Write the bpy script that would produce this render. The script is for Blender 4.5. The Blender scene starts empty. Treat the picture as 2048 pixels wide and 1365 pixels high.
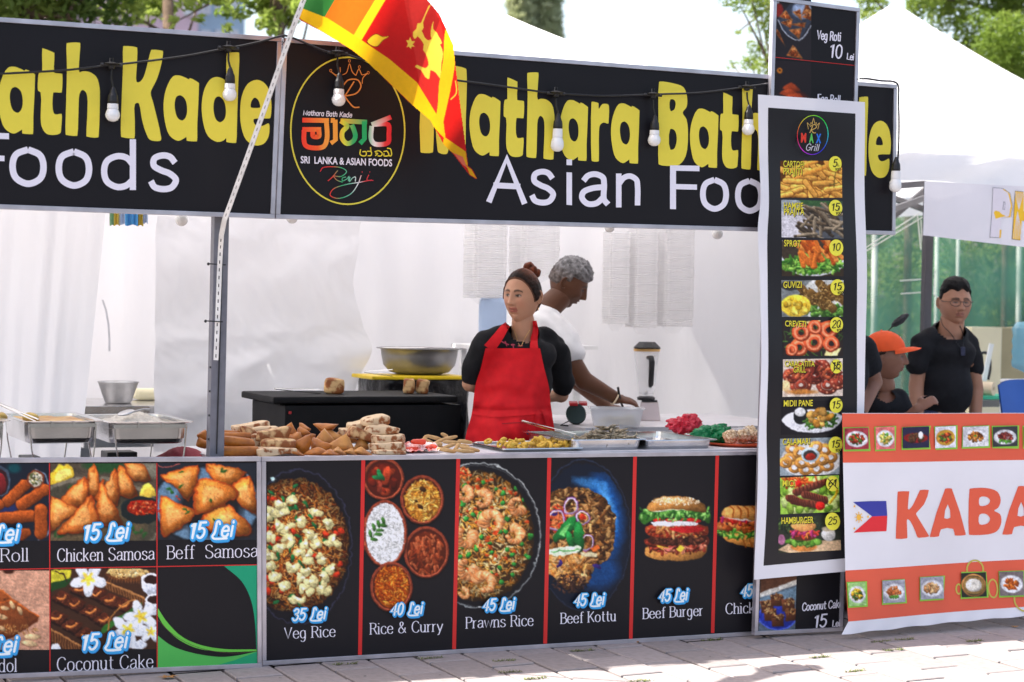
import bpy, bmesh, math, random
import numpy as np
from mathutils import Vector, Matrix, noise
from mathutils.geometry import tessellate_polygon
from mathutils.bvhtree import BVHTree
R = math.radians
sc = bpy.context.scene
COL = sc.collection
# ------------------------------------------------------------------ camera, sky, sun, exposure
CAM = Vector((-2.2422, -7.3622, 1.4405)); YAW, PITCH, ROLL = -0.4191, -0.0227, 0.0180
F = 3982.0; W, H = 2048.0, 1365.0
_f = Vector((-math.sin(YAW)*math.cos(PITCH), math.cos(YAW)*math.cos(PITCH), math.sin(PITCH)))
_r = Vector((math.cos(YAW), math.sin(YAW), 0)); _u = _r.cross(_f)
CR = _r*math.cos(ROLL) + _u*math.sin(ROLL); CU = -_r*math.sin(ROLL) + _u*math.cos(ROLL); CF = _f
cd = bpy.data.cameras.new('camera'); cam = bpy.data.objects.new('camera', cd); COL.objects.link(cam)
m3 = Matrix((CR, CU, -CF)).transposed()
cam.matrix_world = Matrix.Translation(CAM) @ m3.to_4x4()
cd.sensor_width = 36; cd.lens = F/2048*36; cd.clip_end = 2000
cd.dof.use_dof = True; cd.dof.focus_distance = 8.1; cd.dof.aperture_fstop = 3.2
sc.camera = cam
world = bpy.data.worlds.new('World'); sc.world = world; world.use_nodes = True
SUN_EL, SUN_AZ = R(58), R(-74)      # azimuth measured from +Y (behind the stall) towards +X
nt = world.node_tree
sky = nt.nodes.new('ShaderNodeTexSky'); sky.sky_type = 'NISHITA'; sky.sun_disc = False
sky.sun_elevation = SUN_EL; sky.sun_rotation = SUN_AZ; sky.dust_density = 3.0; sky.air_density = 1.0; sky.ozone_density = 0.6
tn = nt.nodes.new('ShaderNodeMix'); tn.data_type = 'RGBA'; tn.blend_type = 'MULTIPLY'; tn.inputs['Factor'].default_value = 1; tn.inputs['B'].default_value = (1.10, 1.0, .93, 1)
nt.links.new(sky.outputs[0], tn.inputs['A']); nt.links.new(tn.outputs['Result'], nt.nodes['Background'].inputs[0]); nt.nodes['Background'].inputs[1].default_value = 0.15
sl = bpy.data.lights.new('sun', 'SUN'); so = bpy.data.objects.new('sun', sl); COL.objects.link(so)
sl.energy = 5.0; sl.angle = R(0.5); sl.color = (1.0, 0.95, 0.87)
sd = Vector((math.sin(SUN_AZ)*math.cos(SUN_EL), math.cos(SUN_AZ)*math.cos(SUN_EL), math.sin(SUN_EL)))
so.rotation_euler = (-sd).to_track_quat('-Z', 'Y').to_euler(); so.location = (0, 0, 12)
sc.view_settings.view_transform = 'Standard'; sc.view_settings.look = 'None'
sc.view_settings.exposure = 1.36; sc.view_settings.gamma = 1
sc.render.engine = 'CYCLES'; sc.cycles.use_denoising = True
sc.cycles.max_bounces = 8; sc.cycles.transmission_bounces = 8; sc.cycles.transparent_max_bounces = 16
sc.cycles.sample_clamp_indirect = 6

# ------------------------------------------------------------------ helpers
def ray(px, py): return CF + CR*((px-W/2)/F) - CU*((py-H/2)/F)
def U(px, py, Y=0.0):
    d = ray(px, py); return CAM + d*((Y-CAM.y)/d.y)
def G(px, py, Z=0.0):
    d = ray(px, py); return CAM + d*((Z-CAM.z)/d.z)
def UD(px, py, D): return CAM + ray(px, py)*D
def PX(v):
    d = v-CAM; z = d.dot(CF); return (W/2+F*d.dot(CR)/z, H/2-F*d.dot(CU)/z)
def s2l(c):
    return tuple((x/12.92 if x <= .04045 else ((x+.055)/1.055)**2.4) for x in c)
def h8(r, g, b, k=1.0): return tuple(min(.9, v*k) for v in s2l((r/255, g/255, b/255)))

class MB:
    def __init__(s): s.v = []; s.f = []; s.c = []
    def add(s, vs, fs, col=None):
        n = len(s.v); s.v.extend([tuple(v) for v in vs]); s.f.extend([tuple(i+n for i in f) for f in fs])
        s.c.extend([col]*len(fs)); return s
    def box(s, c, sz, rot=None, col=None):
        hx, hy, hz = sz[0]/2, sz[1]/2, sz[2]/2; vs = []
        for x in (-hx, hx):
            for y in (-hy, hy):
                for z in (-hz, hz):
                    p = Vector((x, y, z));  p = rot @ p if rot else p
                    vs.append(p+Vector(c))
        return s.add(vs, [(0,1,3,2),(4,6,7,5),(0,4,5,1),(2,3,7,6),(0,2,6,4),(1,5,7,3)], col)
    def bar(s, a, b, w, d, up=Vector((0,1,0)), col=None):
        a, b = Vector(a), Vector(b); t = (b-a); L = t.length; t.normalize()
        y = (up - t*up.dot(t)).normalized(); x = y.cross(t)
        return s.box((a+b)/2, (w, d, L), Matrix((x, y, t)).transposed(), col)
    def tube(s, pts, r, n=8, col=None, caps=True):
        pts = [Vector(p) for p in pts]; rs = r if isinstance(r, (list, tuple)) else [r]*len(pts)
        vs = []; prev = None
        for i, p in enumerate(pts):
            t = (pts[min(i+1, len(pts)-1)]-pts[max(i-1, 0)]).normalized()
            if prev is None: a = t.orthogonal().normalized()
            else: a = (prev - t*prev.dot(t)).normalized()
            prev = a; b = t.cross(a)
            for k in range(n):
                w = 2*math.pi*k/n; vs.append(p + (a*math.cos(w)+b*math.sin(w))*rs[i])
        fs = []
        for i in range(len(pts)-1):
            for k in range(n):
                k2 = (k+1) % n; fs.append((i*n+k, i*n+k2, (i+1)*n+k2, (i+1)*n+k))
        if caps: fs.append(tuple(range(n))[::-1]); fs.append(tuple(range((len(pts)-1)*n, len(pts)*n)))
        return s.add(vs, fs, col)
    def lathe(s, prof, c, n=24, M=None, col=None):
        vs = []; c = Vector(c)
        for (r, z) in prof:
            for k in range(n):
                w = 2*math.pi*k/n; p = Vector((r*math.cos(w), r*math.sin(w), z)); vs.append(c + (M @ p if M else p))
        fs = []
        for i in range(len(prof)-1):
            for k in range(n):
                k2 = (k+1) % n; fs.append((i*n+k, i*n+k2, (i+1)*n+k2, (i+1)*n+k))
        return s.add(vs, fs, col)
    def ell(s, c, r, M=None, n=16, m=10, col=None):
        vs = []; c = Vector(c)
        for i in range(m+1):
            th = math.pi*i/m
            for k in range(n):
                w = 2*math.pi*k/n
                p = Vector((r[0]*math.sin(th)*math.cos(w), r[1]*math.sin(th)*math.sin(w), r[2]*math.cos(th)))
                vs.append(c + (M @ p if M else p))
        fs = []
        for i in range(m):
            for k in range(n):
                k2 = (k+1) % n; fs.append((i*n+k, i*n+k2, (i+1)*n+k2, (i+1)*n+k))
        return s.add(vs, fs, col)
    def limb(s, pts, rs, n=14):
        for p, r in zip(pts, rs):
            r3 = r if isinstance(r, (list, tuple)) else (r, r, r); s.ell(p, r3, None, n, 8)
        s.tube(pts, [min(r) if isinstance(r, (list, tuple)) else r for r in rs], n)
        return s
    def grid(s, P, col=None, close=False):
        ny, nx = len(P), len(P[0]); vs = [p for row in P for p in row]
        fs = [(j*nx+i, j*nx+i+1, (j+1)*nx+i+1, (j+1)*nx+i) for j in range(ny-1) for i in range(nx-1)]
        return s.add(vs, fs, col)

def wloc(o):
    v = Vector((0, 0, 0))
    while o is not None: v += o.location; o = o.parent
    return v
def T(name, label, cat, loc=(0, 0, 0), group=None, kind=None):
    o = bpy.data.objects.new(name, None); COL.objects.link(o); o.location = loc; o.empty_display_size = .1
    tag(o, label, cat, group, kind); return o
def tag(o, label=None, cat=None, group=None, kind=None):
    for k, v in (('label', label), ('category', cat), ('group', group), ('kind', kind)):
        if v: o[k] = v
    return o
def mkmesh(name, v, f, mats, cols=None, smooth=False):
    me = bpy.data.meshes.new(name); me.from_pydata(v, [], f)
    for m in (mats if isinstance(mats, (list, tuple)) else [mats]): me.materials.append(m)
    if smooth: me.polygons.foreach_set('use_smooth', [True]*len(me.polygons))
    if cols is not None:
        at = me.color_attributes.new('Col', 'FLOAT_COLOR', 'CORNER'); buf = []
        for p, c in zip(f, cols):
            for vi in p: buf.extend((*(c(vi) if callable(c) else c), 1.0))
        at.data.foreach_set('color', buf)
    me.update(); return me
def part(mb, name, mat, parent=None, label=None, smooth=False, loc=None, bevel=0, recalc=True):
    """link a mesh; world coordinates go in, the parent's place is taken off"""
    off = wloc(parent) if parent else Vector(loc) if loc is not None else Vector((0, 0, 0))
    v = [(a[0]-off.x, a[1]-off.y, a[2]-off.z) for a in mb.v]
    cols = mb.c if any(c is not None for c in mb.c) else None
    me = mkmesh(name, v, mb.f, mat, cols, smooth)
    if bevel or recalc:
        bm = bmesh.new(); bm.from_mesh(me)
        if bevel: bmesh.ops.bevel(bm, geom=bm.edges[:], offset=bevel, segments=2, affect='EDGES', profile=.6)
        bmesh.ops.recalc_face_normals(bm, faces=bm.faces[:]); bm.to_mesh(me); bm.free()
    o = bpy.data.objects.new(name, me); COL.objects.link(o)
    if parent: o.parent = parent
    elif loc is not None: o.location = loc
    if label: o['label'] = label
    return o
def center(mb):
    a = np.array(mb.v); return ((a[:, 0].min()+a[:, 0].max())/2, (a[:, 1].min()+a[:, 1].max())/2, a[:, 2].min())
def solo(mb, name, mat, label, cat, group=None, kind=None, smooth=False, bevel=0, recalc=True):
    o = part(mb, name, mat, None, None, smooth, center(mb), bevel, recalc); return tag(o, label, cat, group, kind)
def rotm(ax, ay, az): return Matrix.Rotation(az, 3, 'Z') @ Matrix.Rotation(ay, 3, 'Y') @ Matrix.Rotation(ax, 3, 'X')

# ------------------------------------------------------------------ materials
def pm(name, col, rough=.55, metal=0.0, nz=None, bump=None, trans=0.0, spec=.5, attr=None, col2=None, alpha=1.0, transl=0.0, ior=1.45, stretch=(1,1,1), sss=0, coat=0):
    m = bpy.data.materials.new(name); m.use_nodes = True; n = m.node_tree.nodes; l = m.node_tree.links
    b = n['Principled BSDF']; b.inputs['Roughness'].default_value = rough; b.inputs['Metallic'].default_value = metal
    b.inputs['Specular IOR Level'].default_value = spec; b.inputs['IOR'].default_value = ior
    b.inputs['Transmission Weight'].default_value = trans; b.inputs['Alpha'].default_value = alpha
    if coat: b.inputs['Coat Weight'].default_value = coat
    if sss: b.inputs['Subsurface Weight'].default_value = sss; b.inputs['Subsurface Radius'].default_value = (.012, .005, .003); b.inputs['Subsurface Scale'].default_value = 1
    tc = n.new('ShaderNodeTexCoord'); mp = n.new('ShaderNodeMapping'); l.new(tc.outputs['Object'], mp.inputs[0]); mp.inputs['Scale'].default_value = stretch
    src = None
    if attr:
        a = n.new('ShaderNodeAttribute'); a.attribute_name = attr; src = a.outputs['Color']
    else:
        c = n.new('ShaderNodeRGB'); c.outputs[0].default_value = (*col, 1); src = c.outputs[0]
    if nz is None: nz = (6.0, .12)
    t = n.new('ShaderNodeTexNoise'); t.inputs['Scale'].default_value = nz[0]; t.inputs['Detail'].default_value = 5; l.new(mp.outputs[0], t.inputs[0])
    if col2:
        rp = n.new('ShaderNodeValToRGB'); e = rp.color_ramp.elements
        e[0].position = nz[1]; e[1].position = nz[2]; e[0].color = (*col, 1); e[1].color = (*col2, 1)
        l.new(t.outputs[0], rp.inputs[0]); src = rp.outputs[0]
    else:
        mr = n.new('ShaderNodeMapRange'); mr.inputs[1].default_value = .3; mr.inputs[2].default_value = .7
        mr.inputs[3].default_value = 1-nz[1]; mr.inputs[4].default_value = 1+nz[1]*.6; l.new(t.outputs[0], mr.inputs[0])
        mx = n.new('ShaderNodeVectorMath'); mx.operation = 'SCALE'; l.new(src, mx.inputs[0]); l.new(mr.outputs[0], mx.inputs['Scale']); src = mx.outputs[0]
    l.new(src, b.inputs['Base Color'])
    if bump:
        t2 = n.new('ShaderNodeTexNoise'); t2.inputs['Scale'].default_value = bump[0]; t2.inputs['Detail'].default_value = 4
        l.new(mp.outputs[0], t2.inputs[0]); bp = n.new('ShaderNodeBump'); bp.inputs['Strength'].default_value = bump[1]; bp.inputs['Distance'].default_value = bump[2] if len(bump) > 2 else .01
        l.new(t2.outputs[0], bp.inputs['Height']); l.new(bp.outputs[0], b.inputs['Normal'])
    if transl:
        tl = n.new('ShaderNodeBsdfTranslucent'); l.new(src, tl.inputs[0]); mix = n.new('ShaderNodeMixShader'); mix.inputs[0].default_value = transl
        l.new(b.outputs[0], mix.inputs[1]); l.new(tl.outputs[0], mix.inputs[2]); l.new(mix.outputs[0], n['Material Output'].inputs[0])
    return m
M = {}
M['print'] = pm('printed_vinyl', (1,1,1), .42, spec=.22, attr='Col', nz=(3, .03), bump=(5, .03, .004))
M['ink'] = pm('printed_ink', (1,1,1), .45, spec=.3, attr='Col', nz=(40, .02))
M['board'] = pm('black_print', h8(26,24,28), .42, nz=(2.5, .12), bump=(3, .04, .004), spec=.22)
M['alu'] = pm('aluminium_profile', (.50,.48,.53), .36, metal=.75, nz=(9, .22), bump=(30, .12, .001), stretch=(1,1,1))
M['steel'] = pm('stainless_steel', (.62,.61,.60), .22, metal=1, nz=(14, .15), bump=(60, .08, .001))
M['steeld'] = pm('brushed_steel', (.42,.42,.43), .35, metal=1, nz=(14, .2), bump=(60, .12, .001))
M['post'] = pm('grey_post', h8(112,112,120), .5, metal=.2, nz=(30, .12), bump=(120, .15, .001))
M['black'] = pm('black_plastic', (.012,.012,.014), .45, nz=(20, .3))
M['blackm'] = pm('black_iron', (.004,.0035,.004), .6, nz=(12, .5), bump=(40, .3, .002), spec=.25)
M['white'] = pm('white_plastic', (.78,.78,.78), .4, nz=(12, .05))
M['bulb'] = pm('frosted_bulb', (.8,.8,.79), .25, nz=(8, .04), sss=.0, coat=.3)
M['canopy'] = pm('canopy_fabric', (.86,.86,.88), .7, nz=(2, .05), bump=(4, .25, .03), transl=.38)
M['wall'] = pm('white_tarp_wall', (.86,.85,.87), .5, nz=(1.5, .04), bump=(3.0, .35, .05), transl=.18, stretch=(1,1,.45))
M['tarp'] = pm('white_tarp', (.86,.86,.885), .42, nz=(1.5, .04), bump=(3.0, .35, .05), transl=.4, stretch=(1,1,.45))
M['banner'] = pm('white_banner', (.80,.79,.83), .5, nz=(3, .05), bump=(4, .2, .01), transl=.08)

# ------------------------------------------------------------------ prints
INK = 1.04
def ink(r, g, b): return h8(r, g, b, INK)
def catmull(pts, k=5, closed=False):
    P = [Vector(p) for p in pts]; n = len(P)
    if n < 3: return P
    out = []
    for i in range(n if closed else n-1):
        p0 = P[(i-1) % n] if closed or i > 0 else P[0]*2-P[1]
        p1 = P[i]; p2 = P[(i+1) % n]; p3 = P[(i+2) % n] if closed or i+2 < n else P[-1]*2-P[-2]
        k0 = max(1e-4, (p1-p0).length)**.5; k1 = max(1e-4, (p2-p1).length)**.5; k2 = max(1e-4, (p3-p2).length)**.5
        m1 = (p2-p1)+k1*((p1-p0)/k0-(p2-p0)/(k0+k1)); m2 = (p2-p1)+k1*((p3-p2)/k2-(p3-p1)/(k1+k2))
        for j in range(k):
            t = j/k
            out.append(p1+m1*t+(-3*p1+3*p2-2*m1-m2)*t*t+(2*p1-2*p2+m1+m2)*t**3)
    if not closed: out.append(P[-1])
    return out
class PL:
    """flat print: coloured pieces laid a hair above one another on a sheet"""
    def __init__(s, surf, step=3e-5): s.surf = surf; s.d = 0.0; s.step = step; s.v = []; s.f = []; s.c = []
    def _add(s, pts, faces, col):
        s.d += s.step; n = len(s.v)
        for p in pts: s.v.append(tuple(s.surf(p[0], p[1], s.d)))
        for f in faces: s.f.append(tuple(i+n for i in f))
        if callable(col):
            base = n; cc = [col(p[0], p[1]) for p in pts]
            for f in faces: s.c.append(lambda vi, cc=cc, base=base: cc[vi-base])
        else: s.c.extend([col]*len(faces))
    def poly(s, pts, col, smooth=0, holes=()):
        lo = [catmull(p, smooth, True) if smooth else [Vector(q) for q in p] for p in [pts, *holes]]
        lo3 = [[Vector((q[0], q[1], 0)) for q in l] for l in lo]
        fs = tessellate_polygon(lo3); s._add([q for l in lo3 for q in l], fs, col)
    def ell(s, cx, cy, rx, ry, col, a=0, n=20):
        ca, sa = math.cos(a), math.sin(a)
        pts = [(cx+rx*math.cos(t)*ca-ry*math.sin(t)*sa, cy+rx*math.cos(t)*sa+ry*math.sin(t)*ca) for t in [2*math.pi*i/n for i in range(n)]]
        s._add(pts, [tuple(range(n))], col)
    def ring(s, cx, cy, rx, ry, w, col, n=64):
        pts = []
        for i in range(n):
            t = 2*math.pi*i/n
            for k in (0, 1): pts.append((cx+(rx-k*w)*math.cos(t), cy+(ry-k*w)*math.sin(t)))
        s._add(pts, [(2*i, 2*i+1, (2*i+3) % (2*n), (2*i+2) % (2*n)) for i in range(n)], col)
    def line(s, pts, w, col, smooth=0, thin=None, cap=False, taper=False):
        P = [Vector((p[0], p[1])) for p in (catmull([Vector(q) for q in pts], smooth) if smooth and len(pts) > 2 else pts)]
        L = []; m = len(P)
        for i, p in enumerate(P):
            a = P[max(i-1, 0)]; b = P[min(i+1, m-1)]; t = (b-a)
            if t.length < 1e-6: t = Vector((1, 0))
            t.normalize(); n = Vector((-t.y, t.x)); ww = w
            k = 1.0
            if 0 < i < m-1:
                t1 = (p-P[i-1]).normalized(); c = max(.35, t1.dot(t)); k = min(1.6, 1/c)
            if thin is not None: ww = thin+(w-thin)*abs(t.y)**1.6
            if taper: ww = w*(.25+.75*math.sin(math.pi*(i+.6)/(m+.2)))
            L.append(p+n*ww*k/2); L.append(p-n*ww*k/2)
        s._add(L, [(2*i, 2*i+1, 2*i+3, 2*i+2) for i in range(m-1)], col)
        if cap:
            for q in (P[0], P[-1]): s.ell(q.x, q.y, w/2, w/2, col, n=10)
    def build(s, name, parent, label=None):
        off = wloc(parent); v = [(a[0]-off.x, a[1]-off.y, a[2]-off.z) for a in s.v]
        me = mkmesh(name, v, s.f, M['ink'], s.c); bm = bmesh.new(); bm.from_mesh(me)
        bm.normal_update()
        for f in bm.faces:
            if f.normal.y > 0: f.normal_flip()
        bm.to_mesh(me); bm.free()
        o = bpy.data.objects.new(name, me); COL.objects.link(o); o.parent = parent
        if label: o['label'] = label
        o['kind'] = 'stuff'
        return o
def flat(Y0, disp=None):
    if disp is None: return lambda px, py, d=0.0: U(px, py, Y0-d)
    return lambda px, py, d=0.0: U(px, py, Y0-d)+disp(px, py)

FONT = {
'A':'5.8|/0.2,0 2.9,7.5 5.6,0|/1.2,2.6 4.6,2.6','B':'5|/.8,0 .8,7.5|.8,7.5 2.9,7.5 4.2,6.9 4.3,5 3.2,4.1 .8,4.05|.8,4 3.4,4 4.8,3 4.7,.9 3.3,0 .8,0',
'C':'5.8|5.4,6 4.5,7.2 3.1,7.6 1.3,6.5 .5,3.75 1.3,1 3.1,-.1 4.6,.3 5.5,1.6','E':'4.6|/4.4,7.5 .8,7.5 .8,0 4.5,0|/.8,4 3.9,4',
'F':'4.6|/.8,0 .8,7.5 4.7,7.5|/.8,4 4.2,4','G':'6|5.4,6 4.5,7.2 3.1,7.6 1.3,6.5 .5,3.75 1.3,1 3.1,-.1 4.6,.4 5.5,1.6 5.5,3.2|/3.6,3.4 5.7,3.4',
'K':'5.4|/.8,0 .8,7.5|/5,7.5 .8,2.9|/2.2,4.4 5.2,0','L':'4.6|/.8,7.5 .8,0 4.5,0','#':'4.4|3.6,6.3 2.9,7.6 1.8,7.3 1.7,5 1.5,2 .6,.2 1.4,-.7 4,-1.1 9,-1','M':'7|/.8,0 .8,7.5 3.5,1 6.2,7.5 6.2,0',
'P':'4.8|/.8,0 .8,7.5|.8,7.5 3,7.5 4.4,6.8 4.4,4.7 3.1,3.8 .8,3.8','R':'5.4|/.8,0 .8,7.5|.8,7.5 3,7.5 4.4,6.8 4.4,4.8 3.1,3.9 .8,3.9|/3,3.9 5.2,0',
'S':'5.2|4.6,6.2 3.8,7.3 2.5,7.6 1.1,7.1 .6,5.8 1.3,4.6 2.6,4 4.1,3.2 4.9,1.9 4.3,.5 2.7,-.1 1.1,.3 .4,1.6','V':'5.6|/.3,7.5 2.8,0 5.3,7.5',
'&':'6.4|5.8,.1 1.8,5.2 1.7,6.7 2.6,7.5 3.7,6.7 3.4,5.3 1.1,3 .6,1.5 1.6,.1 3.4,.1 4.9,1.8 5.3,3.6',
'a':'4.6|.7,3.9 1.4,4.8 2.5,5.1 3.6,4.6 3.8,3.5 3.8,.9 4.4,.1|3.8,3 2,2.7 .7,2 .5,1 1.3,.1 2.6,.2 3.8,1.4',
'@':'4.6|/3.9,5 3.9,0|3.9,3.8 3.1,4.9 2.1,5.1 .9,4.3 .5,2.5 .9,.7 2.1,-.1 3.1,.2 3.9,1.2',
'c':'4.2|4,3.9 3.3,4.9 2.3,5.1 1,4.4 .5,2.5 1,.6 2.3,-.1 3.4,.1 4.1,1.2','d':'4.8|/3.9,7.5 3.9,0|3.9,3.8 3.1,4.9 2.1,5.1 .9,4.3 .5,2.5 .9,.7 2.1,-.1 3.1,.2 3.9,1.2',
'e':'4.5|/.6,2.7 4.2,2.7|4.2,2.7 3.8,4.3 2.4,5.1 1,4.3 .5,2.5 1,.6 2.4,-.1 3.5,.1 4.2,1.2','f':'3|3.5,7.2 2.7,7.6 1.8,7 1.6,6 1.6,0|/.3,5 3,5',
'g':'4.6|3.8,3.8 3.1,4.9 2.1,5.1 .9,4.3 .5,2.5 .9,.7 2.1,-.1 3.1,.2 3.8,1.2|3.8,5 3.8,-.8 3,-2.3 1.8,-2.5 .8,-1.8',
'h':'4.6|/.7,0 .7,7.5|.7,3.6 1.6,4.8 2.6,5.1 3.6,4.5 3.8,3.4 3.8,0','i':'1.7|/.8,0 .8,5|/.8,6.7 .8,7.3','j':'1.9|.9,5 .9,-1 .4,-2.3 -.6,-2.3|/.9,6.7 .9,7.3',
'k':'4.4|/.7,0 .7,7.5|/3.8,5 .7,1.9|/1.7,2.9 4,0','l':'1.7|/.8,0 .8,7.5','m':'7|/.7,0 .7,5|.7,3.8 1.5,4.9 2.4,5.1 3.3,4.5 3.5,3.4 3.5,0|3.5,3.8 4.3,4.9 5.2,5.1 6.1,4.5 6.3,3.4 6.3,0',
'n':'4.6|/.7,0 .7,5|.7,3.6 1.6,4.8 2.6,5.1 3.6,4.5 3.8,3.4 3.8,0','o':'4.8|2.4,5.1 .95,4.3 .5,2.5 .95,.7 2.4,-.1 3.85,.7 4.3,2.5 3.85,4.3 2.4,5.1',
'r':'3.2|/.7,0 .7,5|.7,3.3 1.5,4.7 2.8,5','s':'4.1|3.7,4 3,4.9 2,5.1 .9,4.6 .8,3.5 1.8,2.8 3,2.3 3.8,1.4 3.2,.2 2,-.1 .9,.2 .4,1.1',
't':'3.2|/.4,5 3,5|1.5,7 1.5,1.2 2,.1 3.2,.2','u':'4.6|.7,5 .7,1.5 1.3,.2 2.5,0 3.7,1.3|/3.7,5 3.7,0','w':'6.3|/.2,5 1.6,0 3.1,4.6 4.6,0 6,5','y':'4.4|/.2,5 2.2,0|/4.2,5 2.2,0 1.4,-2 .4,-2.4',
'0':'4.8|2.4,7.6 1,6.5 .5,3.75 1,1 2.4,-.1 3.8,1 4.3,3.75 3.8,6.5 2.4,7.6','1':'3.6|/.8,6 2.3,7.5 2.3,0','2':'4.6|.6,6 1.6,7.4 3,7.5 4.1,6.2 3.5,4.2 .5,0 4.3,0','3':'4.6|.7,6.5 2,7.6 3.8,6.9 3.9,5 2.2,4.1 3.9,3.3 4.3,1.6 3.2,.1 1.6,0 .5,1.2',
'4':'4.8|/3.4,0 3.4,7.5 .4,2.2 4.7,2.2','5':'4.6|/4.2,7.5 1.1,7.5 .8,4.2|.8,4.2 2.4,4.8 4,3.8 4.2,1.8 3,.1 1.5,0 .5,1','6':'4.6|3.8,7.3 1.8,6 .6,3 1,.8 2.6,0 4,1.2 3.8,3.2 2.2,3.9 .8,2.4',' ':'2.6'}
def glyph(ch, k=6):
    p = FONT[ch].split('|'); out = []
    for s in p[1:]:
        st = s[0] == '/'; pts = [Vector(tuple(float(a) for a in q.split(','))) for q in s.lstrip('/').split()]
        out.append(pts if st or len(pts) < 3 else catmull(pts, k))
    return float(p[0]), out
def stext(pl, txt, a, b, cap, w, col, style='', slant=0.0, gap=.5, k=5, dx=0, dy=0):
    """stroke lettering from a to b along its baseline, cap height in pixels"""
    adv = [(glyph(c, k), c) for c in txt]; tot = sum(g[0]+gap for g, c in adv)-gap
    a = Vector(a)+Vector((dx, dy)); b = Vector(b)+Vector((dx, dy)); ex = (b-a)/tot; up = Vector((0, -cap/7.5)); x = 0
    for (ad, st), ch in adv:
        for s in st:
            pts = [a+ex*(x+p.x+slant*p.y)+up*p.y for p in s]
            if style == 'serif':
                pl.line(pts, w, col, thin=w*.38)
                for q, o in ((s[0], s[1]), (s[-1], s[-2])):
                    if abs(q.x-o.x) < .25*abs(q.y-o.y) and min(abs(q.y-v) for v in (0, 5, 7.5)) < .15 and ch not in 'gt0123456789&':
                        L = .95 if q.y < 6 or ch.isupper() else .6
                        c0 = a+ex*(x+q.x-L)+up*q.y; c1 = a+ex*(x+q.x+L*(1 if q.y == 0 or ch.isupper() else .1))+up*q.y
                        pl.line([c0, c1], w*.5, col)
            else: pl.line(pts, w, col, cap=(w > 1.2 and style != 'flat'))
        x += ad+gap
def gbox(pl, ch, x0, y0, x1, y1, w, col, skew=0.0):
    """one letter of even stroke fitted into a pixel box (outer edges)"""
    ad, st = glyph(ch, 9); al = [p for s in st for p in s]
    a0, a1 = min(p.x for p in al), max(p.x for p in al); b0, b1 = min(p.y for p in al), max(p.y for p in al)
    h = w/2; fx = (x1-x0-w)/max(.01, a1-a0); fy = (y1-y0-w)/max(.01, b1-b0)
    for s in st:
        pts = [Vector((x0+h+(p.x-a0)*fx, y1-h-(p.y-b0)*fy)) for p in s]
        pts = [Vector((p.x, p.y+(p.x-(x0+x1)/2)*skew)) for p in pts]
        if len(pts) == 2 or len(pts) == 3:
            for e in (0, -1):
                q, o = pts[e], pts[1 if e == 0 else -2]; d = (q-o).normalized(); pts[e] = q+d*h
        pl.line(pts, w, col)
def ftext(pl, txt, a, b, cap, col, bold=0.0, slant=0.0, z=None):
    """outline lettering of the built-in sans font along a baseline"""
    cu = bpy.data.curves.new('t', 'FONT'); cu.body = txt; cu.size = 1; cu.offset = bold; cu.resolution_u = 3
    o = bpy.data.objects.new('t', cu); COL.objects.link(o); dg = bpy.context.evaluated_depsgraph_get(); dg.update()
    me = bpy.data.meshes.new_from_object(o.evaluated_get(dg)); bpy.data.objects.remove(o)
    vs = [v.co.copy() for v in me.vertices]; fs = [tuple(p.vertices) for p in me.polygons]; bpy.data.meshes.remove(me)
    if not vs: return
    x0 = min(v.x for v in vs); x1 = max(v.x for v in vs); a = Vector(a); b = Vector(b); ex = (b-a)/(x1-x0); ch = .66
    pl._add([a+ex*(v.x-x0+slant*v.y)+Vector((0, -cap*v.y/ch)) for v in vs], fs, col)

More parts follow.
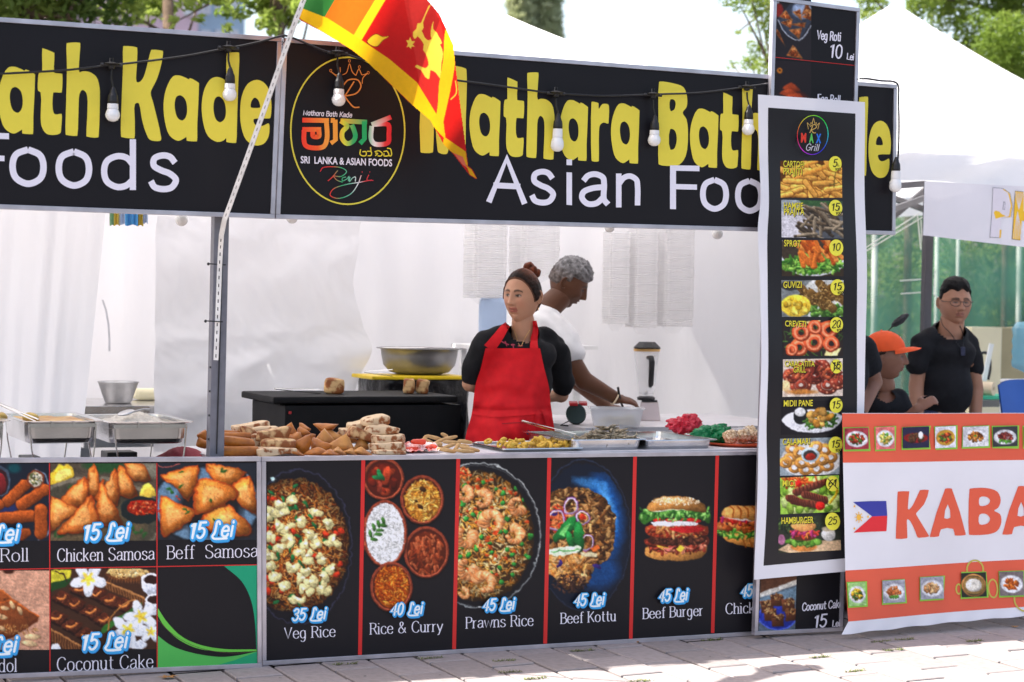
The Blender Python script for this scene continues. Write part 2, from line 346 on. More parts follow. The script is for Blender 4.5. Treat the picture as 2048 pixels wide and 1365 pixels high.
# ---- dense colour sheets (printed photographs) painted in numpy, carried by vertex colours
class Cv:
    def __init__(s, x0, y0, x1, y1, k=.75, bg=(30, 28, 32), seed=1):
        s.x0, s.y0, s.k = x0, y0, k; s.w = max(2, int((x1-x0)*k)+1); s.h = max(2, int((y1-y0)*k)+1); s.x1, s.y1 = x1, y1
        s.a = np.zeros((s.h, s.w, 3)); s.a[:] = bg; s.rng = np.random.default_rng(seed); s.clip = None; s.T = (1.0, 0.0, 0.0)
        s.X = x0+np.arange(s.w)/k; s.Y = y0+np.arange(s.h)/k
    def _bb(s, xa, ya, xb, yb):
        i0 = max(0, int((xa-s.x0)*s.k)-1); i1 = min(s.w, int((xb-s.x0)*s.k)+3); j0 = max(0, int((ya-s.y0)*s.k)-1); j1 = min(s.h, int((yb-s.y0)*s.k)+3)
        if i1 <= i0 or j1 <= j0: return None
        X, Y = np.meshgrid(s.X[i0:i1], s.Y[j0:j1]); return slice(j0, j1), slice(i0, i1), X, Y
    def _put(s, J, I, m, c):
        if s.clip is not None: m = m*s.clip[J, I]
        m = m[..., None]; s.a[J, I] = s.a[J, I]*(1-m)+np.clip(c, 0, 255)*m
    def ell(s, cx, cy, rx, ry, col, a=0.0, soft=1.2, al=1.0, sh=0.0, nz=0.0, rim=0.0):
        R_ = max(rx, ry)+2; b = s._bb(cx-R_, cy-R_, cx+R_, cy+R_)
        if b is None: return
        J, I, X, Y = b; ca, sa = math.cos(a), math.sin(a); dx, dy = X-cx, Y-cy
        u = (dx*ca+dy*sa)/rx; v = (-dx*sa+dy*ca)/ry; d = np.sqrt(u*u+v*v)
        m = np.clip((1-d)*min(rx, ry)/soft+.5, 0, 1)*al; lt = (-dx*.45-dy*.8)/R_
        c = np.array(col, float)[None, None]*(1+sh*lt-rim*np.clip(d, 0, 1)**3)[..., None]
        if nz: c = c*(1+nz*s.rng.standard_normal(X.shape))[..., None]
        s._put(J, I, m, c)
    def poly(s, pts, col, soft=1.0, al=1.0, sh=0.0, nz=0.0, smooth=0, rim=0.0, grad=None):
        if smooth: pts = catmull(pts, smooth, True)
        P = np.array([(p[0], p[1]) for p in pts]); b = s._bb(P[:, 0].min()-1, P[:, 1].min()-1, P[:, 0].max()+1, P[:, 1].max()+1)
        if b is None: return
        J, I, X, Y = b; ins = np.zeros(X.shape, bool); D = np.full(X.shape, 1e9); n = len(P)
        for i in range(n):
            ax, ay = P[i]; bx, by = P[(i+1) % n]
            c = ((ay > Y) != (by > Y)) & (X < (bx-ax)*(Y-ay)/(by-ay+1e-12)+ax); ins ^= c
            L = (bx-ax)**2+(by-ay)**2+1e-9; t = np.clip(((X-ax)*(bx-ax)+(Y-ay)*(by-ay))/L, 0, 1)
            D = np.minimum(D, (X-ax-t*(bx-ax))**2+(Y-ay-t*(by-ay))**2)
        D = np.sqrt(D); sd_ = np.where(ins, D, -D); m = np.clip(sd_/soft+.5, 0, 1)*al
        cx, cy = P.mean(0); Rr = max(np.ptp(P[:, 0]), np.ptp(P[:, 1]))/2+1e-6; lt = (-(X-cx)*.45-(Y-cy)*.8)/Rr
        k = 1+sh*lt-rim*np.exp(-np.clip(D, 0, 99)/(Rr*.18+.5))
        c = np.array(col, float)[None, None]*k[..., None]
        if grad is not None:
            t = np.clip((Y-P[:, 1].min())/(np.ptp(P[:, 1])+1e-6), 0, 1)[..., None]; c = c*(1-t)+np.array(grad, float)*t
        if nz: c = c*(1+nz*s.rng.standard_normal(X.shape))[..., None]
        s._put(J, I, m, c)
    def line(s, pts, w, col, al=1.0, sh=0.0, smooth=0):
        if smooth: pts = catmull(pts, smooth)
        for a, b in zip(pts[:-1], pts[1:]): s.cap(a[0], a[1], b[0], b[1], w, col, al, sh)
    def cap(s, x0, y0, x1, y1, w, col, al=1.0, sh=0.0):
        b = s._bb(min(x0, x1)-w, min(y0, y1)-w, max(x0, x1)+w, max(y0, y1)+w)
        if b is None: return
        J, I, X, Y = b; L = (x1-x0)**2+(y1-y0)**2+1e-9; t = np.clip(((X-x0)*(x1-x0)+(Y-y0)*(y1-y0))/L, 0, 1)
        ex, ey = X-x0-t*(x1-x0), Y-y0-t*(y1-y0); d = np.sqrt(ex*ex+ey*ey); m = np.clip((w/2-d)*s.k+.5, 0, 1)*al
        k = 1+sh*(-(ex*.4+ey*.9)/(w/2+.01)); s._put(J, I, m, np.array(col, float)[None, None]*k[..., None])
    def ring(s, cx, cy, rx, ry, w, col, a=0.0, sh=0.0, al=1.0):
        R_ = max(rx, ry)+w; b = s._bb(cx-R_, cy-R_, cx+R_, cy+R_)
        if b is None: return
        J, I, X, Y = b; ca, sa = math.cos(a), math.sin(a); dx, dy = X-cx, Y-cy
        u = (dx*ca+dy*sa)/rx; v = (-dx*sa+dy*ca)/ry; d = (np.sqrt(u*u+v*v)-1)*min(rx, ry); m = np.clip((w/2-abs(d))*s.k+.5, 0, 1)*al
        lt = (-dx*.4-dy*.8)/R_; s._put(J, I, m, np.array(col, float)[None, None]*(1+sh*lt-.25*(d/(w/2+.01))**2*(sh > 0))[..., None])
    def inell(s, cx, cy, rx, ry):
        t = s.rng.random()*2*math.pi; r = math.sqrt(s.rng.random()); return cx+rx*r*math.cos(t), cy+ry*r*math.sin(t)
    def grains(s, n, cx, cy, rx, ry, L, w, cols, sh=.5, dark=0.0, box=False):
        for _ in range(n):
            if box: x, y = cx+(s.rng.random()*2-1)*rx, cy+(s.rng.random()*2-1)*ry
            else: x, y = s.inell(cx, cy, rx, ry)
            a = s.rng.random()*math.pi; l = L*(.5+s.rng.random()); c = np.array(cols[s.rng.integers(len(cols))], float)*(.72+.45*s.rng.random())
            if dark: c = c*(1-dark*math.hypot((x-cx)/rx, (y-cy)/ry)**3)
            s.cap(x-math.cos(a)*l/2, y-math.sin(a)*l/2, x+math.cos(a)*l/2, y+math.sin(a)*l/2, w*(.7+.6*s.rng.random()), c, .95, sh)
    def blobs(s, n, cx, cy, rx, ry, r, cols, sh=.4, rim=.3, asp=.7):
        for _ in range(n):
            x, y = s.inell(cx, cy, rx, ry); q = r*(.6+.7*s.rng.random()); c = np.array(cols[s.rng.integers(len(cols))], float)*(.8+.35*s.rng.random())
            s.ell(x, y, q, q*asp*(.7+.5*s.rng.random()), c, s.rng.random()*3.1, sh=sh, rim=rim, soft=1)
    def setclip(s, pts=None, e=None):
        if pts is None and e is None: s.clip = None; return
        X, Y = np.meshgrid(s.X, s.Y)
        if e: s.clip = np.clip((1-np.sqrt(((X-e[0])/e[2])**2+((Y-e[1])/e[3])**2))*min(e[2], e[3])+.5, 0, 1); return
        ins = np.zeros(X.shape, bool); P = pts; n = len(P)
        for i in range(n):
            ax, ay = P[i]; bx, by = P[(i+1) % n]; ins ^= ((ay > Y) != (by > Y)) & (X < (bx-ax)*(Y-ay)/(by-ay+1e-12)+ax)
        s.clip = ins.astype(float)
    def nf(s, cell):
        """smooth noise field, one value per canvas point, cell = feature size in canvas points"""
        gh, gw = int(s.h/cell)+3, int(s.w/cell)+3; g = s.rng.standard_normal((gh, gw)); y = np.arange(s.h)/cell; x = np.arange(s.w)/cell
        j = y.astype(int); i = x.astype(int); fy = (y-j)[:, None]; fx = (x-i)[None]; fy = fy*fy*(3-2*fy); fx = fx*fx*(3-2*fx)
        return (g[j][:, i]*(1-fx)+g[j][:, i+1]*fx)*(1-fy)+(g[j+1][:, i]*(1-fx)+g[j+1][:, i+1]*fx)*fy
    def speck(s, amt, wq=.30):
        """give the print the irregularity of a photograph: warp outlines, mottle tones, deepen contrast"""
        u = s.k*s.T[0]; A = wq*min(2.6, .022*min(s.w, s.h)/u)*u
        dx = A*s.nf(9*u)+A*.45*s.nf(3.5*u); dy = A*s.nf(9*u)+A*.45*s.nf(3.5*u); J, I = np.meshgrid(np.arange(s.h), np.arange(s.w), indexing='ij')
        y = np.clip(J+dy, 0, s.h-1.001); x = np.clip(I+dx, 0, s.w-1.001); j = y.astype(int); i = x.astype(int); fy = (y-j)[..., None]; fx = (x-i)[..., None]; a = s.a
        s.a = (a[j, i]*(1-fx)+a[j, np.minimum(i+1, s.w-1)]*fx)*(1-fy)+(a[np.minimum(j+1, s.h-1), i]*(1-fx)+a[np.minimum(j+1, s.h-1), np.minimum(i+1, s.w-1)]*fx)*fy
        lum = s.a.mean(2, keepdims=True)/255; m = (.06*s.nf(5*u)+.055*s.nf(2.2*u)+.05*s.nf(1.2*u)+.04*s.nf(16*u))[..., None]; k = np.clip((lum-.12)*5, 0, 1)
        s.a = s.a*(1+m*k)*(1+amt*.6*s.rng.standard_normal((s.h, s.w, 1))*k)
        s.a = np.clip(s.a+k*18*(s.a/255-.45)*1.6, 0, 255)
def sheet(cv, surf, quad, name, parent, step=1.4, label=None, mask=None, mat=None, gain=None):
    """mesh grid over a pixel quad (tl,tr,br,bl) coloured from the canvas"""
    tl, tr, br, bl = [np.array(q, float) for q in quad]
    nx = max(2, int(max(np.linalg.norm(tr-tl), np.linalg.norm(br-bl))/step)+1); ny = max(2, int(max(np.linalg.norm(bl-tl), np.linalg.norm(br-tr))/step)+1)
    sx = np.linspace(0, 1, nx)[None, :, None]; ty = np.linspace(0, 1, ny)[:, None, None]
    P = (tl*(1-sx)+tr*sx)*(1-ty)+(bl*(1-sx)+br*sx)*ty
    u = np.clip(((P[..., 0]-cv.T[1])*cv.T[0]-cv.x0)*cv.k, 0, cv.w-1.001); v = np.clip(((P[..., 1]-cv.T[2])*cv.T[0]-cv.y0)*cv.k, 0, cv.h-1.001)
    i = u.astype(int); j = v.astype(int); fu = (u-i)[..., None]; fv = (v-j)[..., None]; A = cv.a
    i2 = np.minimum(i+1, cv.w-1); j2 = np.minimum(j+1, cv.h-1)
    C = (A[j, i]*(1-fu)+A[j, i2]*fu)*(1-fv)+(A[j2, i]*(1-fu)+A[j2, i2]*fu)*fv
    c = np.clip(C/255, 0, 1); c = np.where(c <= .04045, c/12.92, ((c+.055)/1.055)**2.4)*(gain or INK)
    off = wloc(parent) if parent else Vector((0, 0, 0)); vs = np.empty((ny*nx, 3))
    for n_, (x, y) in enumerate(P.reshape(-1, 2)):
        w = surf(x, y, 0.0); vs[n_] = (w.x-off.x, w.y-off.y, w.z-off.z)
    idx = np.arange(ny*nx).reshape(ny, nx)
    fs = np.stack([idx[:-1, :-1], idx[1:, :-1], idx[1:, 1:], idx[:-1, 1:]], -1).reshape(-1, 4)
    if mask is not None:
        mk = mask(P[..., 0], P[..., 1]); q = (mk[:-1, :-1].astype(int)+mk[1:, :-1]+mk[1:, 1:]+mk[:-1, 1:]).reshape(-1); fs = fs[q >= 2]
    me = bpy.data.meshes.new(name); me.vertices.add(len(vs)); me.vertices.foreach_set('co', vs.ravel())
    me.loops.add(len(fs)*4); me.loops.foreach_set('vertex_index', fs.ravel().astype(np.int32)); me.polygons.add(len(fs))
    me.polygons.foreach_set('loop_start', np.arange(0, len(fs)*4, 4, dtype=np.int32)); me.update(calc_edges=True)
    me.polygons.foreach_set('use_smooth', np.ones(len(fs), bool))
    at = me.color_attributes.new('Col', 'BYTE_COLOR' if False else 'FLOAT_COLOR', 'POINT')
    at.data.foreach_set('color', np.concatenate([np.minimum(c.reshape(-1, 3), .92), np.ones((ny*nx, 1))], 1).ravel())
    me.materials.append(mat or M['print']); me.update()
    o = bpy.data.objects.new(name, me); COL.objects.link(o)
    if parent: o.parent = parent
    if label: o['label'] = label
    return o
# ------------------------------------------------------------------ ground
M['paver'] = pm('concrete_paver', (.275,.245,.240), .85, nz=(35, .18), bump=(160, .35, .002))
M['joint'] = pm('sandy_joint', (.012,.011,.010), .95, nz=(40, .4), bump=(90, .5, .004))
gb = MB(); gb.grid([[(x, y, -.02) for x in np.linspace(-300, 400, 8)] for y in np.linspace(-60, 500, 8)])
solo(gb, 'ground', M['joint'], 'dark sandy ground showing in the joints under the paving', 'ground', kind='structure')
rnd = random.Random(4)
pav = T('pavement', 'grey concrete paving stones laid in staggered rows before the stalls', 'pavement', (1, -1, 0), kind='structure')
ca = Vector((.008, 1, 0)).normalized(); cb = Vector((.9965, .08, 0)); PWd, PLn = .2005, .352
def paver_mesh(seed):
    r_ = random.Random(seed); bm = bmesh.new(); g = .0068
    ps = [cb*(g)+ca*g, cb*(PWd-g)+ca*g, cb*(PWd-g)+ca*(PLn-g), cb*g+ca*(PLn-g)]
    vs = [bm.verts.new(p) for p in ps]+[bm.verts.new(p-Vector((0, 0, .05))) for p in ps]
    bm.faces.new(vs[:4]); 
    for i in range(4): bm.faces.new((vs[i], vs[4+i], vs[4+(i+1) % 4], vs[(i+1) % 4]))
    bmesh.ops.bevel(bm, geom=[e for e in bm.edges if all(v in vs[:4] for v in e.verts)], offset=.004, segments=1, affect='EDGES')
    bmesh.ops.recalc_face_normals(bm, faces=bm.faces[:]); me = bpy.data.meshes.new('paving_stone'); bm.to_mesh(me); bm.free()
    me.materials.append(pm('concrete_paver', tuple(v*r_.uniform(.88, 1.1)*1.0 for v in [1]) and (lambda k: (.275*k, .245*k, .240*k))(r_.uniform(.88, 1.1)), .85, nz=(35, .16), bump=(160, .35, .002))); return me
pms = [paver_mesh(i) for i in range(6)]; orig = Vector((1.439, 0, 0))
orig = orig-ca*(orig.y/ca.y)
far = MB(); cnt = 0; cells = []
for k in range(-26, 30):
    for j in range(-12, 14):
        oy = -.435 if k % 2 == 0 else -.262
        p = orig+cb*(k*PWd)+ca*((oy+j*PLn))
        c = p+cb*.1+ca*.17; q = PX(c)
        cells.append((p, c, q))
for p, c, q in cells:
    vis = -60 < q[0] < 2110 and 1225 < q[1] < 1440 and c.y < .12
    if vis and cnt < 300:
        o = bpy.data.objects.new('paving_stone', pms[rnd.randrange(6)]); COL.objects.link(o); o.parent = pav
        o.location = p-Vector((1, -1, 0))+Vector((0, 0, rnd.uniform(-.0025, .0015))); o.rotation_euler = (rnd.uniform(-.004, .004), rnd.uniform(-.006, .006), 0); cnt += 1
    elif -4 < c.y < 4:
        g = .0068; far.add([x+Vector((0, 0, -.001)) for x in (p+cb*g+ca*g, p+cb*(PWd-g)+ca*g, p+cb*(PWd-g)+ca*(PLn-g), p+cb*g+ca*(PLn-g))], [(0, 1, 2, 3)])
o = part(far, 'paving_stones_beyond', M['paver'], pav); o['kind'] = 'stuff'
sb = MB()
for (x, y, r) in [(1258, 1321, .012), (1683, 1301, .007), (1240, 1340, .005), (985, 1340, .005), (968, 1335, .004), (730, 1352, .006), (1500, 1330, .005), (1590, 1308, .004), (1880, 1262, .005), (1420, 1313, .005), (560, 1356, .006), (1130, 1310, .004), (880, 1350, .005)]:
    c = G(x, y, .0022); sb.add([c+Vector((r*math.cos(a)*(1+.25*math.sin(3*a+x)), r*.8*math.sin(a), 0)) for a in [6.283*i/12 for i in range(12)]], [tuple(range(12))])
o = part(sb, 'gum_marks', pm('old_gum', (.05,.045,.045), .8), pav); o['kind'] = 'stuff'
# weeds in the joints
M['weed'] = pm('joint_weed', (.14,.17,.04), .8, nz=(50, .4), transl=.2)
for (x, y) in [(690, 1329), (862, 1317), (1010, 1323), (1022, 1345), (1070, 1358), (1165, 1302), (1283, 1363), (1425, 1281), (1640, 1315), (1712, 1343), (1762, 1284), (1810, 1280), (1948, 1283), (1786, 1301)]:
    c = G(x, y); wb = MB()
    for i in range(60):
        a = rnd.uniform(0, 6.3); b = c+Vector((rnd.uniform(-.05, .05), rnd.uniform(-.01, .01), 0)); t = b+Vector((math.cos(a)*.018, math.sin(a)*.014, rnd.uniform(.003, .012))); n = Vector((-math.sin(a), math.cos(a), 0))*.0022
        wb.add([b-n, b+n, t], [(0, 1, 2)])
    solo(wb, 'weed_tuft', M['weed'], 'tiny green weed tuft growing in a paving joint', 'weed', 'weeds in the paving joints', recalc=False)
M['leaf_dry'] = pm('dry_leaf', (.30,.15,.05), .8, nz=(60, .3))
def leaf_on_ground(x, y, s, lab, col=None):
    c = G(x, y)+Vector((0, 0, .004)); pts = []
    for i in range(14):
        a = 2*math.pi*i/14; r = s*(1 if i % 2 == 0 else .55)*(1.1 if i < 7 else .8); pts.append(c+Vector((r*math.cos(a)*1.3, r*math.sin(a), rnd.uniform(0, .008))))
    lb = MB(); lb.add([c+Vector((0, 0, .007))]+pts, [(0, i+1, (i+1) % 14+1) for i in range(14)]); solo(lb, 'fallen_leaf', M['leaf_dry'], lab, 'leaf', recalc=False)
leaf_on_ground(336, 1358, .03, 'curled dry brown leaf on the paving before the samosa board')
leaf_on_ground(2030, 1257, .016, 'small dry leaf on the paving by the far right banner')
leaf_on_ground(1275, 1288, .006, 'tiny orange leaf scrap at the foot of the burger panel')

# ------------------------------------------------------------------ framed boards
def frame(quad, Y, w, d, parent, proud=.006, mat=None, inner=True):
    tl, tr, br, bl = [U(*q, Y) for q in quad]; yy = Vector((0, d/2-proud, 0)); e = .0012
    ux = (tr-tl).normalized(); uz = Vector((0, 0, 1))
    def b(a, c, n): part(MB().bar(a+yy, c+yy, w, d, Vector((0, 1, 0))), n, mat or M['alu'], parent, bevel=.0012)
    b(tl-uz*w/2, tr-uz*w/2, 'frame_rail'); b(bl+uz*w/2, br+uz*w/2, 'frame_rail')
    dl = (tl-bl).normalized(); dr = (tr-br).normalized()
    b(bl+ux*w/2+dl*(w+e), tl+ux*w/2-dl*(w+e), 'frame_rail'); b(br-ux*w/2+dr*(w+e), tr-ux*w/2-dr*(w+e), 'frame_rail')
def board_panel(quad, Y, parent, th=.012, mat=None):
    c = [U(*q, Y) for q in quad]; mb = MB(); b = [p+Vector((0, th, 0)) for p in c]
    mb.add(c+b, [(0, 3, 2, 1), (4, 5, 6, 7), (0, 1, 5, 4), (1, 2, 6, 5), (2, 3, 7, 6), (3, 0, 4, 7)])
    return part(mb, 'panel', mat or M['board'], parent)
def root_at(px, py, Y): v = U(px, py, Y); return (v.x, v.y, max(0, v.z if v.z > .3 else 0))
red = ink(205, 45, 42); wht = ink(226, 222, 232); yel = ink(226, 208, 70)
cyan = ink(60, 165, 225); cyd = ink(40, 130, 200); ltw = ink(232, 240, 250)
Z1 = (2.9043, 0.0, 0.0); Z2 = (2.9043, 540.0, 0.0); Z3 = (2.9043, 1348.0, 0.0)
ZB0 = (3.0, 0.0, 910.0); ZB1 = (3.1016, 520.0, 900.0); ZB2 = (3.1016, 1080.0, 890.0); ZK = (2.6775, 1648.0, 780.0)
ZM1 = (2.677, 1500.0, 190.0); ZM2 = (2.73, 1500.0, 680.0)
def zz(pts, T_): return [(p[0]/T_[0]+T_[1], p[1]/T_[0]+T_[2]) for p in pts]
def ZC(T_, x0, y0, x1, y1, bg=(30, 28, 32), seed=1, k=.8):
    c = Cv(x0, y0, x1, y1, k/T_[0], bg, seed); c.T = T_; return c
def zq(T_, x0, y0, x1, y1, dy=0.0, dx=0.0):   # quad, dy = rise of right side, dx = lean of the bottom
    return zz([(x0, y0), (x1, y0+dy), (x1+dx, y1+dy), (x0+dx, y1)], T_)
def price(pl, txt, a, b, cap, k=1.0, slant=.22):
    for (dx, dy, w, c) in ((1.8, 2.6, .36*cap, cyd), (1.0, 1.4, .36*cap, cyan), (0, 0, .34*cap, cyan), (0, -.3, .150*cap, ltw)):
        stext(pl, txt.replace('L', '#'), a, b, cap, w, c, slant=slant, gap=.8, k=4, dx=dx*k, dy=dy*k)

# ---- food pictures
def samosa(c, P, apex=None, col=(226, 128, 58), dk=(150, 60, 22)):
    q0 = [(p[0]+5, p[1]+9) for p in P]; c.poly(q0, (40, 24, 16), soft=14, smooth=3, al=.7); c.poly(P, dk, soft=4, smooth=2, sh=.35); cx = sum(p[0] for p in P)/len(P); cy = sum(p[1] for p in P)/len(P)
    c.poly([(cx+(p[0]-cx)*.9, cy+(p[1]-cy)*.9) for p in P], col, soft=12, smooth=2, sh=.55, rim=.25)
    c.poly([(P[0][0], P[0][1]+4), (cx-4, cy+6), (P[0][0]+14, P[0][1]+24)], (146, 60, 24), soft=9, al=.6)
    c.poly([(cx+(p[0]-cx)*.5-6, cy+(p[1]-cy)*.5-6) for p in P], (245, 178, 105), soft=16, smooth=3, al=.75, sh=.2)
    for _ in range(5): 
        x, y = c.inell(cx, cy, 28, 28); c.ell(x, y, 5+4*c.rng.random(), 4, (196, 100, 44), al=.35, soft=4)
def pic_rolls():
    c = ZC(ZB0, -90, 40, 300, 520, (26, 32, 44), 3)
    c.ell(0, 160, 62, 92, (70, 82, 96)); c.ell(0, 165, 50, 80, (52, 26, 30)); c.ell(-4, 175, 40, 66, (120, 38, 40), sh=.4)
    c.ell(85, 80, 40, 30, (20, 72, 78), soft=20); c.ell(30, 330, 90, 40, (40, 50, 92), soft=30); c.line([(215, 90), (275, 130), (285, 480), (230, 510)], 9, (110, 122, 140), smooth=5)
    for (x0, y0, x1, y1, w) in [(150, 180, 45, 280, 66), (268, 210, 130, 300, 72), (185, 365, -60, 390, 72), (245, 330, 245, 470, 74), (150, 470, 110, 500, 60), (-5, 300, -60, 330, 60)]:
        c.cap(x0, y0, x1, y1, w+6, (58, 24, 12)); c.cap(x0, y0, x1, y1, w, (158, 78, 34), sh=.4)
        for _ in range(60):
            t = c.rng.random(); x = x0+(x1-x0)*t+c.rng.normal()*w*.2; y = y0+(y1-y0)*t+c.rng.normal()*w*.2; c.ell(x, y, 3, 2.4, (186, 104, 50) if c.rng.random() < .5 else (116, 52, 22), al=.6)
    c.ell(213, 148, 52, 56, (120, 58, 34)); c.ell(213, 148, 40, 44, (206, 196, 176)); c.grains(60, 213, 148, 34, 38, 14, 7, [(90, 100, 60), (190, 170, 120), (60, 60, 40), (230, 220, 200)])
    c.speck(.04); return c
def pic_samosa1():
    c = ZC(ZB0, 300, 40, 940, 520, (84, 74, 62), 4)
    c.ell(620, 60, 120, 50, (40, 78, 44), soft=20); c.ell(860, 90, 110, 60, (120, 116, 100), soft=20); c.ell(560, 380, 420, 250, (122, 114, 98), soft=6); c.ell(560, 390, 400, 235, (72, 68, 56), soft=10)
    c.ell(500, 420, 380, 140, (98, 84, 62), soft=40)
    c.poly([(310, 110), (370, 60), (430, 65), (435, 130), (340, 170), (300, 170)], (228, 190, 60), soft=6, smooth=4, sh=.3); c.poly([(330, 120), (420, 80), (425, 120), (340, 160)], (250, 226, 120), soft=8, smooth=3)
    c.poly([(835, 245), (875, 170), (925, 210), (935, 250)], (236, 200, 80), soft=5, smooth=3, sh=.3)
    for (x, y) in [(425, 190), (330, 470), (365, 485), (820, 470), (850, 460), (800, 440), (870, 480)]:
        c.ell(x, y, 22, 9, (46, 88, 44), a=c.rng.random()*3, soft=5, sh=.4)
    samosa(c, [(740, 55), (860, 60), (905, 150), (800, 150)], col=(206, 130, 66))
    samosa(c, [(715, 60), (770, 120), (825, 250), (700, 240)])
    samosa(c, [(557, 50), (590, 120), (600, 250), (530, 250), (525, 150)])
    samosa(c, [(510, 130), (535, 190), (500, 320), (360, 280)])
    samosa(c, [(688, 75), (712, 170), (700, 310), (560, 270), (650, 150)])
    samosa(c, [(615, 150), (655, 260), (740, 420), (590, 420), (590, 250)])
    samosa(c, [(305, 250), (400, 290), (480, 330), (380, 390), (300, 470)], col=(226, 138, 66))
    samosa(c, [(545, 240), (580, 330), (600, 440), (450, 475), (340, 465), (470, 330)])
    c.ell(850, 320, 126, 70, (34, 44, 44)); c.ell(850, 335, 120, 84, (26, 34, 34)); c.ell(862, 315, 100, 46, (150, 34, 18), sh=.3); c.blobs(80, 862, 318, 88, 36, 9, [(196, 56, 24), (224, 96, 50), (140, 30, 16), (210, 120, 80)])
    c.speck(.035, 0.5); return c
def pic_samosa2():
    c = ZC(ZB0, 944, 40, 1545, 520, (36, 40, 48), 5)
    c.ell(1240, 300, 340, 240, (24, 28, 34), soft=5); c.ell(1240, 300, 320, 222, (100, 128, 150), soft=14); c.ell(1260, 320, 200, 150, (30, 30, 34), soft=50)
    c.line([(945, 62), (1010, 75), (1080, 52)], 5, (190, 96, 86), smooth=4); c.line([(1470, 100), (1530, 200), (1545, 300)], 4, (150, 160, 170), smooth=4)
    S = dict(col=(232, 136, 58), dk=(160, 66, 26))
    samosa(c, [(960, 130), (1080, 85), (1195, 60), (1180, 180), (1130, 280), (1060, 200)], **S)
    samosa(c, [(1235, 55), (1360, 70), (1480, 100), (1400, 190), (1260, 130)], **S)
    samosa(c, [(1500, 125), (1530, 240), (1543, 360), (1440, 300), (1380, 200)], **S)
    samosa(c, [(1340, 290), (1440, 360), (1515, 450), (1490, 485), (1300, 480), (1200, 390)], **S)
    samosa(c, [(965, 240), (1060, 290), (1180, 340), (1140, 400), (1060, 450), (975, 495), (960, 380)], **S)
    samosa(c, [(1190, 150), (1300, 150), (1430, 215), (1400, 270), (1290, 320), (1170, 360), (1165, 260)], **S)
    for (x, y) in [(1330, 92), (1345, 100), (1090, 102), (1030, 220), (1010, 205), (1110, 330), (1125, 345), (1290, 390), (1265, 280), (1395, 440), (1085, 190)]:
        c.ell(x, y, 16, 7, (44, 92, 38), a=c.rng.random()*3, soft=4, sh=.4)
    for (x, y) in [(1060, 250), (1075, 265), (955, 340), (960, 330)]: c.ell(x, y, 8, 5, (190, 60, 40))
    c.speck(.035, 0.5); return c
def pic_dodol():
    c = ZC(ZB0, -90, 690, 300, 1170, (196, 148, 122), 6)
    for i in range(40): 
        y = 690+i*12; c.line([(-90, y+c.rng.normal()*3), (300, y+30+c.rng.normal()*3)], 5, (206, 160, 134) if i % 2 else (184, 134, 108), al=.5)
    c.ell(50, 700, 34, 16, (60, 26, 14), soft=8)
    c.poly([(-90, 1060), (60, 1080), (235, 985), (110, 880), (-90, 800)], (120, 62, 34), soft=14, al=.5)
    c.poly([(-90, 790), (20, 815), (75, 868), (-20, 920), (-90, 920)], (150, 80, 40), soft=3, sh=.2); c.line([(-90, 790), (20, 815), (75, 868)], 8, (206, 110, 52))
    c.poly([(-90, 900), (78, 870), (232, 972), (70, 1080), (-90, 1120)], (126, 68, 36), soft=3, sh=.25, nz=.04); c.line([(-20, 890), (78, 870), (232, 972)], 9, (206, 104, 46))
    c.poly([(232, 972), (228, 1000), (70, 1100), (-90, 1145), (-90, 1105), (70, 1080)], (96, 46, 24), soft=3); c.grains(90, 100, 1050, 130, 30, 12, 4, [(170, 110, 60), (200, 150, 90), (120, 66, 34)])
    for (x, y, a) in [(30, 920, .2), (75, 900, 1.2), (20, 975, .1), (-10, 960, .6), (120, 935, 1.1), (8, 1040, .5)]: c.ell(x, y, 28, 13, (212, 172, 124), a, sh=.4, rim=.2)
    for (x, y, a) in [(195, 1090, .05), (175, 1130, .2)]: c.ell(x, y+4, 52, 20, (120, 80, 56), a, soft=8, al=.6); c.ell(x, y, 50, 18, (226, 192, 144), a, sh=.35, rim=.15)
    c.speck(.03); return c
def flower(c, x, y, r, a0=0.0):
    for i in range(5):
        a = a0+i*2*math.pi/5; c.ell(x+math.cos(a)*r*.58, y+math.sin(a)*r*.5, r*.52, r*.30, (236, 240, 244), a, soft=4, sh=.12, rim=.15)
    for i in range(5):
        a = a0+i*2*math.pi/5; c.ell(x+math.cos(a)*r*.2, y+math.sin(a)*r*.18, r*.24, r*.10, (246, 206, 60), a, soft=5, al=.85)
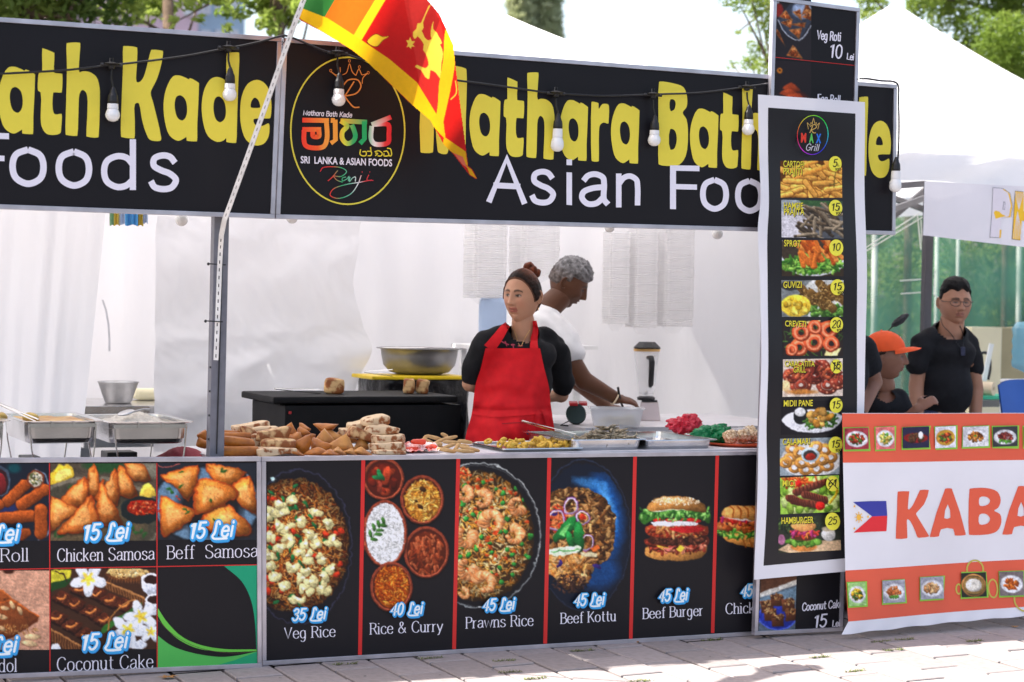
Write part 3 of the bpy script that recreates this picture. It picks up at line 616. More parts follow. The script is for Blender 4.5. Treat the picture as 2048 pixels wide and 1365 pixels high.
def pic_coconut():
    c = ZC(ZB0, 305, 680, 942, 1170, (64, 40, 28), 7)
    c.poly([(305, 690), (430, 690), (420, 740), (305, 800)], (206, 196, 60), soft=4); c.poly([(305, 770), (430, 740), (400, 790), (305, 820)], (30, 66, 30), soft=4); c.line([(330, 700), (380, 720), (400, 760)], 7, (52, 30, 24), smooth=4)
    c.ell(770, 715, 140, 44, (96, 56, 32)); c.blobs(60, 765, 700, 120, 32, 14, [(236, 208, 146), (246, 226, 176)])
    for _ in range(26): x, y = c.inell(765, 705, 115, 34); c.ring(x, y, 16, 9, 5, (228, 188, 116), sh=.3)
    for i in range(16): c.line([(650+i*17, 765+i*.2), (655+i*16.5, 730)], 6, (140, 88, 50), al=.7)
    for i in range(30): 
        x = 630+i*8.2; y = 765+i*3.4; c.cap(x, y, x+6, y+40, 6, (150, 100, 60) if i % 2 else (90, 54, 30), sh=.3)
    c.line([(625, 760), (760, 815), (875, 868)], 12, (176, 122, 74), smooth=4, sh=.3)
    for i in range(26):
        x = 305+i*8; y = 1050+i*4.2; c.cap(x, y, x+4, y+70, 6, (140, 92, 54) if i % 2 else (84, 48, 28), sh=.3)
    c.line([(305, 1045), (420, 1110), (500, 1160)], 11, (170, 116, 70), smooth=4, sh=.3)
    cakes = [(480, 805), (575, 830), (660, 870), (370, 855), (450, 895), (745, 900), (545, 940), (340, 975), (430, 1025), (625, 990), (520, 1075)]
    for (x, y) in cakes:
        P = [(x-62, y+2), (x-6, y-38), (x+66, y-8), (x+20, y+42)]; c.poly([(p[0], p[1]+20) for p in P], (34, 16, 12), soft=4)
        P = [(x+(p[0]-x)*1.1, y+(p[1]-y)*1.1) for p in P]; c.poly(P, (80, 36, 22), soft=3, sh=.35); c.grains(110, x, y, 50, 30, 7, 4, [(96, 46, 30), (52, 24, 16), (124, 66, 44)], sh=.2)
        c.line([(x-28, y+4), (x-4, y+12), (x+24, y-4), (x+26, y-12)], 12, (206, 124, 66), smooth=4, sh=.4)
    for (x, y) in [(905, 760), (925, 880)]:
        c.ell(x, y+20, 56, 62, (214, 218, 228), sh=.2); c.ell(x, y-14, 56, 34, (236, 238, 244)); c.ell(x+4, y-10, 46, 26, (44, 20, 18))
    c.poly([(600, 1080), (620, 1030), (850, 885), (846, 905), (640, 1060)], (54, 110, 44), soft=3); c.line([(650, 1060), (660, 990), (740, 900), (810, 875), (822, 900)], 8, (176, 120, 66), smooth=5, sh=.3)
    flower(c, 530, 745, 105, .3); flower(c, 770, 1050, 105, .1); flower(c, 845, 970, 98, .6); flower(c, 905, 1060, 74, 1.0)
    c.ell(335, 1160, 30, 30, (224, 226, 232), sh=.2); c.ell(820, 1140, 60, 26, (220, 222, 228), soft=5)
    c.speck(.03, 0.3); return c
OR = [(232, 134, 52), (210, 104, 36), (240, 166, 84), (168, 76, 28), (246, 192, 112)]
def pic_vegrice():
    c = ZC(ZB1, 28, 62, 632, 1275, (27, 25, 29), 11)
    c.ring(240, 600, 330, 475, 5, (60, 62, 84)); c.ell(240, 610, 322, 462, (24, 22, 27)); c.setclip(e=(205, 590, 350, 418))
    c.ell(205, 590, 350, 418, (84, 44, 24), rim=.5, soft=20)
    c.grains(1500, 205, 590, 345, 412, 46, 6.5, OR, dark=.55)
    c.grains(420, 205, 590, 345, 412, 30, 5, [(90, 40, 20), (60, 30, 18), (250, 200, 130)], dark=.5)
    for _ in range(44): x, y = c.inell(205, 590, 320, 380); c.ell(x, y, 24, 10, (40, 112, 62), c.rng.random()*3, sh=.5, rim=.3)
    for _ in range(26): x, y = c.inell(205, 560, 330, 370); c.ell(x, y, 22, 17, (206, 62, 34), c.rng.random()*3, sh=.5, rim=.3)
    for (x, y) in [(200, 315), (85, 390), (135, 395), (350, 380), (165, 490), (60, 530), (340, 540), (185, 560), (300, 660), (130, 610), (400, 680), (300, 745), (95, 780), (390, 790), (280, 865), (60, 720), (240, 640), (310, 520), (50, 410), (355, 590), (210, 730), (270, 800), (110, 470), (250, 440), (420, 460), (150, 850), (380, 860), (330, 820), (60, 650), (460, 560), (450, 740), (240, 930), (120, 330), (290, 590)]:
        for _ in range(3): c.ell(x+c.rng.normal()*16, y+c.rng.normal()*14, 27+10*c.rng.random(), 20, (238, 224, 158), c.rng.random()*3, sh=.3, rim=.22, soft=4)
        c.ell(x-4, y-6, 14, 9, (252, 246, 214), soft=6)
    c.setclip(); c.ell(80, 180, 16, 10, (190, 220, 214), soft=6); c.speck(.05, 0.6); return c
def bowl(c, x, y, rx, ry, food):
    c.ell(x, y+8, rx+4, ry+4, (16, 12, 12), soft=10, al=.8); c.ell(x, y, rx, ry, (128, 58, 40), sh=.3); c.ell(x, y, rx-9, ry-9, (168, 84, 58), sh=-.25); c.ell(x, y, rx-17, ry-17, (74, 30, 22), soft=6); c.ell(x+4, y+6, rx-26, ry-28, food, soft=8, sh=.2)
def pic_curry():
    c = ZC(ZB1, 655, 62, 1218, 1245, (27, 25, 29), 12)
    bowl(c, 765, 180, 128, 132, (88, 30, 20)); c.blobs(26, 765, 185, 80, 80, 26, [(120, 40, 26), (86, 28, 18), (150, 60, 36)]); c.poly([(760, 210), (770, 120), (800, 100), (810, 160), (785, 215)], (170, 66, 40), soft=5, sh=.4, smooth=3); c.poly([(725, 260), (735, 190), (760, 200), (755, 270)], (140, 60, 44), soft=4, sh=.4)
    for (x, y, a) in [(740, 150, 1.3), (725, 172, .1), (752, 165, .8)]: c.ell(x, y, 32, 13, (36, 104, 60), a, sh=.5)
    bowl(c, 1005, 310, 135, 152, (196, 130, 50)); c.grains(420, 1005, 315, 104, 122, 22, 8, [(222, 164, 70), (196, 126, 44), (238, 196, 110), (160, 96, 34)])
    for (x, y, r) in [(1010, 245, 24), (970, 320, 12), (995, 355, 20)]: c.ell(x, y, r, r*.7, (66, 40, 22), .6, sh=.4)
    bowl(c, 1032, 635, 140, 160, (90, 36, 20)); c.setclip(e=(1030, 640, 114, 138)); 
    for _ in range(90): x, y = c.inell(1030, 640, 105, 128); c.cap(x, y, x+c.rng.normal()*24, y+26+c.rng.random()*20, 15, [(140, 64, 36), (112, 46, 26), (172, 92, 58)][c.rng.integers(3)], sh=.5)
    c.setclip(); bowl(c, 775, 520, 138, 208, (236, 236, 232)); c.ell(775, 520, 118, 188, (232, 232, 228), soft=5); c.grains(900, 775, 520, 116, 186, 15, 5.5, [(246, 246, 242), (216, 214, 208), (236, 234, 230)], sh=.3)
    c.line([(770, 440), (735, 490), (695, 550)], 5, (60, 110, 50))
    for (x, y, a) in [(765, 440, 1.2), (765, 470, .2), (735, 460, 1.3), (745, 500, .1), (705, 480, 1.3), (735, 525, .1), (685, 522, 1.4), (708, 556, .1)]: c.ell(x, y, 25, 11, (70, 118, 52), a, sh=.5, rim=.2)
    bowl(c, 815, 850, 132, 155, (176, 84, 26)); c.grains(600, 820, 840, 104, 122, 17, 7, [(206, 106, 30), (170, 70, 20), (230, 150, 60), (140, 52, 16)])
    c.speck(.04, 0.16); return c
def prawn(c, x, y, r, a0=0.0, tail=True):
    pts = [(x+math.cos(a0+t)*r*.62, y+math.sin(a0+t)*r*.66) for t in np.linspace(-2.3, 2.0, 12)]
    for i, p in enumerate(pts):
        w = r*(.50-.022*i); c.ell(p[0], p[1], w, w*.86, (240, 150, 88) if i % 2 else (250, 176, 116), sh=.35, rim=.28, soft=4); c.ell(p[0]-w*.2, p[1]-w*.3, w*.4, w*.3, (255, 214, 170), al=.7, soft=5)
    if tail: p = pts[-1]; c.poly([(p[0]-8, p[1]), (p[0]+14, p[1]+2), (p[0]-2, p[1]+34), (p[0]-22, p[1]+26)], (222, 78, 36), soft=4)
def pic_prawns():
    c = ZC(ZB1, 1220, 60, 1795, 1220, (27, 25, 29), 13)
    c.ring(1355, 530, 385, 448, 6, (186, 190, 186)); c.ring(1355, 535, 380, 440, 4, (90, 92, 92)); c.setclip(e=(1355, 535, 345, 408)); c.ell(1355, 535, 345, 408, (78, 52, 28), soft=12, rim=.4)
    c.grains(1500, 1350, 530, 330, 390, 30, 8, [(244, 190, 112), (226, 150, 72), (250, 222, 160), (196, 118, 48), (236, 158, 60)], dark=.4)
    for _ in range(60): x, y = c.inell(1400, 500, 280, 330); c.ell(x, y, 12, 10, (186, 74, 34), sh=.4)
    for _ in range(34): x, y = c.inell(1400, 500, 290, 350); c.ell(x, y, 15, 15, (58, 140, 60), sh=.6, rim=.35)
    for (x, y, r, a) in [(1275, 275, 54, 1.0), (1385, 305, 62, .4), (1595, 345, 62, 3.0), (1440, 450, 84, -1.0), (1275, 540, 74, 2.0), (1578, 525, 66, .8), (1285, 740, 74, 2.4), (1390, 825, 76, -.3), (1262, 890, 40, 1)]: prawn(c, x, y, r, a, tail=(x == 1440))
    for (x, y) in [(1510, 270), (1505, 330), (1258, 340), (1325, 400), (1280, 432), (1375, 545), (1292, 652), (1340, 620), (1500, 825), (1665, 668), (1680, 535)]: c.ell(x, y, 17, 17, (66, 152, 66), sh=.6, rim=.35)
    c.setclip(); c.grains(30, 1270, 150, 40, 40, 24, 10, [(226, 120, 60), (240, 190, 120), (190, 60, 30)]); c.speck(.05, 0.45); return c
def pic_kottu():
    c = ZC(ZB2, 66, 70, 580, 1230, (27, 25, 29), 14)
    c.ring(270, 560, 290, 466, 4, (52, 66, 92)); c.ell(270, 570, 282, 455, (22, 28, 42), soft=6); c.setclip(e=(270, 570, 282, 455))
    c.ell(400, 440, 110, 260, (32, 92, 160), a=-.12, soft=60, al=.9); c.ell(420, 380, 34, 150, (96, 170, 228), a=-.28, soft=34, al=.8); c.ell(310, 240, 110, 30, (70, 140, 200), a=.2, soft=26, al=.7); c.ell(380, 800, 120, 90, (30, 78, 134), a=-.6, soft=60, al=.8)
    c.setclip([(66, 290), (150, 265), (300, 270), (400, 330), (470, 440), (460, 640), (420, 720), (340, 760), (300, 860), (160, 900), (66, 800)])
    c.poly([(66, 250), (500, 250), (500, 900), (66, 900)], (78, 50, 28)); c.grains(700, 230, 560, 260, 320, 46, 16, [(150, 98, 50), (110, 68, 36), (190, 138, 84), (70, 42, 26), (208, 160, 100)], dark=.3)
    c.grains(200, 170, 760, 130, 90, 30, 14, [(214, 150, 82), (230, 180, 120), (180, 110, 50)]); c.clip = None
    c.grains(160, 190, 860, 110, 60, 12, 8, [(40, 26, 24), (62, 40, 34), (90, 60, 46)])
    for (x, y) in [(120, 740), (350, 755), (100, 430), (150, 480)]: c.ell(x, y, 30, 12, (58, 42, 110), c.rng.random()*3, sh=.5)
    c.grains(60, 110, 460, 60, 80, 30, 10, [(206, 70, 40), (230, 120, 70)]); 
    for (x, y, rx, ry) in [(100, 470, 50, 60), (190, 380, 40, 50), (265, 450, 40, 36), (290, 610, 36, 46)]: c.ring(x, y, rx, ry, 9, (222, 206, 222), .4, sh=.3); c.ring(x, y, rx+6, ry+5, 4, (130, 60, 140), .4)
    c.ell(262, 450, 20, 18, (206, 60, 36), sh=.4)
    for P in [[(80, 580), (130, 500), (215, 440), (220, 500), (150, 580), (90, 600)], [(215, 490), (255, 480), (262, 660), (225, 665)], [(160, 540), (200, 560), (215, 630), (180, 630)]]:
        c.poly(P, (40, 130, 62), soft=4, sh=.5, smooth=3, rim=.3)
    c.poly([(120, 560), (150, 510), (190, 490), (150, 560)], (120, 200, 110), soft=6, smooth=3)
    c.poly([(66, 650), (250, 635), (240, 665), (66, 690)], (226, 236, 206), soft=5, smooth=3); c.line([(70, 668), (240, 650)], 7, (70, 160, 70)); c.poly([(250, 665), (350, 670), (350, 695), (250, 690)], (214, 200, 160), soft=5); c.poly([(310, 640), (370, 615), (375, 640), (330, 665)], (222, 110, 50), soft=4)
    c.speck(.045, 0.5); return c
def pic_burger():
    c = ZC(ZB2, 602, 70, 1090, 1210, (27, 25, 29), 15)
    c.poly([(655, 640), (1028, 620), (1030, 670), (990, 705), (840, 722), (700, 705), (655, 680)], (214, 148, 78), soft=3, smooth=4, sh=.5, rim=.25)
    c.poly([(645, 590), (760, 580), (1040, 570), (1050, 600), (1010, 650), (850, 668), (700, 655)], (104, 42, 30), soft=3, smooth=4, sh=.3)
    c.grains(140, 845, 620, 190, 36, 44, 16, [(140, 54, 40), (190, 80, 60), (90, 36, 24), (222, 140, 110)])
    c.poly([(720, 625), (790, 640), (830, 650), (760, 655)], (246, 196, 60), soft=4); c.poly([(845, 650), (870, 620), (898, 640), (868, 668)], (250, 206, 70), soft=3); c.poly([(740, 640), (800, 645), (840, 625), (800, 665)], (226, 120, 110), soft=4)
    c.poly([(690, 560), (1020, 555), (1025, 600), (850, 625), (680, 600)], (66, 32, 24), soft=4, smooth=3, sh=.3); c.grains(150, 855, 590, 160, 24, 18, 8, [(92, 48, 36), (50, 26, 20), (120, 70, 50)])
    c.poly([(655, 510), (760, 500), (1040, 505), (1035, 560), (960, 560), (880, 575), (700, 570), (655, 545)], (150, 62, 38), soft=3, smooth=3, sh=.4)
    c.grains(150, 850, 538, 180, 28, 34, 14, [(206, 130, 70), (170, 60, 40), (120, 44, 30), (226, 170, 110)]); c.poly([(800, 520), (960, 505), (1030, 520), (960, 545), (860, 540)], (186, 40, 42), soft=5, smooth=3, sh=.4)
    for (x, rx) in [(740, 40), (940, 60), (850, 70)]: c.ell(x, 470, rx, 16, (206, 44, 36), sh=.5)
    c.poly([(690, 485), (850, 475), (980, 485), (970, 500), (850, 503), (700, 500)], (240, 238, 236), soft=3, smooth=3, sh=.2)
    c.poly([(612, 435), (660, 405), (850, 400), (1040, 412), (1062, 440), (1045, 490), (1000, 455), (960, 460), (900, 440), (860, 475), (820, 440), (770, 460), (720, 455), (680, 480), (640, 495)], (70, 130, 52), soft=3, smooth=3, sh=.3, rim=.25)
    for _ in range(90): x = 625+c.rng.random()*420; c.ell(x, 430+c.rng.normal()*18, 16, 6, [(110, 170, 76), (44, 92, 38), (150, 200, 110)][c.rng.integers(3)], c.rng.random()*3, soft=4, sh=.4)
    c.poly([(680, 400), (1025, 395), (1020, 412), (850, 405), (700, 415)], (246, 240, 220), soft=4, smooth=3)
    c.poly([(665, 405), (680, 360), (740, 328), (840, 316), (950, 332), (1015, 370), (1030, 415), (850, 402)], (214, 148, 78), soft=3, smooth=4, sh=.55, rim=.3); c.ell(820, 345, 110, 18, (240, 192, 128), soft=16, al=.8)
    for _ in range(130): x, y = c.inell(845, 350, 150, 28); c.ell(x, y, 4.5, 2.6, (250, 236, 206), c.rng.random()*3)
    c.speck(.03, 0.28); return c
def pic_sandwich():
    c = ZC(ZB2, 1110, 70, 1420, 1180, (27, 25, 29), 16)
    c.poly([(1108, 530), (1150, 590), (1250, 625), (1350, 640), (1420, 640), (1420, 560), (1200, 520)], (222, 150, 76), soft=3, smooth=4, sh=.4, rim=.2)
    for x in (1260, 1300, 1340): c.line([(x, 590), (x+14, 636)], 9, (150, 82, 36))
    c.grains(160, 1240, 545, 140, 34, 22, 10, [(90, 160, 60), (150, 200, 90), (50, 110, 40)]); c.blobs(60, 1250, 500, 150, 30, 22, [(222, 120, 60), (236, 150, 84), (180, 80, 40)])
    c.grains(60, 1240, 462, 110, 16, 30, 14, [(206, 44, 40), (226, 80, 60), (150, 40, 90)]); c.poly([(1140, 450), (1240, 470), (1420, 480), (1420, 450), (1200, 430)], (232, 220, 206), soft=4)
    c.poly([(1130, 440), (1140, 400), (1180, 380), (1260, 380), (1420, 395), (1420, 475), (1260, 460)], (232, 166, 92), soft=3, smooth=4, sh=.45, rim=.2)
    for x in (1180, 1225, 1270, 1315): c.line([(x, 384), (x+20, 405), (x+18, 450)], 9, (160, 84, 36), smooth=3)
    c.speck(.03); return c
# ---- left board
tb = T('menu_board', 'low framed board left of the post with samosa, coconut cake and dodol pictures', 'menu board', root_at(260, 1340, -.03), 'picture menu boards along the counter front')
sf = flat(-.03); board_panel([(-60, 917), (521, 914), (523, 1335), (-60, 1360)], -.029, tb); frame([(-60, 917), (521, 914), (523, 1335), (-60, 1360)], -.03, .0165, .03, tb)
PA, PB = (-20, 0, 0), None
sheet(pic_rolls(), sf, zq(ZB0, -60, 52, 293, 515), 'picture', tb); sheet(pic_samosa1(), sf, zq(ZB0, 303, 52, 937, 515), 'picture', tb); sheet(pic_samosa2(), sf, zq(ZB0, 947, 50, 1543, 510), 'picture', tb)
sheet(pic_dodol(), sf, zq(ZB0, -60, 695, 296, 1170), 'picture', tb); sheet(pic_coconut(), sf, zq(ZB0, 306, 684, 938, 1166), 'picture', tb)
pl = PL(flat(-.0305)); z = lambda *p: zz(p, ZB0)
sm0 = lambda *p: [(q.x, q.y) for q in catmull([Vector(v) for v in z(*p)], 6)]
pl.poly(z((1345, 668), (1541, 664), (1541, 1165))+sm0((1538, 1165), (1530, 1010), (1505, 870), (1450, 760), (1345, 668)), ink(20, 150, 108))
sm_ = lambda *p: [(q.x, q.y) for q in catmull([Vector(v) for v in z(*p)], 6)]
pl.poly(sm_((947, 1085), (1020, 1140), (1120, 1180), (1300, 1212), (1400, 1208), (1542, 1180))+z((1542, 1268), (947, 1278)), ink(78, 176, 80), 0)
pl.poly(z((1280, 1268), (1400, 1235), (1542, 1182), (1542, 1266)), ink(30, 150, 100)); pl.poly(sm_((947, 920), (1000, 1000), (1090, 1090), (1200, 1140), (1340, 1165), (1541, 1168))+sm_((1541, 1178), (1340, 1182), (1180, 1160), (1060, 1100), (980, 1020), (947, 965)), ink(100, 190, 66))
pl.line(z((947, 990), (1040, 1080), (1200, 1160), (1400, 1190), (1541, 1178)), 1, ink(80, 70, 50), smooth=4)
for a, b in (((297, 50), (300, 1300)), ((941, 50), (943, 1282)), ((-60, 690), (300, 683)), ((300, 683), (1543, 660))): pl.line(z(a, b), 1.8, red)
L = lambda t, a, b, cap, w=2.4: stext(pl, t, *z(a, b), cap, w, wht, 'serif')
L('Chicken Samosa', (342, 640), (928, 628), 25); L('Beff  Samosa', (1000, 625), (1548, 612), 26); L('Coconut Cake', (340, 1298), (920, 1278), 27); L('Roll', (0, 642), (172, 638), 26); L('dol', (-10, 1303), (102, 1300), 26)
price(pl, '15 Lei', *z((492, 512), (765, 500)), 30); price(pl, '15 Lei', *z((1130, 502), (1395, 488)), 30); price(pl, '15 Lei', *z((480, 1172), (760, 1156)), 30); price(pl, '15 Lei', *z((-180, 522), (105, 512)), 30); price(pl, '15 Lei', *z((-190, 1192), (95, 1182)), 30)
pl.build('lettering', tb)
# ---- right board
tb = T('menu_board', 'long framed board under the food display with rice, curry and burger pictures', 'menu board', root_at(1000, 1300, 0), 'picture menu boards along the counter front')
Q = [(523, 914.5), (1560, 902), (1554, 1268), (524, 1331)]
sf = flat(0); board_panel(Q, .001, tb); frame(Q, 0, .0165, .03, tb)
def pq(x0t, x0b, x1t, x1b, T_, yt0, yt1, yb0, yb1): return zz([(x0t, yt0), (x1t, yt1), (x1b, yb1), (x0b, yb0)], T_)
sheet(pic_vegrice(), sf, pq(48, 30, 628, 608, ZB1, 64, 62, 1298, 1274), 'picture', tb); sheet(pic_curry(), sf, pq(655, 632, 1217, 1193, ZB1, 62, 58, 1270, 1240), 'picture', tb); sheet(pic_prawns(), sf, pq(1242, 1216, 1782, 1758, ZB1, 58, 50, 1238, 1210), 'picture', tb)
sheet(pic_kottu(), sf, pq(68, 42, 578, 552, ZB2, 78, 72, 1236, 1204), 'picture', tb); sheet(pic_burger(), sf, pq(600, 574, 1090, 1060, ZB2, 72, 68, 1202, 1168), 'picture', tb); sheet(pic_sandwich(), sf, pq(1112, 1080, 1400, 1370, ZB2, 66, 62, 1166, 1145), 'picture', tb)
pl = PL(flat(-.0006)); z = lambda *p: zz(p, ZB1)
for xt, xb in ((641, 620), (1230, 1204), (1795, 1769)): 
    yt = 63-(xt-641)*.012; yb = 1272-(xb-620)*.0608; pl.line(z((xt, yt), (xb, yb)), 7.6, red)
pl.line(zz(((590, 72), (563, 1203)), ZB2), 7.2, red); pl.line(zz(((1100, 66), (1071, 1168)), ZB2), 6.8, red)
L('Veg Rice', (150, 1172), (468, 1158), 22); L('Rice & Curry', (680, 1145), (1135, 1125), 22); L('Prawns Rice', (1275, 1108), (1696, 1090), 22)
z = lambda *p: zz(p, ZB2); L('Beef Kottu', (126, 1110), (472, 1092), 21); L('Beef Burger', (636, 1080), (1012, 1058), 21); L('Chicken Roll', (1150, 1050), (1560, 1030), 21)
for t, a, b, T_ in (('35 Lei', (198, 1060), (405, 1048), ZB1), ('40 Lei', (808, 1026), (1005, 1016), ZB1), ('45 Lei', (1380, 1000), (1575, 988), ZB1), ('45 Lei', (210, 1000), (395, 990), ZB2), ('45 Lei', (736, 972), (912, 962), ZB2), ('45 Lei', (1246, 942), (1420, 930), ZB2)): price(pl, t, *zz((a, b), T_), 22, .7)
pl.build('lettering', tb)
# ---- tall board with rotis and coconut cake
tb = T('menu_board', 'tall narrow framed board standing behind the hanging grill menu, rotis at its top', 'menu board', root_at(1590, 1262, -.075), 'picture menu boards along the counter front')
Q = [(1546, -6), (1719, 17), (1684, 1262), (1508, 1271)]; board_panel(Q, -.074, tb); frame(Q, -.075, .0165, .028, tb)
def roti_tri(c, P, c1=(196, 132, 78), c2=(124, 60, 28)):
    c.poly(P, c1, soft=4, sh=.2, rim=.3); cx = sum(p[0] for p in P)/3; cy = sum(p[1] for p in P)/3; c.setclip([(cx+(p[0]-cx)*.86, cy+(p[1]-cy)*.86) for p in P]); c.blobs(26, cx, cy, 50, 50, 14, [c2, (150, 80, 40), (176, 104, 58)]); c.clip = None
c = ZC(Z3, 584, -40, 800, 345, (38, 34, 38), 31)
c.ell(605, 60, 30, 40, (130, 40, 36), soft=10); c.ell(600, 10, 16, 14, (160, 166, 176)); c.poly([(600, 110), (680, 20), (800, 0), (800, 130), (730, 235), (640, 190)], (58, 62, 74), soft=3); c.line([(602, 115), (650, 195), (725, 236), (800, 150)], 5, (190, 196, 206), smooth=4); c.ell(745, 60, 60, 50, (150, 164, 190), soft=14)
for P in ([(740, 90), (770, 10), (800, 70)], [(610, 100), (650, 60), (690, 120)], [(685, 70), (735, 50), (745, 125)], [(620, 130), (690, 110), (680, 170)], [(670, 140), (770, 130), (760, 165)], [(740, 100), (795, 60), (800, 120)], [(668, 175), (745, 165), (730, 232)], [(588, 190), (600, 165), (648, 275)], [(650, 325), (690, 262), (752, 345)]): roti_tri(c, P)
c.speck(.05); sf = flat(-.075); sheet(c, sf, zq(Z3, 584, -40, 797, 345, 12), 'picture', tb)
c = ZC(Z3, 584, 350, 800, 600, (36, 30, 34), 32); c.ell(614, 412, 16, 16, (180, 110, 40)); c.ell(614, 412, 5, 5, (60, 30, 20)); c.ell(700, 590, 80, 60, (80, 34, 26), soft=20)
for P in ([(630, 520), (682, 480), (735, 530)], [(610, 545), (680, 520), (720, 560)], [(650, 560), (730, 545), (760, 600)]): c.poly(P, (150, 64, 34), soft=8, sh=.4, smooth=3)
c.speck(.05); sheet(c, sf, zq(Z3, 584, 352, 797, 600, 12), 'picture', tb)
c = ZC(ZB2, 1365, 810, 1595, 1160, (90, 100, 110), 33); c.poly([(1365, 930), (1595, 840), (1595, 810), (1365, 810)], (96, 62, 44)); c.line([(1365, 935), (1595, 850)], 30, (206, 200, 190)); c.poly([(1365, 1000), (1365, 950), (1595, 880), (1595, 960)], (110, 134, 150), soft=10)
c.ell(1475, 1060, 120, 90, (44, 58, 150), sh=.2); c.ring(1475, 1062, 116, 84, 6, (90, 110, 210))
for (x, y) in [(1410, 1000), (1470, 960), (1540, 990), (1430, 1050), (1560, 1050), (1475, 1085)]: c.poly([(x-42, y-30), (x+36, y-34), (x+40, y+40), (x-36, y+44)], (92, 52, 34), soft=5, sh=.4); c.grains(50, x, y-16, 36, 20, 9, 6, [(150, 100, 60), (206, 166, 110), (70, 38, 26)])
c.speck(.05); sheet(c, sf, zz([(1368, 812), (1592, 800), (1583, 1146), (1356, 1160)], ZB2), 'picture', tb)
pl = PL(flat(-.0755)); pl.line(zz(((580, 333), (1062, 383)), Z3), 1, red)
W_ = lambda t, a, b, cap, w, T_: stext(pl, t.replace('a', '@') if 0 else t, *zz((a, b), T_), cap, w, wht, slant=.12)
W_('Veg Roti', (830, 228), (968, 240), 17, 2.2, Z3); W_('10', (900, 332), (975, 340), 26, 3, Z3); W_('Lei', (1003, 345), (1044, 350), 12, 1.9, Z3); W_('Egg Roll', (832, 598), (965, 606), 17, 2, Z3)
W_('Coconut Cake', (1625, 1030), (1875, 1008), 15, 2, ZB2); W_('15', (1695, 1134), (1775, 1126), 24, 3.2, ZB2); W_('Lei', (1812, 1128), (1860, 1124), 12, 2, ZB2)
pl.build('lettering', tb)

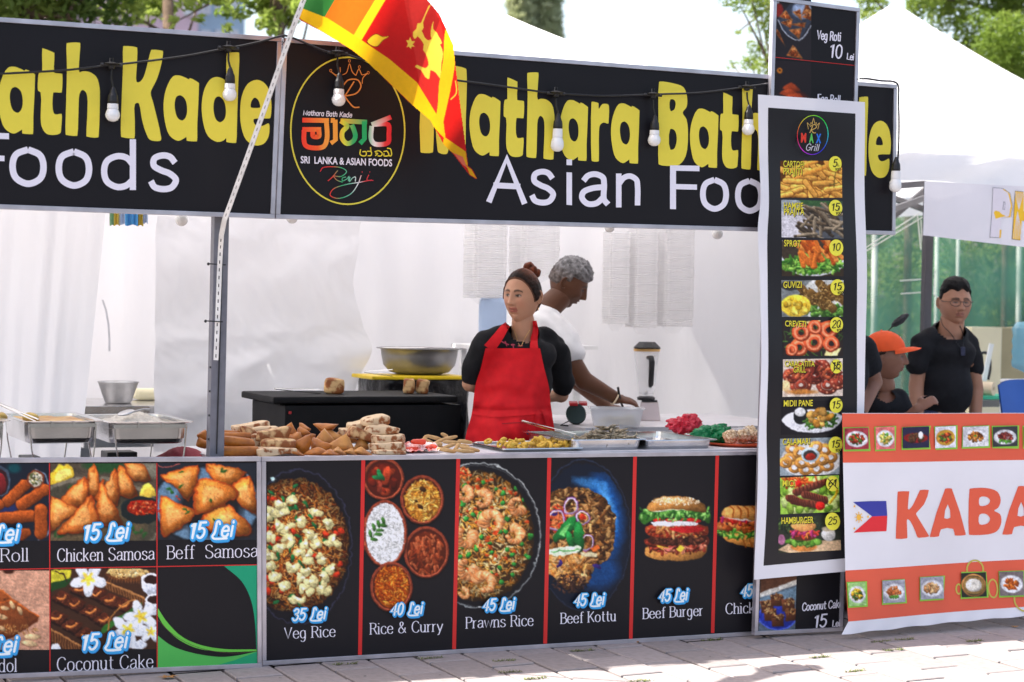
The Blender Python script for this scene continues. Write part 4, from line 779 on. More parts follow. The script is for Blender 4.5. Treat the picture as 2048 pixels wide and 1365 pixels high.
# ---- fascia signs
def yglyphs():
    g = {}
    def N(ch, x0, x1, yb, yt, loops, sm=3): g[ch] = [[((p[0]-x0)/(x1-x0), (yb-p[1])/(yb-yt)) for p in lp] for lp in loops]
    N('a', 950, 1156, 818, 293, [[(1005, 450), (1042, 443), (1080, 455), (1098, 462), (1103, 455), (1156, 481), (1156, 483), (1152, 600), (1146, 720), (1144, 818), (1142, 819), (1086, 818), (1084, 816), (1082, 797), (1072, 803), (1035, 821), (985, 792), (958, 712), (950, 610), (965, 525)], [(1048, 557), (1075, 578), (1087, 630), (1080, 680), (1060, 702), (1033, 690), (1018, 650), (1015, 600), (1026, 566)]])
    N('t', 220, 362, 783, 243, [[(246, 282), (248, 281), (314, 303), (316, 305), (314, 418), (318, 421), (360, 424), (362, 427), (359, 530), (356, 534), (312, 535), (309, 540), (306, 630), (318, 662), (356, 658), (359, 662), (355, 745), (350, 771), (315, 783), (270, 778), (243, 740), (236, 690), (236, 540), (222, 530), (220, 525), (221, 460), (228, 424), (243, 420), (245, 415)]])
    N('h', 381, 580, 788, 254, [[(387, 256), (389, 254), (463, 247), (466, 250), (462, 330), (461, 418), (480, 412), (520, 414), (560, 440), (578, 500), (580, 560), (573, 780), (570, 791), (504, 789), (502, 785), (508, 640), (507, 560), (497, 530), (478, 520), (462, 545), (456, 640), (449, 785), (446, 788), (383, 784), (381, 780), (384, 600), (389, 400)]])
    N('K', 703, 947, 800, 273, [[(716, 273), (719, 271), (794, 274), (797, 278), (795, 380), (793, 472), (806, 475), (828, 455), (848, 400), (877, 287), (880, 284), (944, 286), (947, 290), (938, 360), (910, 455), (878, 520), (876, 540), (890, 590), (936, 790), (933, 805), (905, 810), (870, 803), (850, 770), (825, 690), (808, 600), (800, 594), (784, 602), (783, 700), (781, 798), (778, 800), (706, 795), (703, 790), (706, 600), (714, 400)]])
    N('d', 1172, 1389, 830, 305, [[(1318, 313), (1320, 310), (1386, 302), (1389, 305), (1384, 480), (1378, 660), (1372, 828), (1370, 830), (1318, 828), (1315, 825), (1313, 805), (1300, 818), (1262, 829), (1210, 800), (1180, 720), (1172, 610), (1190, 520), (1225, 465), (1262, 452), (1298, 462), (1312, 474), (1314, 400)], [(1275, 565), (1300, 588), (1312, 640), (1305, 692), (1280, 714), (1255, 700), (1241, 650), (1243, 597), (1256, 570)]])
    N('e', 1395, 1578, 835, 312, [[(1490, 463), (1530, 475), (1560, 512), (1574, 570), (1577, 620), (1573, 670), (1569, 682), (1563, 684), (1480, 690), (1472, 697), (1480, 722), (1500, 733), (1530, 727), (1558, 713), (1563, 716), (1565, 760), (1556, 800), (1530, 834), (1480, 845), (1430, 815), (1402, 742), (1395, 650), (1405, 560), (1440, 488)], [(1480, 567), (1500, 580), (1512, 618), (1509, 624), (1460, 626), (1456, 622), (1461, 588)]])
    g['M'] = [[(.0, 0), (.07, 1.08), (.09, 1.1), (.30, 1.08), (.32, 1.06), (.48, .55), (.50, .55), (.68, 1.01), (.70, 1.02), (.98, 1.0), (1.0, .98), (.985, .4), (.96, .0), (.94, -.01), (.72, .01), (.70, .03), (.74, .5), (.60, .02), (.56, -.01), (.40, .0), (.37, .03), (.30, .52), (.275, .02), (.26, .0), (.03, -.01)]]
    g['r'] = [[(0, .70), (.02, .71), (.38, .70), (.40, .69), (.42, .63), (.62, .69), (.95, .69), (1, .66), (.98, .5), (.95, .46), (.7, .47), (.5, .44), (.43, .36), (.42, .02), (.40, 0), (.03, .0), (0, .02)]]
    g['B'] = [[(.02, 1), (.05, 1.01), (.5, 1.0), (.85, .96), (.97, .84), (.95, .72), (.82, .65), (.95, .57), (1.0, .38), (.92, .12), (.7, .01), (.45, -.01), (.02, 0), (0, .02), (.0, .5)], [(.40, .80), (.53, .80), (.58, .76), (.57, .72), (.53, .68), (.41, .66)], [(.40, .44), (.54, .43), (.62, .34), (.58, .24), (.52, .20), (.40, .19)]]
    return g
YG = yglyphs()
def yput(pl, ch, xl, xr, yb, yt, col=yel):
    loops = []
    for lp in YG[ch]: loops.append([(xl+u*(xr-xl), yb(xl+u*(xr-xl))-v*(yb(xl+u*(xr-xl))-yt(xl+u*(xr-xl)))) for u, v in lp])
    pl.poly(loops[0], col, 3, holes=loops[1:])
SY = -.045
tb = T('shop_sign', 'left black fascia sign with yellow ath Kade lettering and white oods', 'sign', root_at(270, 428, SY), 'black fascia signs of the stall')
Q = [(-160, 24), (563, 75), (548.5, 438), (-160, 413)]; board_panel(Q, SY+.001, tb); frame(Q, SY, .017, .03, tb)
yb = lambda x: 265.5+.044*x; yt = lambda x: 79.2+.0565*x
pl = PL(flat(SY-.0006)); q = 2.9043
for ch, a, b in (('a', -10, 204), ('t', 220, 362), ('h', 381, 580), ('K', 703, 947), ('a', 950, 1156), ('d', 1172, 1389), ('e', 1395, 1578)): yput(pl, ch, a/q, b/q, yb, yt)
pl.poly([(-30, 265.5), (18, 267), (18, 279), (-30, 277)], wht); pl.poly([(-30, 310), (9, 312), (9, 323), (-30, 321)], wht)
for ch, x0, y0, x1, y1, w in (('o', 18.6, 293, 93.5, 374.5, 13), ('o', 111, 297, 184.5, 378, 13), ('d', 202, 278, 272, 381, 12.5), ('s', 295.5, 305, 358, 385, 12.5)): gbox(pl, ch, x0, y0, x1, y1, w, wht, .03)
pl.build('lettering', tb)
tb = T('shop_sign', 'right black fascia sign with round shop emblem and yellow Mathara Bath lettering', 'sign', root_at(1200, 455, SY-.004), 'black fascia signs of the stall')
Q = [(566, 76), (1793, 170), (1789.5, 470.5), (551, 438)]; board_panel(Q, SY-.003, tb); frame(Q, SY-.004, .017, .03, tb)
yb = lambda x: 311+.0535*(x-970); yt = lambda x: 137+.0714*(x-925)
pl = PL(flat(SY-.0048))
for ch, a, b in (('M', 841, 933), ('a', 939, 1001), ('t', 1007.5, 1048), ('h', 1053, 1109), ('a', 1119.5, 1176), ('r', 1183, 1218), ('a', 1222, 1279), ('B', 1317, 1376), ('a', 1380, 1437), ('t', 1440, 1477), ('h', 1483, 1535), ('K', 1560, 1622), ('a', 1626, 1680), ('d', 1683, 1736), ('e', 1737, 1782)): yput(pl, ch, a, b, yb, yt)
for ch, x0, y0, x1, y1, w, sk in (('A', 974, 312, 1053, 407, 11.5, .05), ('s', 1058, 338, 1112, 411.5, 11.5, .04), ('a', 1158, 343, 1222, 415, 11.5, .04), ('n', 1232, 347, 1281, 416, 11, .04), ('o', 1400, 354, 1458, 424, 11.5, .03), ('o', 1470, 356, 1528, 428, 11.5, .03), ('d', 1545, 345, 1600, 432, 11.5, .03), ('s', 1612, 366, 1662, 436, 11.5, .03)): gbox(pl, ch, x0, y0, x1, y1, w, wht, sk)
pl.poly([(1133, 345), (1144, 345.5), (1144, 411), (1133, 410)], wht); pl.poly([(1133, 319), (1144, 319.5), (1144, 331), (1133, 330.5)], wht)
pl.poly([(1340, 331), (1399, 332), (1399, 343), (1352, 342), (1352, 368.5), (1394, 369.5), (1394, 380), (1352, 379), (1352, 419), (1340, 418.5)], wht)
# emblem
pl.ring(695.5, 262, 115.5, 148.5, 3.0, ink(214, 200, 70))
ZE = (4.2656, 570.0, 100.0); z = lambda *p: zz(p, ZE); org = ink(222, 140, 70); 
def gradc(stops):
    def f(x, y):
        zx = (x-ZE[1])*ZE[0]
        for (a, ca_), (b, cb_) in zip(stops[:-1], stops[1:]):
            if zx <= b: t = max(0, min(1, (zx-a)/(b-a))); return tuple(p*(1-t)+q_*t for p, q_ in zip(ca_, cb_))
        return stops[-1][1]
    return f
gr = gradc([(150, ink(240, 60, 40)), (280, ink(246, 90, 40)), (330, ink(250, 150, 60)), (450, ink(245, 160, 60)), (500, ink(225, 220, 60)), (580, ink(40, 170, 100)), (700, ink(40, 170, 100)), (760, ink(235, 235, 235)), (850, ink(225, 60, 60)), (910, ink(220, 36, 50))])
for P in (((148, 600), (375, 604)), ((352, 596), (358, 760), (330, 825), (250, 838), (180, 820), (163, 780), (163, 684)), ((148, 680), (308, 680)), ((288, 680), (288, 738), (240, 738), (236, 700)), ((390, 602), (425, 604)), ((428, 596), (430, 770), (390, 797)), ((474, 606), (700, 618)), ((676, 610), (678, 760), (640, 800)), ((474, 606), (530, 650), (490, 700), (490, 760), (530, 800), (580, 780), (600, 740), (590, 690), (570, 640)), ((740, 650), (734, 760), (760, 800), (820, 808), (880, 790), (886, 720), (880, 640), (760, 636)), ((905, 574), (740, 640))):
    pl.line(z(*P), 9.5, gr, smooth=5 if len(P) > 3 else 0)
for P in (((645, 850), (640, 890), (660, 905), (690, 900), (690, 870), (660, 870)), ((700, 865), (735, 870), (735, 900), (705, 905)), ((730, 830), (733, 862)), ((765, 870), (800, 862), (830, 885), (820, 905), (790, 905)), ((770, 880), (790, 885), (770, 905)), ((840, 870), (870, 865), (885, 900), (845, 905), (845, 885)), ((870, 840), (900, 846), (905, 905), (880, 900))): pl.line(z(*P), 2.2, ink(222, 208, 60), smooth=5)
W2 = lambda t, a, b, cap, w, sl: stext(pl, t, *z(a, b), cap, w, wht, slant=sl)
W2('M@thara B@th Kade'.replace('@', '@').replace('ara', '@r@'), (153, 556), (570, 576), 9.5, 1.5, .15)
ftext(pl, 'SRI  LANKA & ASIAN FOODS', *z((134, 966), (914, 994)), 13, wht, bold=.022)
gq = gradc([(300, ink(200, 40, 50)), (400, ink(215, 60, 50)), (480, ink(60, 170, 110)), (560, ink(120, 190, 160)), (620, ink(230, 230, 230)), (680, ink(210, 60, 60)), (760, ink(200, 40, 60))])
for P in (((300, 1040), (320, 1008), (400, 998), (490, 1010), (525, 1040), (480, 1080), (410, 1075)), ((450, 1030), (400, 1090), (365, 1120)), ((410, 1075), (440, 1110), (490, 1130)), ((520, 1085), (490, 1095), (490, 1118), (530, 1100), (545, 1080), (540, 1120)), ((555, 1085), (550, 1125), (575, 1095), (600, 1085), (600, 1125)), ((650, 1070), (625, 1140), (560, 1230), (450, 1268), (385, 1240), (410, 1190), (520, 1150), (640, 1130), (740, 1110)), ((715, 1065), (700, 1110), (755, 1115))): pl.line(z(*P), 1.7, gq, smooth=6)
for P in (((655, 1045), (662, 1040)), ((720, 1045), (727, 1040))): pl.line(z(*P), 1.7, ink(200, 50, 60))
for P in (((500, 300), (540, 258), (620, 258), (648, 310), (610, 370), (510, 395)), ((590, 270), (540, 350), (510, 395)), ((500, 380), (540, 440), (590, 490), (635, 490))): pl.line(z(*P), 2.6, org, smooth=6)
for P in (((448, 290), (440, 230), (395, 190)), ((395, 190), (440, 215), (470, 190), (470, 150)), ((490, 215), (525, 195), (550, 120), (575, 190), (605, 220)), ((605, 220), (630, 165), (655, 215)), ((655, 215), (680, 210), (705, 200)), ((705, 200), (665, 240), (658, 290))): pl.line(z(*P), 1.6, org, smooth=5)
for x, y in ((390, 178), (550, 95), (635, 147), (710, 196)): pl.ring(*z((x, y))[0], 2.6, 3.2, 1.0, org, 14)
pl.build('lettering', tb)
# ------------------------------------------------------------------ hanging grill menu (vinyl)
def wave(px, py): return Vector((0, .006*math.sin(py/95.0+px/160.0)+.004*math.sin(py/47.0-px/90.0)-.006, 0))
bn = T('hanging_menu', 'long white edged vinyl grill menu hanging over the tall board, ten dish pictures', 'menu banner', root_at(1620, 1150, -.13))
sfm = flat(-.125, wave)
LE = [(1513, 190), (1517, 290), (1520, 400), (1515, 455), (1520, 560), (1519, 700), (1517, 830), (1516, 900), (1512, 1050), (1508, 1160)]
RE = [(1728, 205), (1729, 300), (1730, 420), (1730, 600), (1729, 700), (1727, 800), (1725, 900), (1724, 1000), (1720, 1080), (1716, 1140)]
BL = [(1534, 216), (1536, 310), (1537, 410), (1534, 470), (1535, 560), (1533, 700), (1532, 840), (1534, 950), (1531, 1050), (1527, 1132)]
BR = [(1709, 228), (1710, 320), (1710, 420), (1711, 600), (1712, 700), (1712, 800), (1712, 830), (1708, 930), (1704, 1030), (1701, 1115)]
def vsheet(L_, R_, surf, d, name, mat, parent, n=10, col=None, th=0):
    l = catmull(L_, 6); r = catmull(R_, 6); m = min(len(l), len(r)); mb = MB()
    mb.grid([[surf(l[j].x+(r[j].x-l[j].x)*i/n, l[j].y+(r[j].y-l[j].y)*i/n, d) for i in range(n+1)] for j in range(m)])
    return part(mb, name, mat, parent, smooth=True, recalc=False)
vsheet(LE, RE, sfm, 0, 'vinyl_sheet', M['banner'], bn); M['vblack'] = pm('black_vinyl', h8(24,22,28), .36, nz=(3, .15), bump=(4, .12, .01), spec=.45)
vsheet(BL, BR, sfm, .0006, 'black_field', M['vblack'], bn)
def mq(x0, y0, x1, y1, dy=0): return [(x0, y0), (x1, y0+dy), (x1, y1+dy), (x0, y1)]
def MC(x0, y0, x1, y1, bg, seed): return Cv(x0, y0, x1, y1, 1.0, bg, seed)
def p_fries():
    c = MC(1560, 318, 1686, 400, (90, 54, 24), 41)
    for _ in range(70):
        x, y = 1560+c.rng.random()*126, 335+c.rng.random()*62; a = c.rng.normal()*.5+.3; l = 17; c.cap(x-l*math.cos(a), y-l*math.sin(a), x+l*math.cos(a), y+l*math.sin(a), 12, (110, 62, 22)); c.cap(x-l*math.cos(a), y-l*math.sin(a), x+l*math.cos(a), y+l*math.sin(a), 10, np.array((232, 168, 80))*(.85+.2*c.rng.random()), sh=.35)
    for a, b in (((1575, 345), (1632, 322)), ((1590, 355), (1650, 335))): c.cap(*a, *b, 10, (236, 160, 70), sh=.3)
    c.line([(1672, 345), (1668, 375)], 1.5, (70, 80, 40)); c.line([(1660, 370), (1680, 366)], 1.5, (70, 80, 40)); return c
def p_hamsie():
    c = MC(1560, 400, 1686, 478, (90, 92, 96), 42); c.ell(1590, 450, 40, 40, (196, 192, 196)); c.ell(1640, 400, 50, 14, (60, 90, 56), soft=5); c.ell(1580, 412, 24, 16, (150, 156, 160))
    for _ in range(46):
        x, y = 1605+c.rng.random()*80, 415+c.rng.random()*60; a = c.rng.normal()*.6+.6; c.cap(x-18*math.cos(a), y-18*math.sin(a), x+18*math.cos(a), y+18*math.sin(a), 6, [(92, 78, 62), (66, 56, 46), (130, 116, 96)][c.rng.integers(3)], sh=.6)
    return c
def p_sprot():
    c = MC(1560, 480, 1686, 556, (60, 50, 40), 43); c.ell(1625, 505, 74, 48, (206, 206, 210)); c.ell(1625, 498, 66, 44, (70, 60, 50)); c.grains(260, 1622, 530, 62, 18, 8, 5, [(96, 150, 60), (60, 110, 44), (140, 186, 84)], sh=.4)
    for _ in range(26):
        x, y = 1595+c.rng.random()*80, 485+c.rng.random()*36; a = c.rng.normal()*.5+.9; c.cap(x-14*math.cos(a), y-14*math.sin(a), x+14*math.cos(a), y+14*math.sin(a), 9, [(200, 110, 48), (168, 80, 34), (222, 140, 70)][c.rng.integers(3)], sh=.5)
    return c
def p_guvizi():
    c = MC(1560, 560, 1686, 636, (120, 124, 124), 44); c.ell(1660, 600, 60, 50, (196, 196, 190)); c.ell(1580, 572, 20, 10, (60, 60, 60)); c.grains(120, 1650, 622, 50, 12, 8, 5, [(70, 110, 50), (110, 150, 70)])
    for x, y in ((1612, 590), (1632, 600), (1650, 605), (1648, 580), (1672, 590)): c.cap(x-12, y-14, x+14, y+14, 16, (112, 84, 46), sh=.4); c.grains(40, x, y, 14, 14, 4, 2, [(160, 130, 80), (80, 56, 30)])
    c.ell(1590, 612, 30, 22, (238, 200, 70), sh=.3); c.blobs(30, 1590, 612, 24, 17, 6, [(246, 214, 90), (226, 180, 50)]); return c
def p_shrimp():
    c = MC(1560, 638, 1686, 716, (48, 40, 38), 45); c.grains(60, 1625, 680, 60, 36, 16, 2, [(90, 130, 60), (70, 100, 50)]); c.poly([(1600, 645), (1640, 640), (1634, 652)], (236, 214, 140)); c.poly([(1650, 700), (1680, 696), (1672, 712), (1646, 712)], (240, 226, 160))
    for (x, y, r, a) in ((1595, 695, 20, 1.0), (1625, 685, 22, .2), (1655, 660, 20, 2), (1600, 665, 20, 3), (1660, 688, 18, -1), (1628, 655, 16, 0), (1580, 700, 14, 1)): c.ring(x, y, r*.62, r*.6, r*.62, (222, 96, 58), sh=.5); c.ring(x, y, r*.6, r*.6, r*.2, (246, 170, 130), al=.7)
    return c
def p_octo():
    c = MC(1560, 718, 1686, 796, (206, 190, 176), 46)
    for (x, y, r) in ((1598, 770, 17), (1652, 770, 18), (1674, 764, 13), (1625, 752, 15), (1640, 735, 13), (1600, 742, 14), (1578, 752, 12)): 
        for q, w in ((1, 9), (.45, 6)): c.ring(x, y, r*q, r*.85*q, w, (150, 66, 50), sh=.6)
        for k in range(8): c.ell(x+math.cos(k*.8)*r, y+math.sin(k*.8)*r*.85, 2, 2, (216, 150, 120))
    c.grains(80, 1625, 745, 56, 20, 10, 5, [(120, 50, 40), (176, 90, 60), (90, 36, 30)]); c.ell(1568, 772, 9, 11, (226, 200, 150)); c.ell(1600, 784, 30, 5, (180, 120, 60), soft=4); return c
def p_midii():
    c = MC(1560, 800, 1686, 872, (30, 28, 33), 47); c.poly([(1562, 840), (1600, 820), (1684, 832), (1666, 858), (1625, 866), (1585, 860)], (222, 222, 226), smooth=4, sh=.25); c.ell(1600, 832, 15, 17, (30, 32, 34)); c.ell(1598, 824, 11, 9, (216, 216, 214), sh=.2)
    c.grains(60, 1640, 842, 30, 16, 10, 4, [(80, 120, 50), (50, 90, 40)]); c.blobs(26, 1638, 836, 24, 17, 8, [(222, 170, 90), (200, 140, 60)]); return c
def p_rings():
    c = MC(1560, 878, 1686, 954, (140, 150, 156), 48); c.ell(1622, 920, 60, 36, (216, 214, 212)); c.poly([(1660, 880), (1686, 890), (1686, 920)], (170, 190, 90))
    for (x, y) in ((1585, 898), (1580, 918), (1600, 905), (1590, 935), (1612, 940), (1634, 938), (1655, 932), (1662, 915), (1650, 900), (1604, 926), (1625, 925), (1646, 920), (1632, 894), (1572, 925)): c.ring(x, y, 10, 8.5, 7, (214, 150, 76), sh=.6)
    c.ell(1621, 910, 18, 15, (176, 196, 206), sh=.2); c.ell(1621, 911, 14, 10, (60, 56, 54)); c.ell(1622, 914, 10, 7, (150, 44, 34), sh=.3); return c
def p_mici():
    c = MC(1560, 954, 1686, 1032, (150, 190, 76), 49); c.blobs(80, 1622, 992, 60, 38, 12, [(168, 204, 84), (130, 176, 60), (206, 224, 140)]); c.grains(20, 1600, 962, 36, 5, 22, 4, [(216, 90, 40)])
    for (a, b) in (((1592, 985), (1652, 965)), ((1585, 1002), (1640, 1012)), ((1610, 990), (1650, 1000)), ((1578, 996), (1610, 1008))):
        c.cap(*a, *b, 15, (112, 58, 44), sh=.5)
        for t in np.linspace(0, 1, 9): x = a[0]+(b[0]-a[0])*t; y = a[1]+(b[1]-a[1])*t; c.cap(x-1, y-6, x+1, y+6, 2, (76, 36, 28))
    c.ell(1640, 1012, 9, 9, (214, 40, 34), sh=.6); c.ell(1597, 968, 7, 7, (214, 40, 34), sh=.6); c.line([(1660, 1005), (1675, 985), (1668, 970)], 6, (226, 180, 50), smooth=4, sh=.4); return c
def p_hamb():
    c = MC(1552, 1034, 1684, 1112, (52, 56, 46), 50); c.grains(80, 1600, 1050, 50, 16, 10, 5, [(70, 90, 50), (40, 50, 40)]); c.poly([(1555, 1100), (1580, 1085), (1684, 1080), (1684, 1100), (1600, 1112)], (206, 176, 140), sh=.1); c.ell(1655, 1068, 14, 14, (206, 204, 198), sh=.2); c.ell(1655, 1058, 14, 5, (180, 170, 150))
    c.ell(1562, 1080, 8, 10, (170, 110, 140)); c.ell(1606, 1094, 26, 9, (206, 134, 70)); c.blobs(40, 1606, 1080, 32, 10, 7, [(120, 170, 70), (90, 140, 50), (160, 200, 100)]); c.ell(1606, 1074, 24, 8, (96, 50, 34)); c.grains(30, 1606, 1066, 26, 5, 14, 4, [(216, 70, 60), (170, 60, 110), (230, 130, 60)]); c.ell(1606, 1052, 25, 10, (226, 160, 96), sh=.4); return c
for fn, q in ((p_fries, mq(1561, 322, 1685, 396)), (p_hamsie, mq(1562, 400, 1685, 475, 3)), (p_sprot, mq(1563, 481, 1684, 553)), (p_guvizi, mq(1562, 561, 1684, 634)), (p_shrimp, mq(1562, 641, 1684, 712)), (p_octo, mq(1562, 719, 1683, 794, -2)), (p_midii, mq(1561, 803, 1682, 870, -2)), (p_rings, mq(1560, 878, 1680, 952, -3)), (p_mici, mq(1560, 956, 1679, 1029, -5)), (p_hamb, mq(1556, 1036, 1679, 1107, -7))):
    c = fn(); c.speck(.03); sheet(c, lambda px, py, d=0: sfm(px, py, .0012+d), q, 'picture', bn, step=1.3)
pl = PL(lambda px, py, d: sfm(px, py, .0022+d), 6e-5); yl = ink(226, 212, 60); bk = ink(24, 22, 28)
for t, a, b, cap in (('CARTOFI', (1567, 334), (1608, 336), 12), ('PRAJITI', (1567, 349), (1605, 350), 12), ('HAMSIE', (1567, 417), (1606, 418), 11.5), ('PRAJITA', (1567, 430), (1608, 430), 11.5), ('SPROT', (1567, 493), (1600, 494), 12), ('GUVIZI', (1566, 576), (1602, 576), 12), ('CREVETI', (1568, 653), (1610, 654), 11), ('CARACATITA', (1566, 733), (1626, 733), 10.5), ('GRILL', (1583, 745), (1608, 745), 10.5), ('MIDII PANE', (1565, 813), (1623, 812), 11.5), ('CALAMARI', (1565, 890), (1620, 889), 11.5), ('MICI', (1565, 973), (1589, 973), 11.5), ('HAMBURGER', (1562, 1048), (1626, 1046), 12)):
    ftext(pl, t, (a[0]+1, a[1]+1.2), (b[0]+1, b[1]+1.2), cap, bk, .03); ftext(pl, t, a, b, cap, yl, .012)
for i, (x, y, r, t, x2) in enumerate(((1671, 328, 13, '5', 1), (1671, 416, 13.5, '15', 0), (1670, 496, 14, '10', 0), (1672, 575, 13.5, '15', 1), (1671, 650, 13, '20', 1), (1670, 733, 12, '15', 0), (1670, 811, 13, '15', 0), (1671, 890, 14, '15', 0), (1666, 968, 13, '61', 0), (1664, 1043, 15, '25', 0))):
    pl.ell(x, y, r, r*1.18, ink(230, 222, 70), n=24); pl.d += .0012; w = 15 if len(t) == 2 else 7
    stext(pl, t, (x-w*.62, y+6), (x+w*.52, y+5), 14, 1.7, bk, slant=.15)
    if x2 or i in (1, 7): stext(pl, 'L', (x+5, y+5), (x+9, y+4), 5, 1, bk); stext(pl, '100', (x, y+14), (x+12, y+13), 5, 1, bk)
    if i in (5, 8): pl.line([(x-9, y-10), (x+10, y+10)], 1.6, bk); pl.line([(x+8, y-9), (x-8, y+12)], 1.4, bk)
ZL = ZM1
def rb(x, y):
    import colorsys
    a = math.atan2(y-270, x-1625); c = colorsys.hsv_to_rgb(((a/6.2832)+.5) % 1, .8, .85); return s2l(c)
pl.ring(1624.8, 270.5, 31.3, 39.5, 1.3, rb)
z = lambda *p: zz(p, ZL); gold = ink(206, 170, 90)
for P in (((310, 185), (302, 150)), ((302, 150), (318, 165), (322, 148)), ((322, 148), (328, 160), (335, 125)), ((335, 125), (345, 160), (350, 148)), ((350, 148), (355, 165), (368, 150)), ((368, 150), (360, 185))): pl.line(z(*P), 1.0, gold)
for P in (((318, 170), (345, 160), (352, 175), (325, 190)), ((332, 168), (318, 205)), ((325, 190), (340, 205), (350, 203))): pl.line(z(*P), 1.5, gold, smooth=5)
for t, a, b, cl in (('M', (272, 252), (300, 253), (214, 60, 44)), ('A', (316, 254), (340, 255), (90, 190, 90)), ('X', (352, 256), (380, 257), (40, 110, 210))):
    ftext(pl, t, *z(a, b), 16, ink(*cl), .05)
stext(pl, 'Grill', *z((297, 297), (368, 300)), 13, 1.3, ink(210, 206, 214), slant=.25)
pl.build('lettering', bn)

# ------------------------------------------------------------------ neighbour stall: counter banner with round dishes
def wavek(px, py): return Vector((0, .010*math.sin(px/70.0+py/210.0)+.014*math.sin((px+py)/160.0)*max(0, (py-820)/430)-.02-.03*max(0, (py-1100)/150)**2, 0))
kb = T('counter_banner', 'orange and white cloth banner reading KABA with a small flag, hung before the right counter', 'banner', root_at(1850, 1250, -.05))
sfk = flat(-.165, wavek); oran = ink(218, 92, 66); RX = 2180
def ksh(y0a, y0b, y1a, y1b, name, mat, d, x0=1680, xb0=None):
    mb = MB(); n = 44; m = 24
    mb.grid([[sfk((x0 if xb0 is None else x0+(xb0-x0)*j/m)+(RX-x0)*i/n, (y0a+(y0b-y0a)*i/n)*(1-j/m)+(y1a+(y1b-y1a)*i/n)*j/m, d) for i in range(n+1)] for j in range(m+1)])
    return part(mb, name, mat, kb, smooth=True, recalc=False)
ksh(826, 826, 1240, 1203, 'cloth', M['banner'], 0); M['kor'] = pm('orange_print', oran, .5, nz=(4, .06), bump=(6, .15, .01), spec=.35)
mb = MB(); n = 44; m = 6
mb.grid([[sfk((1680-16*j/m)+(RX-1680+16*j/m)*i/n, (1239.5+(1203-1239.5)*i/n)*(1-j/m)+(1264+1.0*math.sin(i*.9)+(1218-1264)*i/n)*j/m, .003*math.sin(i*1.3)*j/m) for i in range(n+1)] for j in range(m+1)])
part(mb, 'hem', M['banner'], kb, smooth=True, recalc=False)
ksh(827, 827, 925, 918, 'top_band', M['kor'], .0008); ksh(1139, 1111, 1239, 1202, 'bottom_band', M['kor'], .0008)
pl = PL(lambda px, py, d: sfk(px, py, .0016+d), 8e-5); z = lambda *p: zz(p, ZK)
pl.poly(z((370, 542), (372, 541), (431, 540), (433, 542), (425, 632), (432, 637), (455, 610), (490, 537), (493, 534), (538, 533), (541, 536), (515, 610), (473, 655), (472, 665), (545, 778), (543, 783), (500, 788), (482, 787), (470, 760), (440, 700), (424, 688), (420, 700), (424, 788), (421, 791), (362, 793), (360, 790), (366, 650)), oran, 2)
pl.poly(z((632, 528), (635, 526), (666, 526), (670, 529), (751, 772), (749, 776), (695, 779), (690, 777), (680, 743), (612, 745), (602, 780), (598, 783), (553, 785), (550, 782)), oran, 2, holes=(z((648, 610), (664, 683), (629, 685)),))
B1 = ((768, 530), (770, 528), (860, 525), (920, 545), (938, 590), (925, 630), (903, 646), (935, 665), (942, 710), (920, 755), (870, 773), (770, 775), (768, 773)); B2 = ((825, 575), (860, 572), (881, 590), (870, 613), (825, 619)); B3 = ((825, 667), (860, 664), (882, 690), (868, 714), (825, 719))
pl.poly(z(*B1), oran, 3, holes=(z(*B2), z(*B3)))
for dx in (398, 610): pl.poly(z(*[(x+dx, y-.028*dx) for x, y in ((632, 528), (635, 526), (666, 526), (670, 529), (751, 772), (749, 776), (695, 779), (690, 777), (680, 743), (612, 745), (602, 780), (598, 783), (553, 785), (550, 782))]), oran, 2, holes=(z(*[(x+dx, y-.028*dx) for x, y in ((648, 610), (664, 683), (629, 685))]),))
pl.poly(z((133, 597), (220, 592), (308, 591), (313, 670), (232, 673)), ink(56, 60, 150)); pl.poly(z((232, 673), (313, 670), (311, 720), (308, 752), (220, 755), (133, 760)), ink(216, 46, 54)); 
pl.ell(*z((162, 678))[0], 4.6, 6.2, ink(232, 178, 70))
for k in range(8): a = k*math.pi/4; x, y = z((162, 678))[0]; pl.line([(x+math.cos(a)*5, y+math.sin(a)*6.5), (x+math.cos(a)*8.5, y+math.sin(a)*11)], 1.7, ink(232, 178, 70))
for x, y in ((140, 620), (210, 675), (138, 738)): pl.ell(*z((x, y))[0], 1.9, 2.4, ink(232, 178, 70), n=6)
gr_ = ink(140, 196, 70); gl = ink(206, 150, 80)
for (cx, cy, rx, ry) in ((803, 960, 48, 52), (712, 1065, 18, 30), (895, 1062, 28, 52), (1055, 1120, 56, 64)): x, y = z((cx, cy))[0]; pl.ring(x, y, rx/2.6775, ry/2.6775, 3.2, ink(190, 176, 80), 40)
PD = [((90, 200), (222, 196), (229, 326), (90, 328)), ((250, 196), (365, 190), (360, 322), (252, 327)), ((395, 198), (551, 190), (541, 250), (550, 316), (392, 320)), ((568, 194), (699, 188), (699, 316), (578, 320)), ((727, 194), (876, 189), (880, 310), (722, 314)), ((888, 192), (1037, 190), (1034, 314), (892, 312)), ((1055, 192), (1200, 190), (1198, 312), (1056, 314)),
      ((90, 1022), (200, 1018), (198, 1152), (90, 1158)), ((284, 1014), (411, 1008), (420, 1137), (278, 1144)), ((496, 999), (638, 993), (626, 1122), (492, 1128)), ((728, 974), (863, 972), (870, 1110), (720, 1118)), ((928, 970), (1066, 965), (1060, 1104), (924, 1110)), ((1120, 960), (1240, 955), (1238, 1090), (1118, 1096))]
for P in PD: pl.poly(z(*P), gr_, 0)
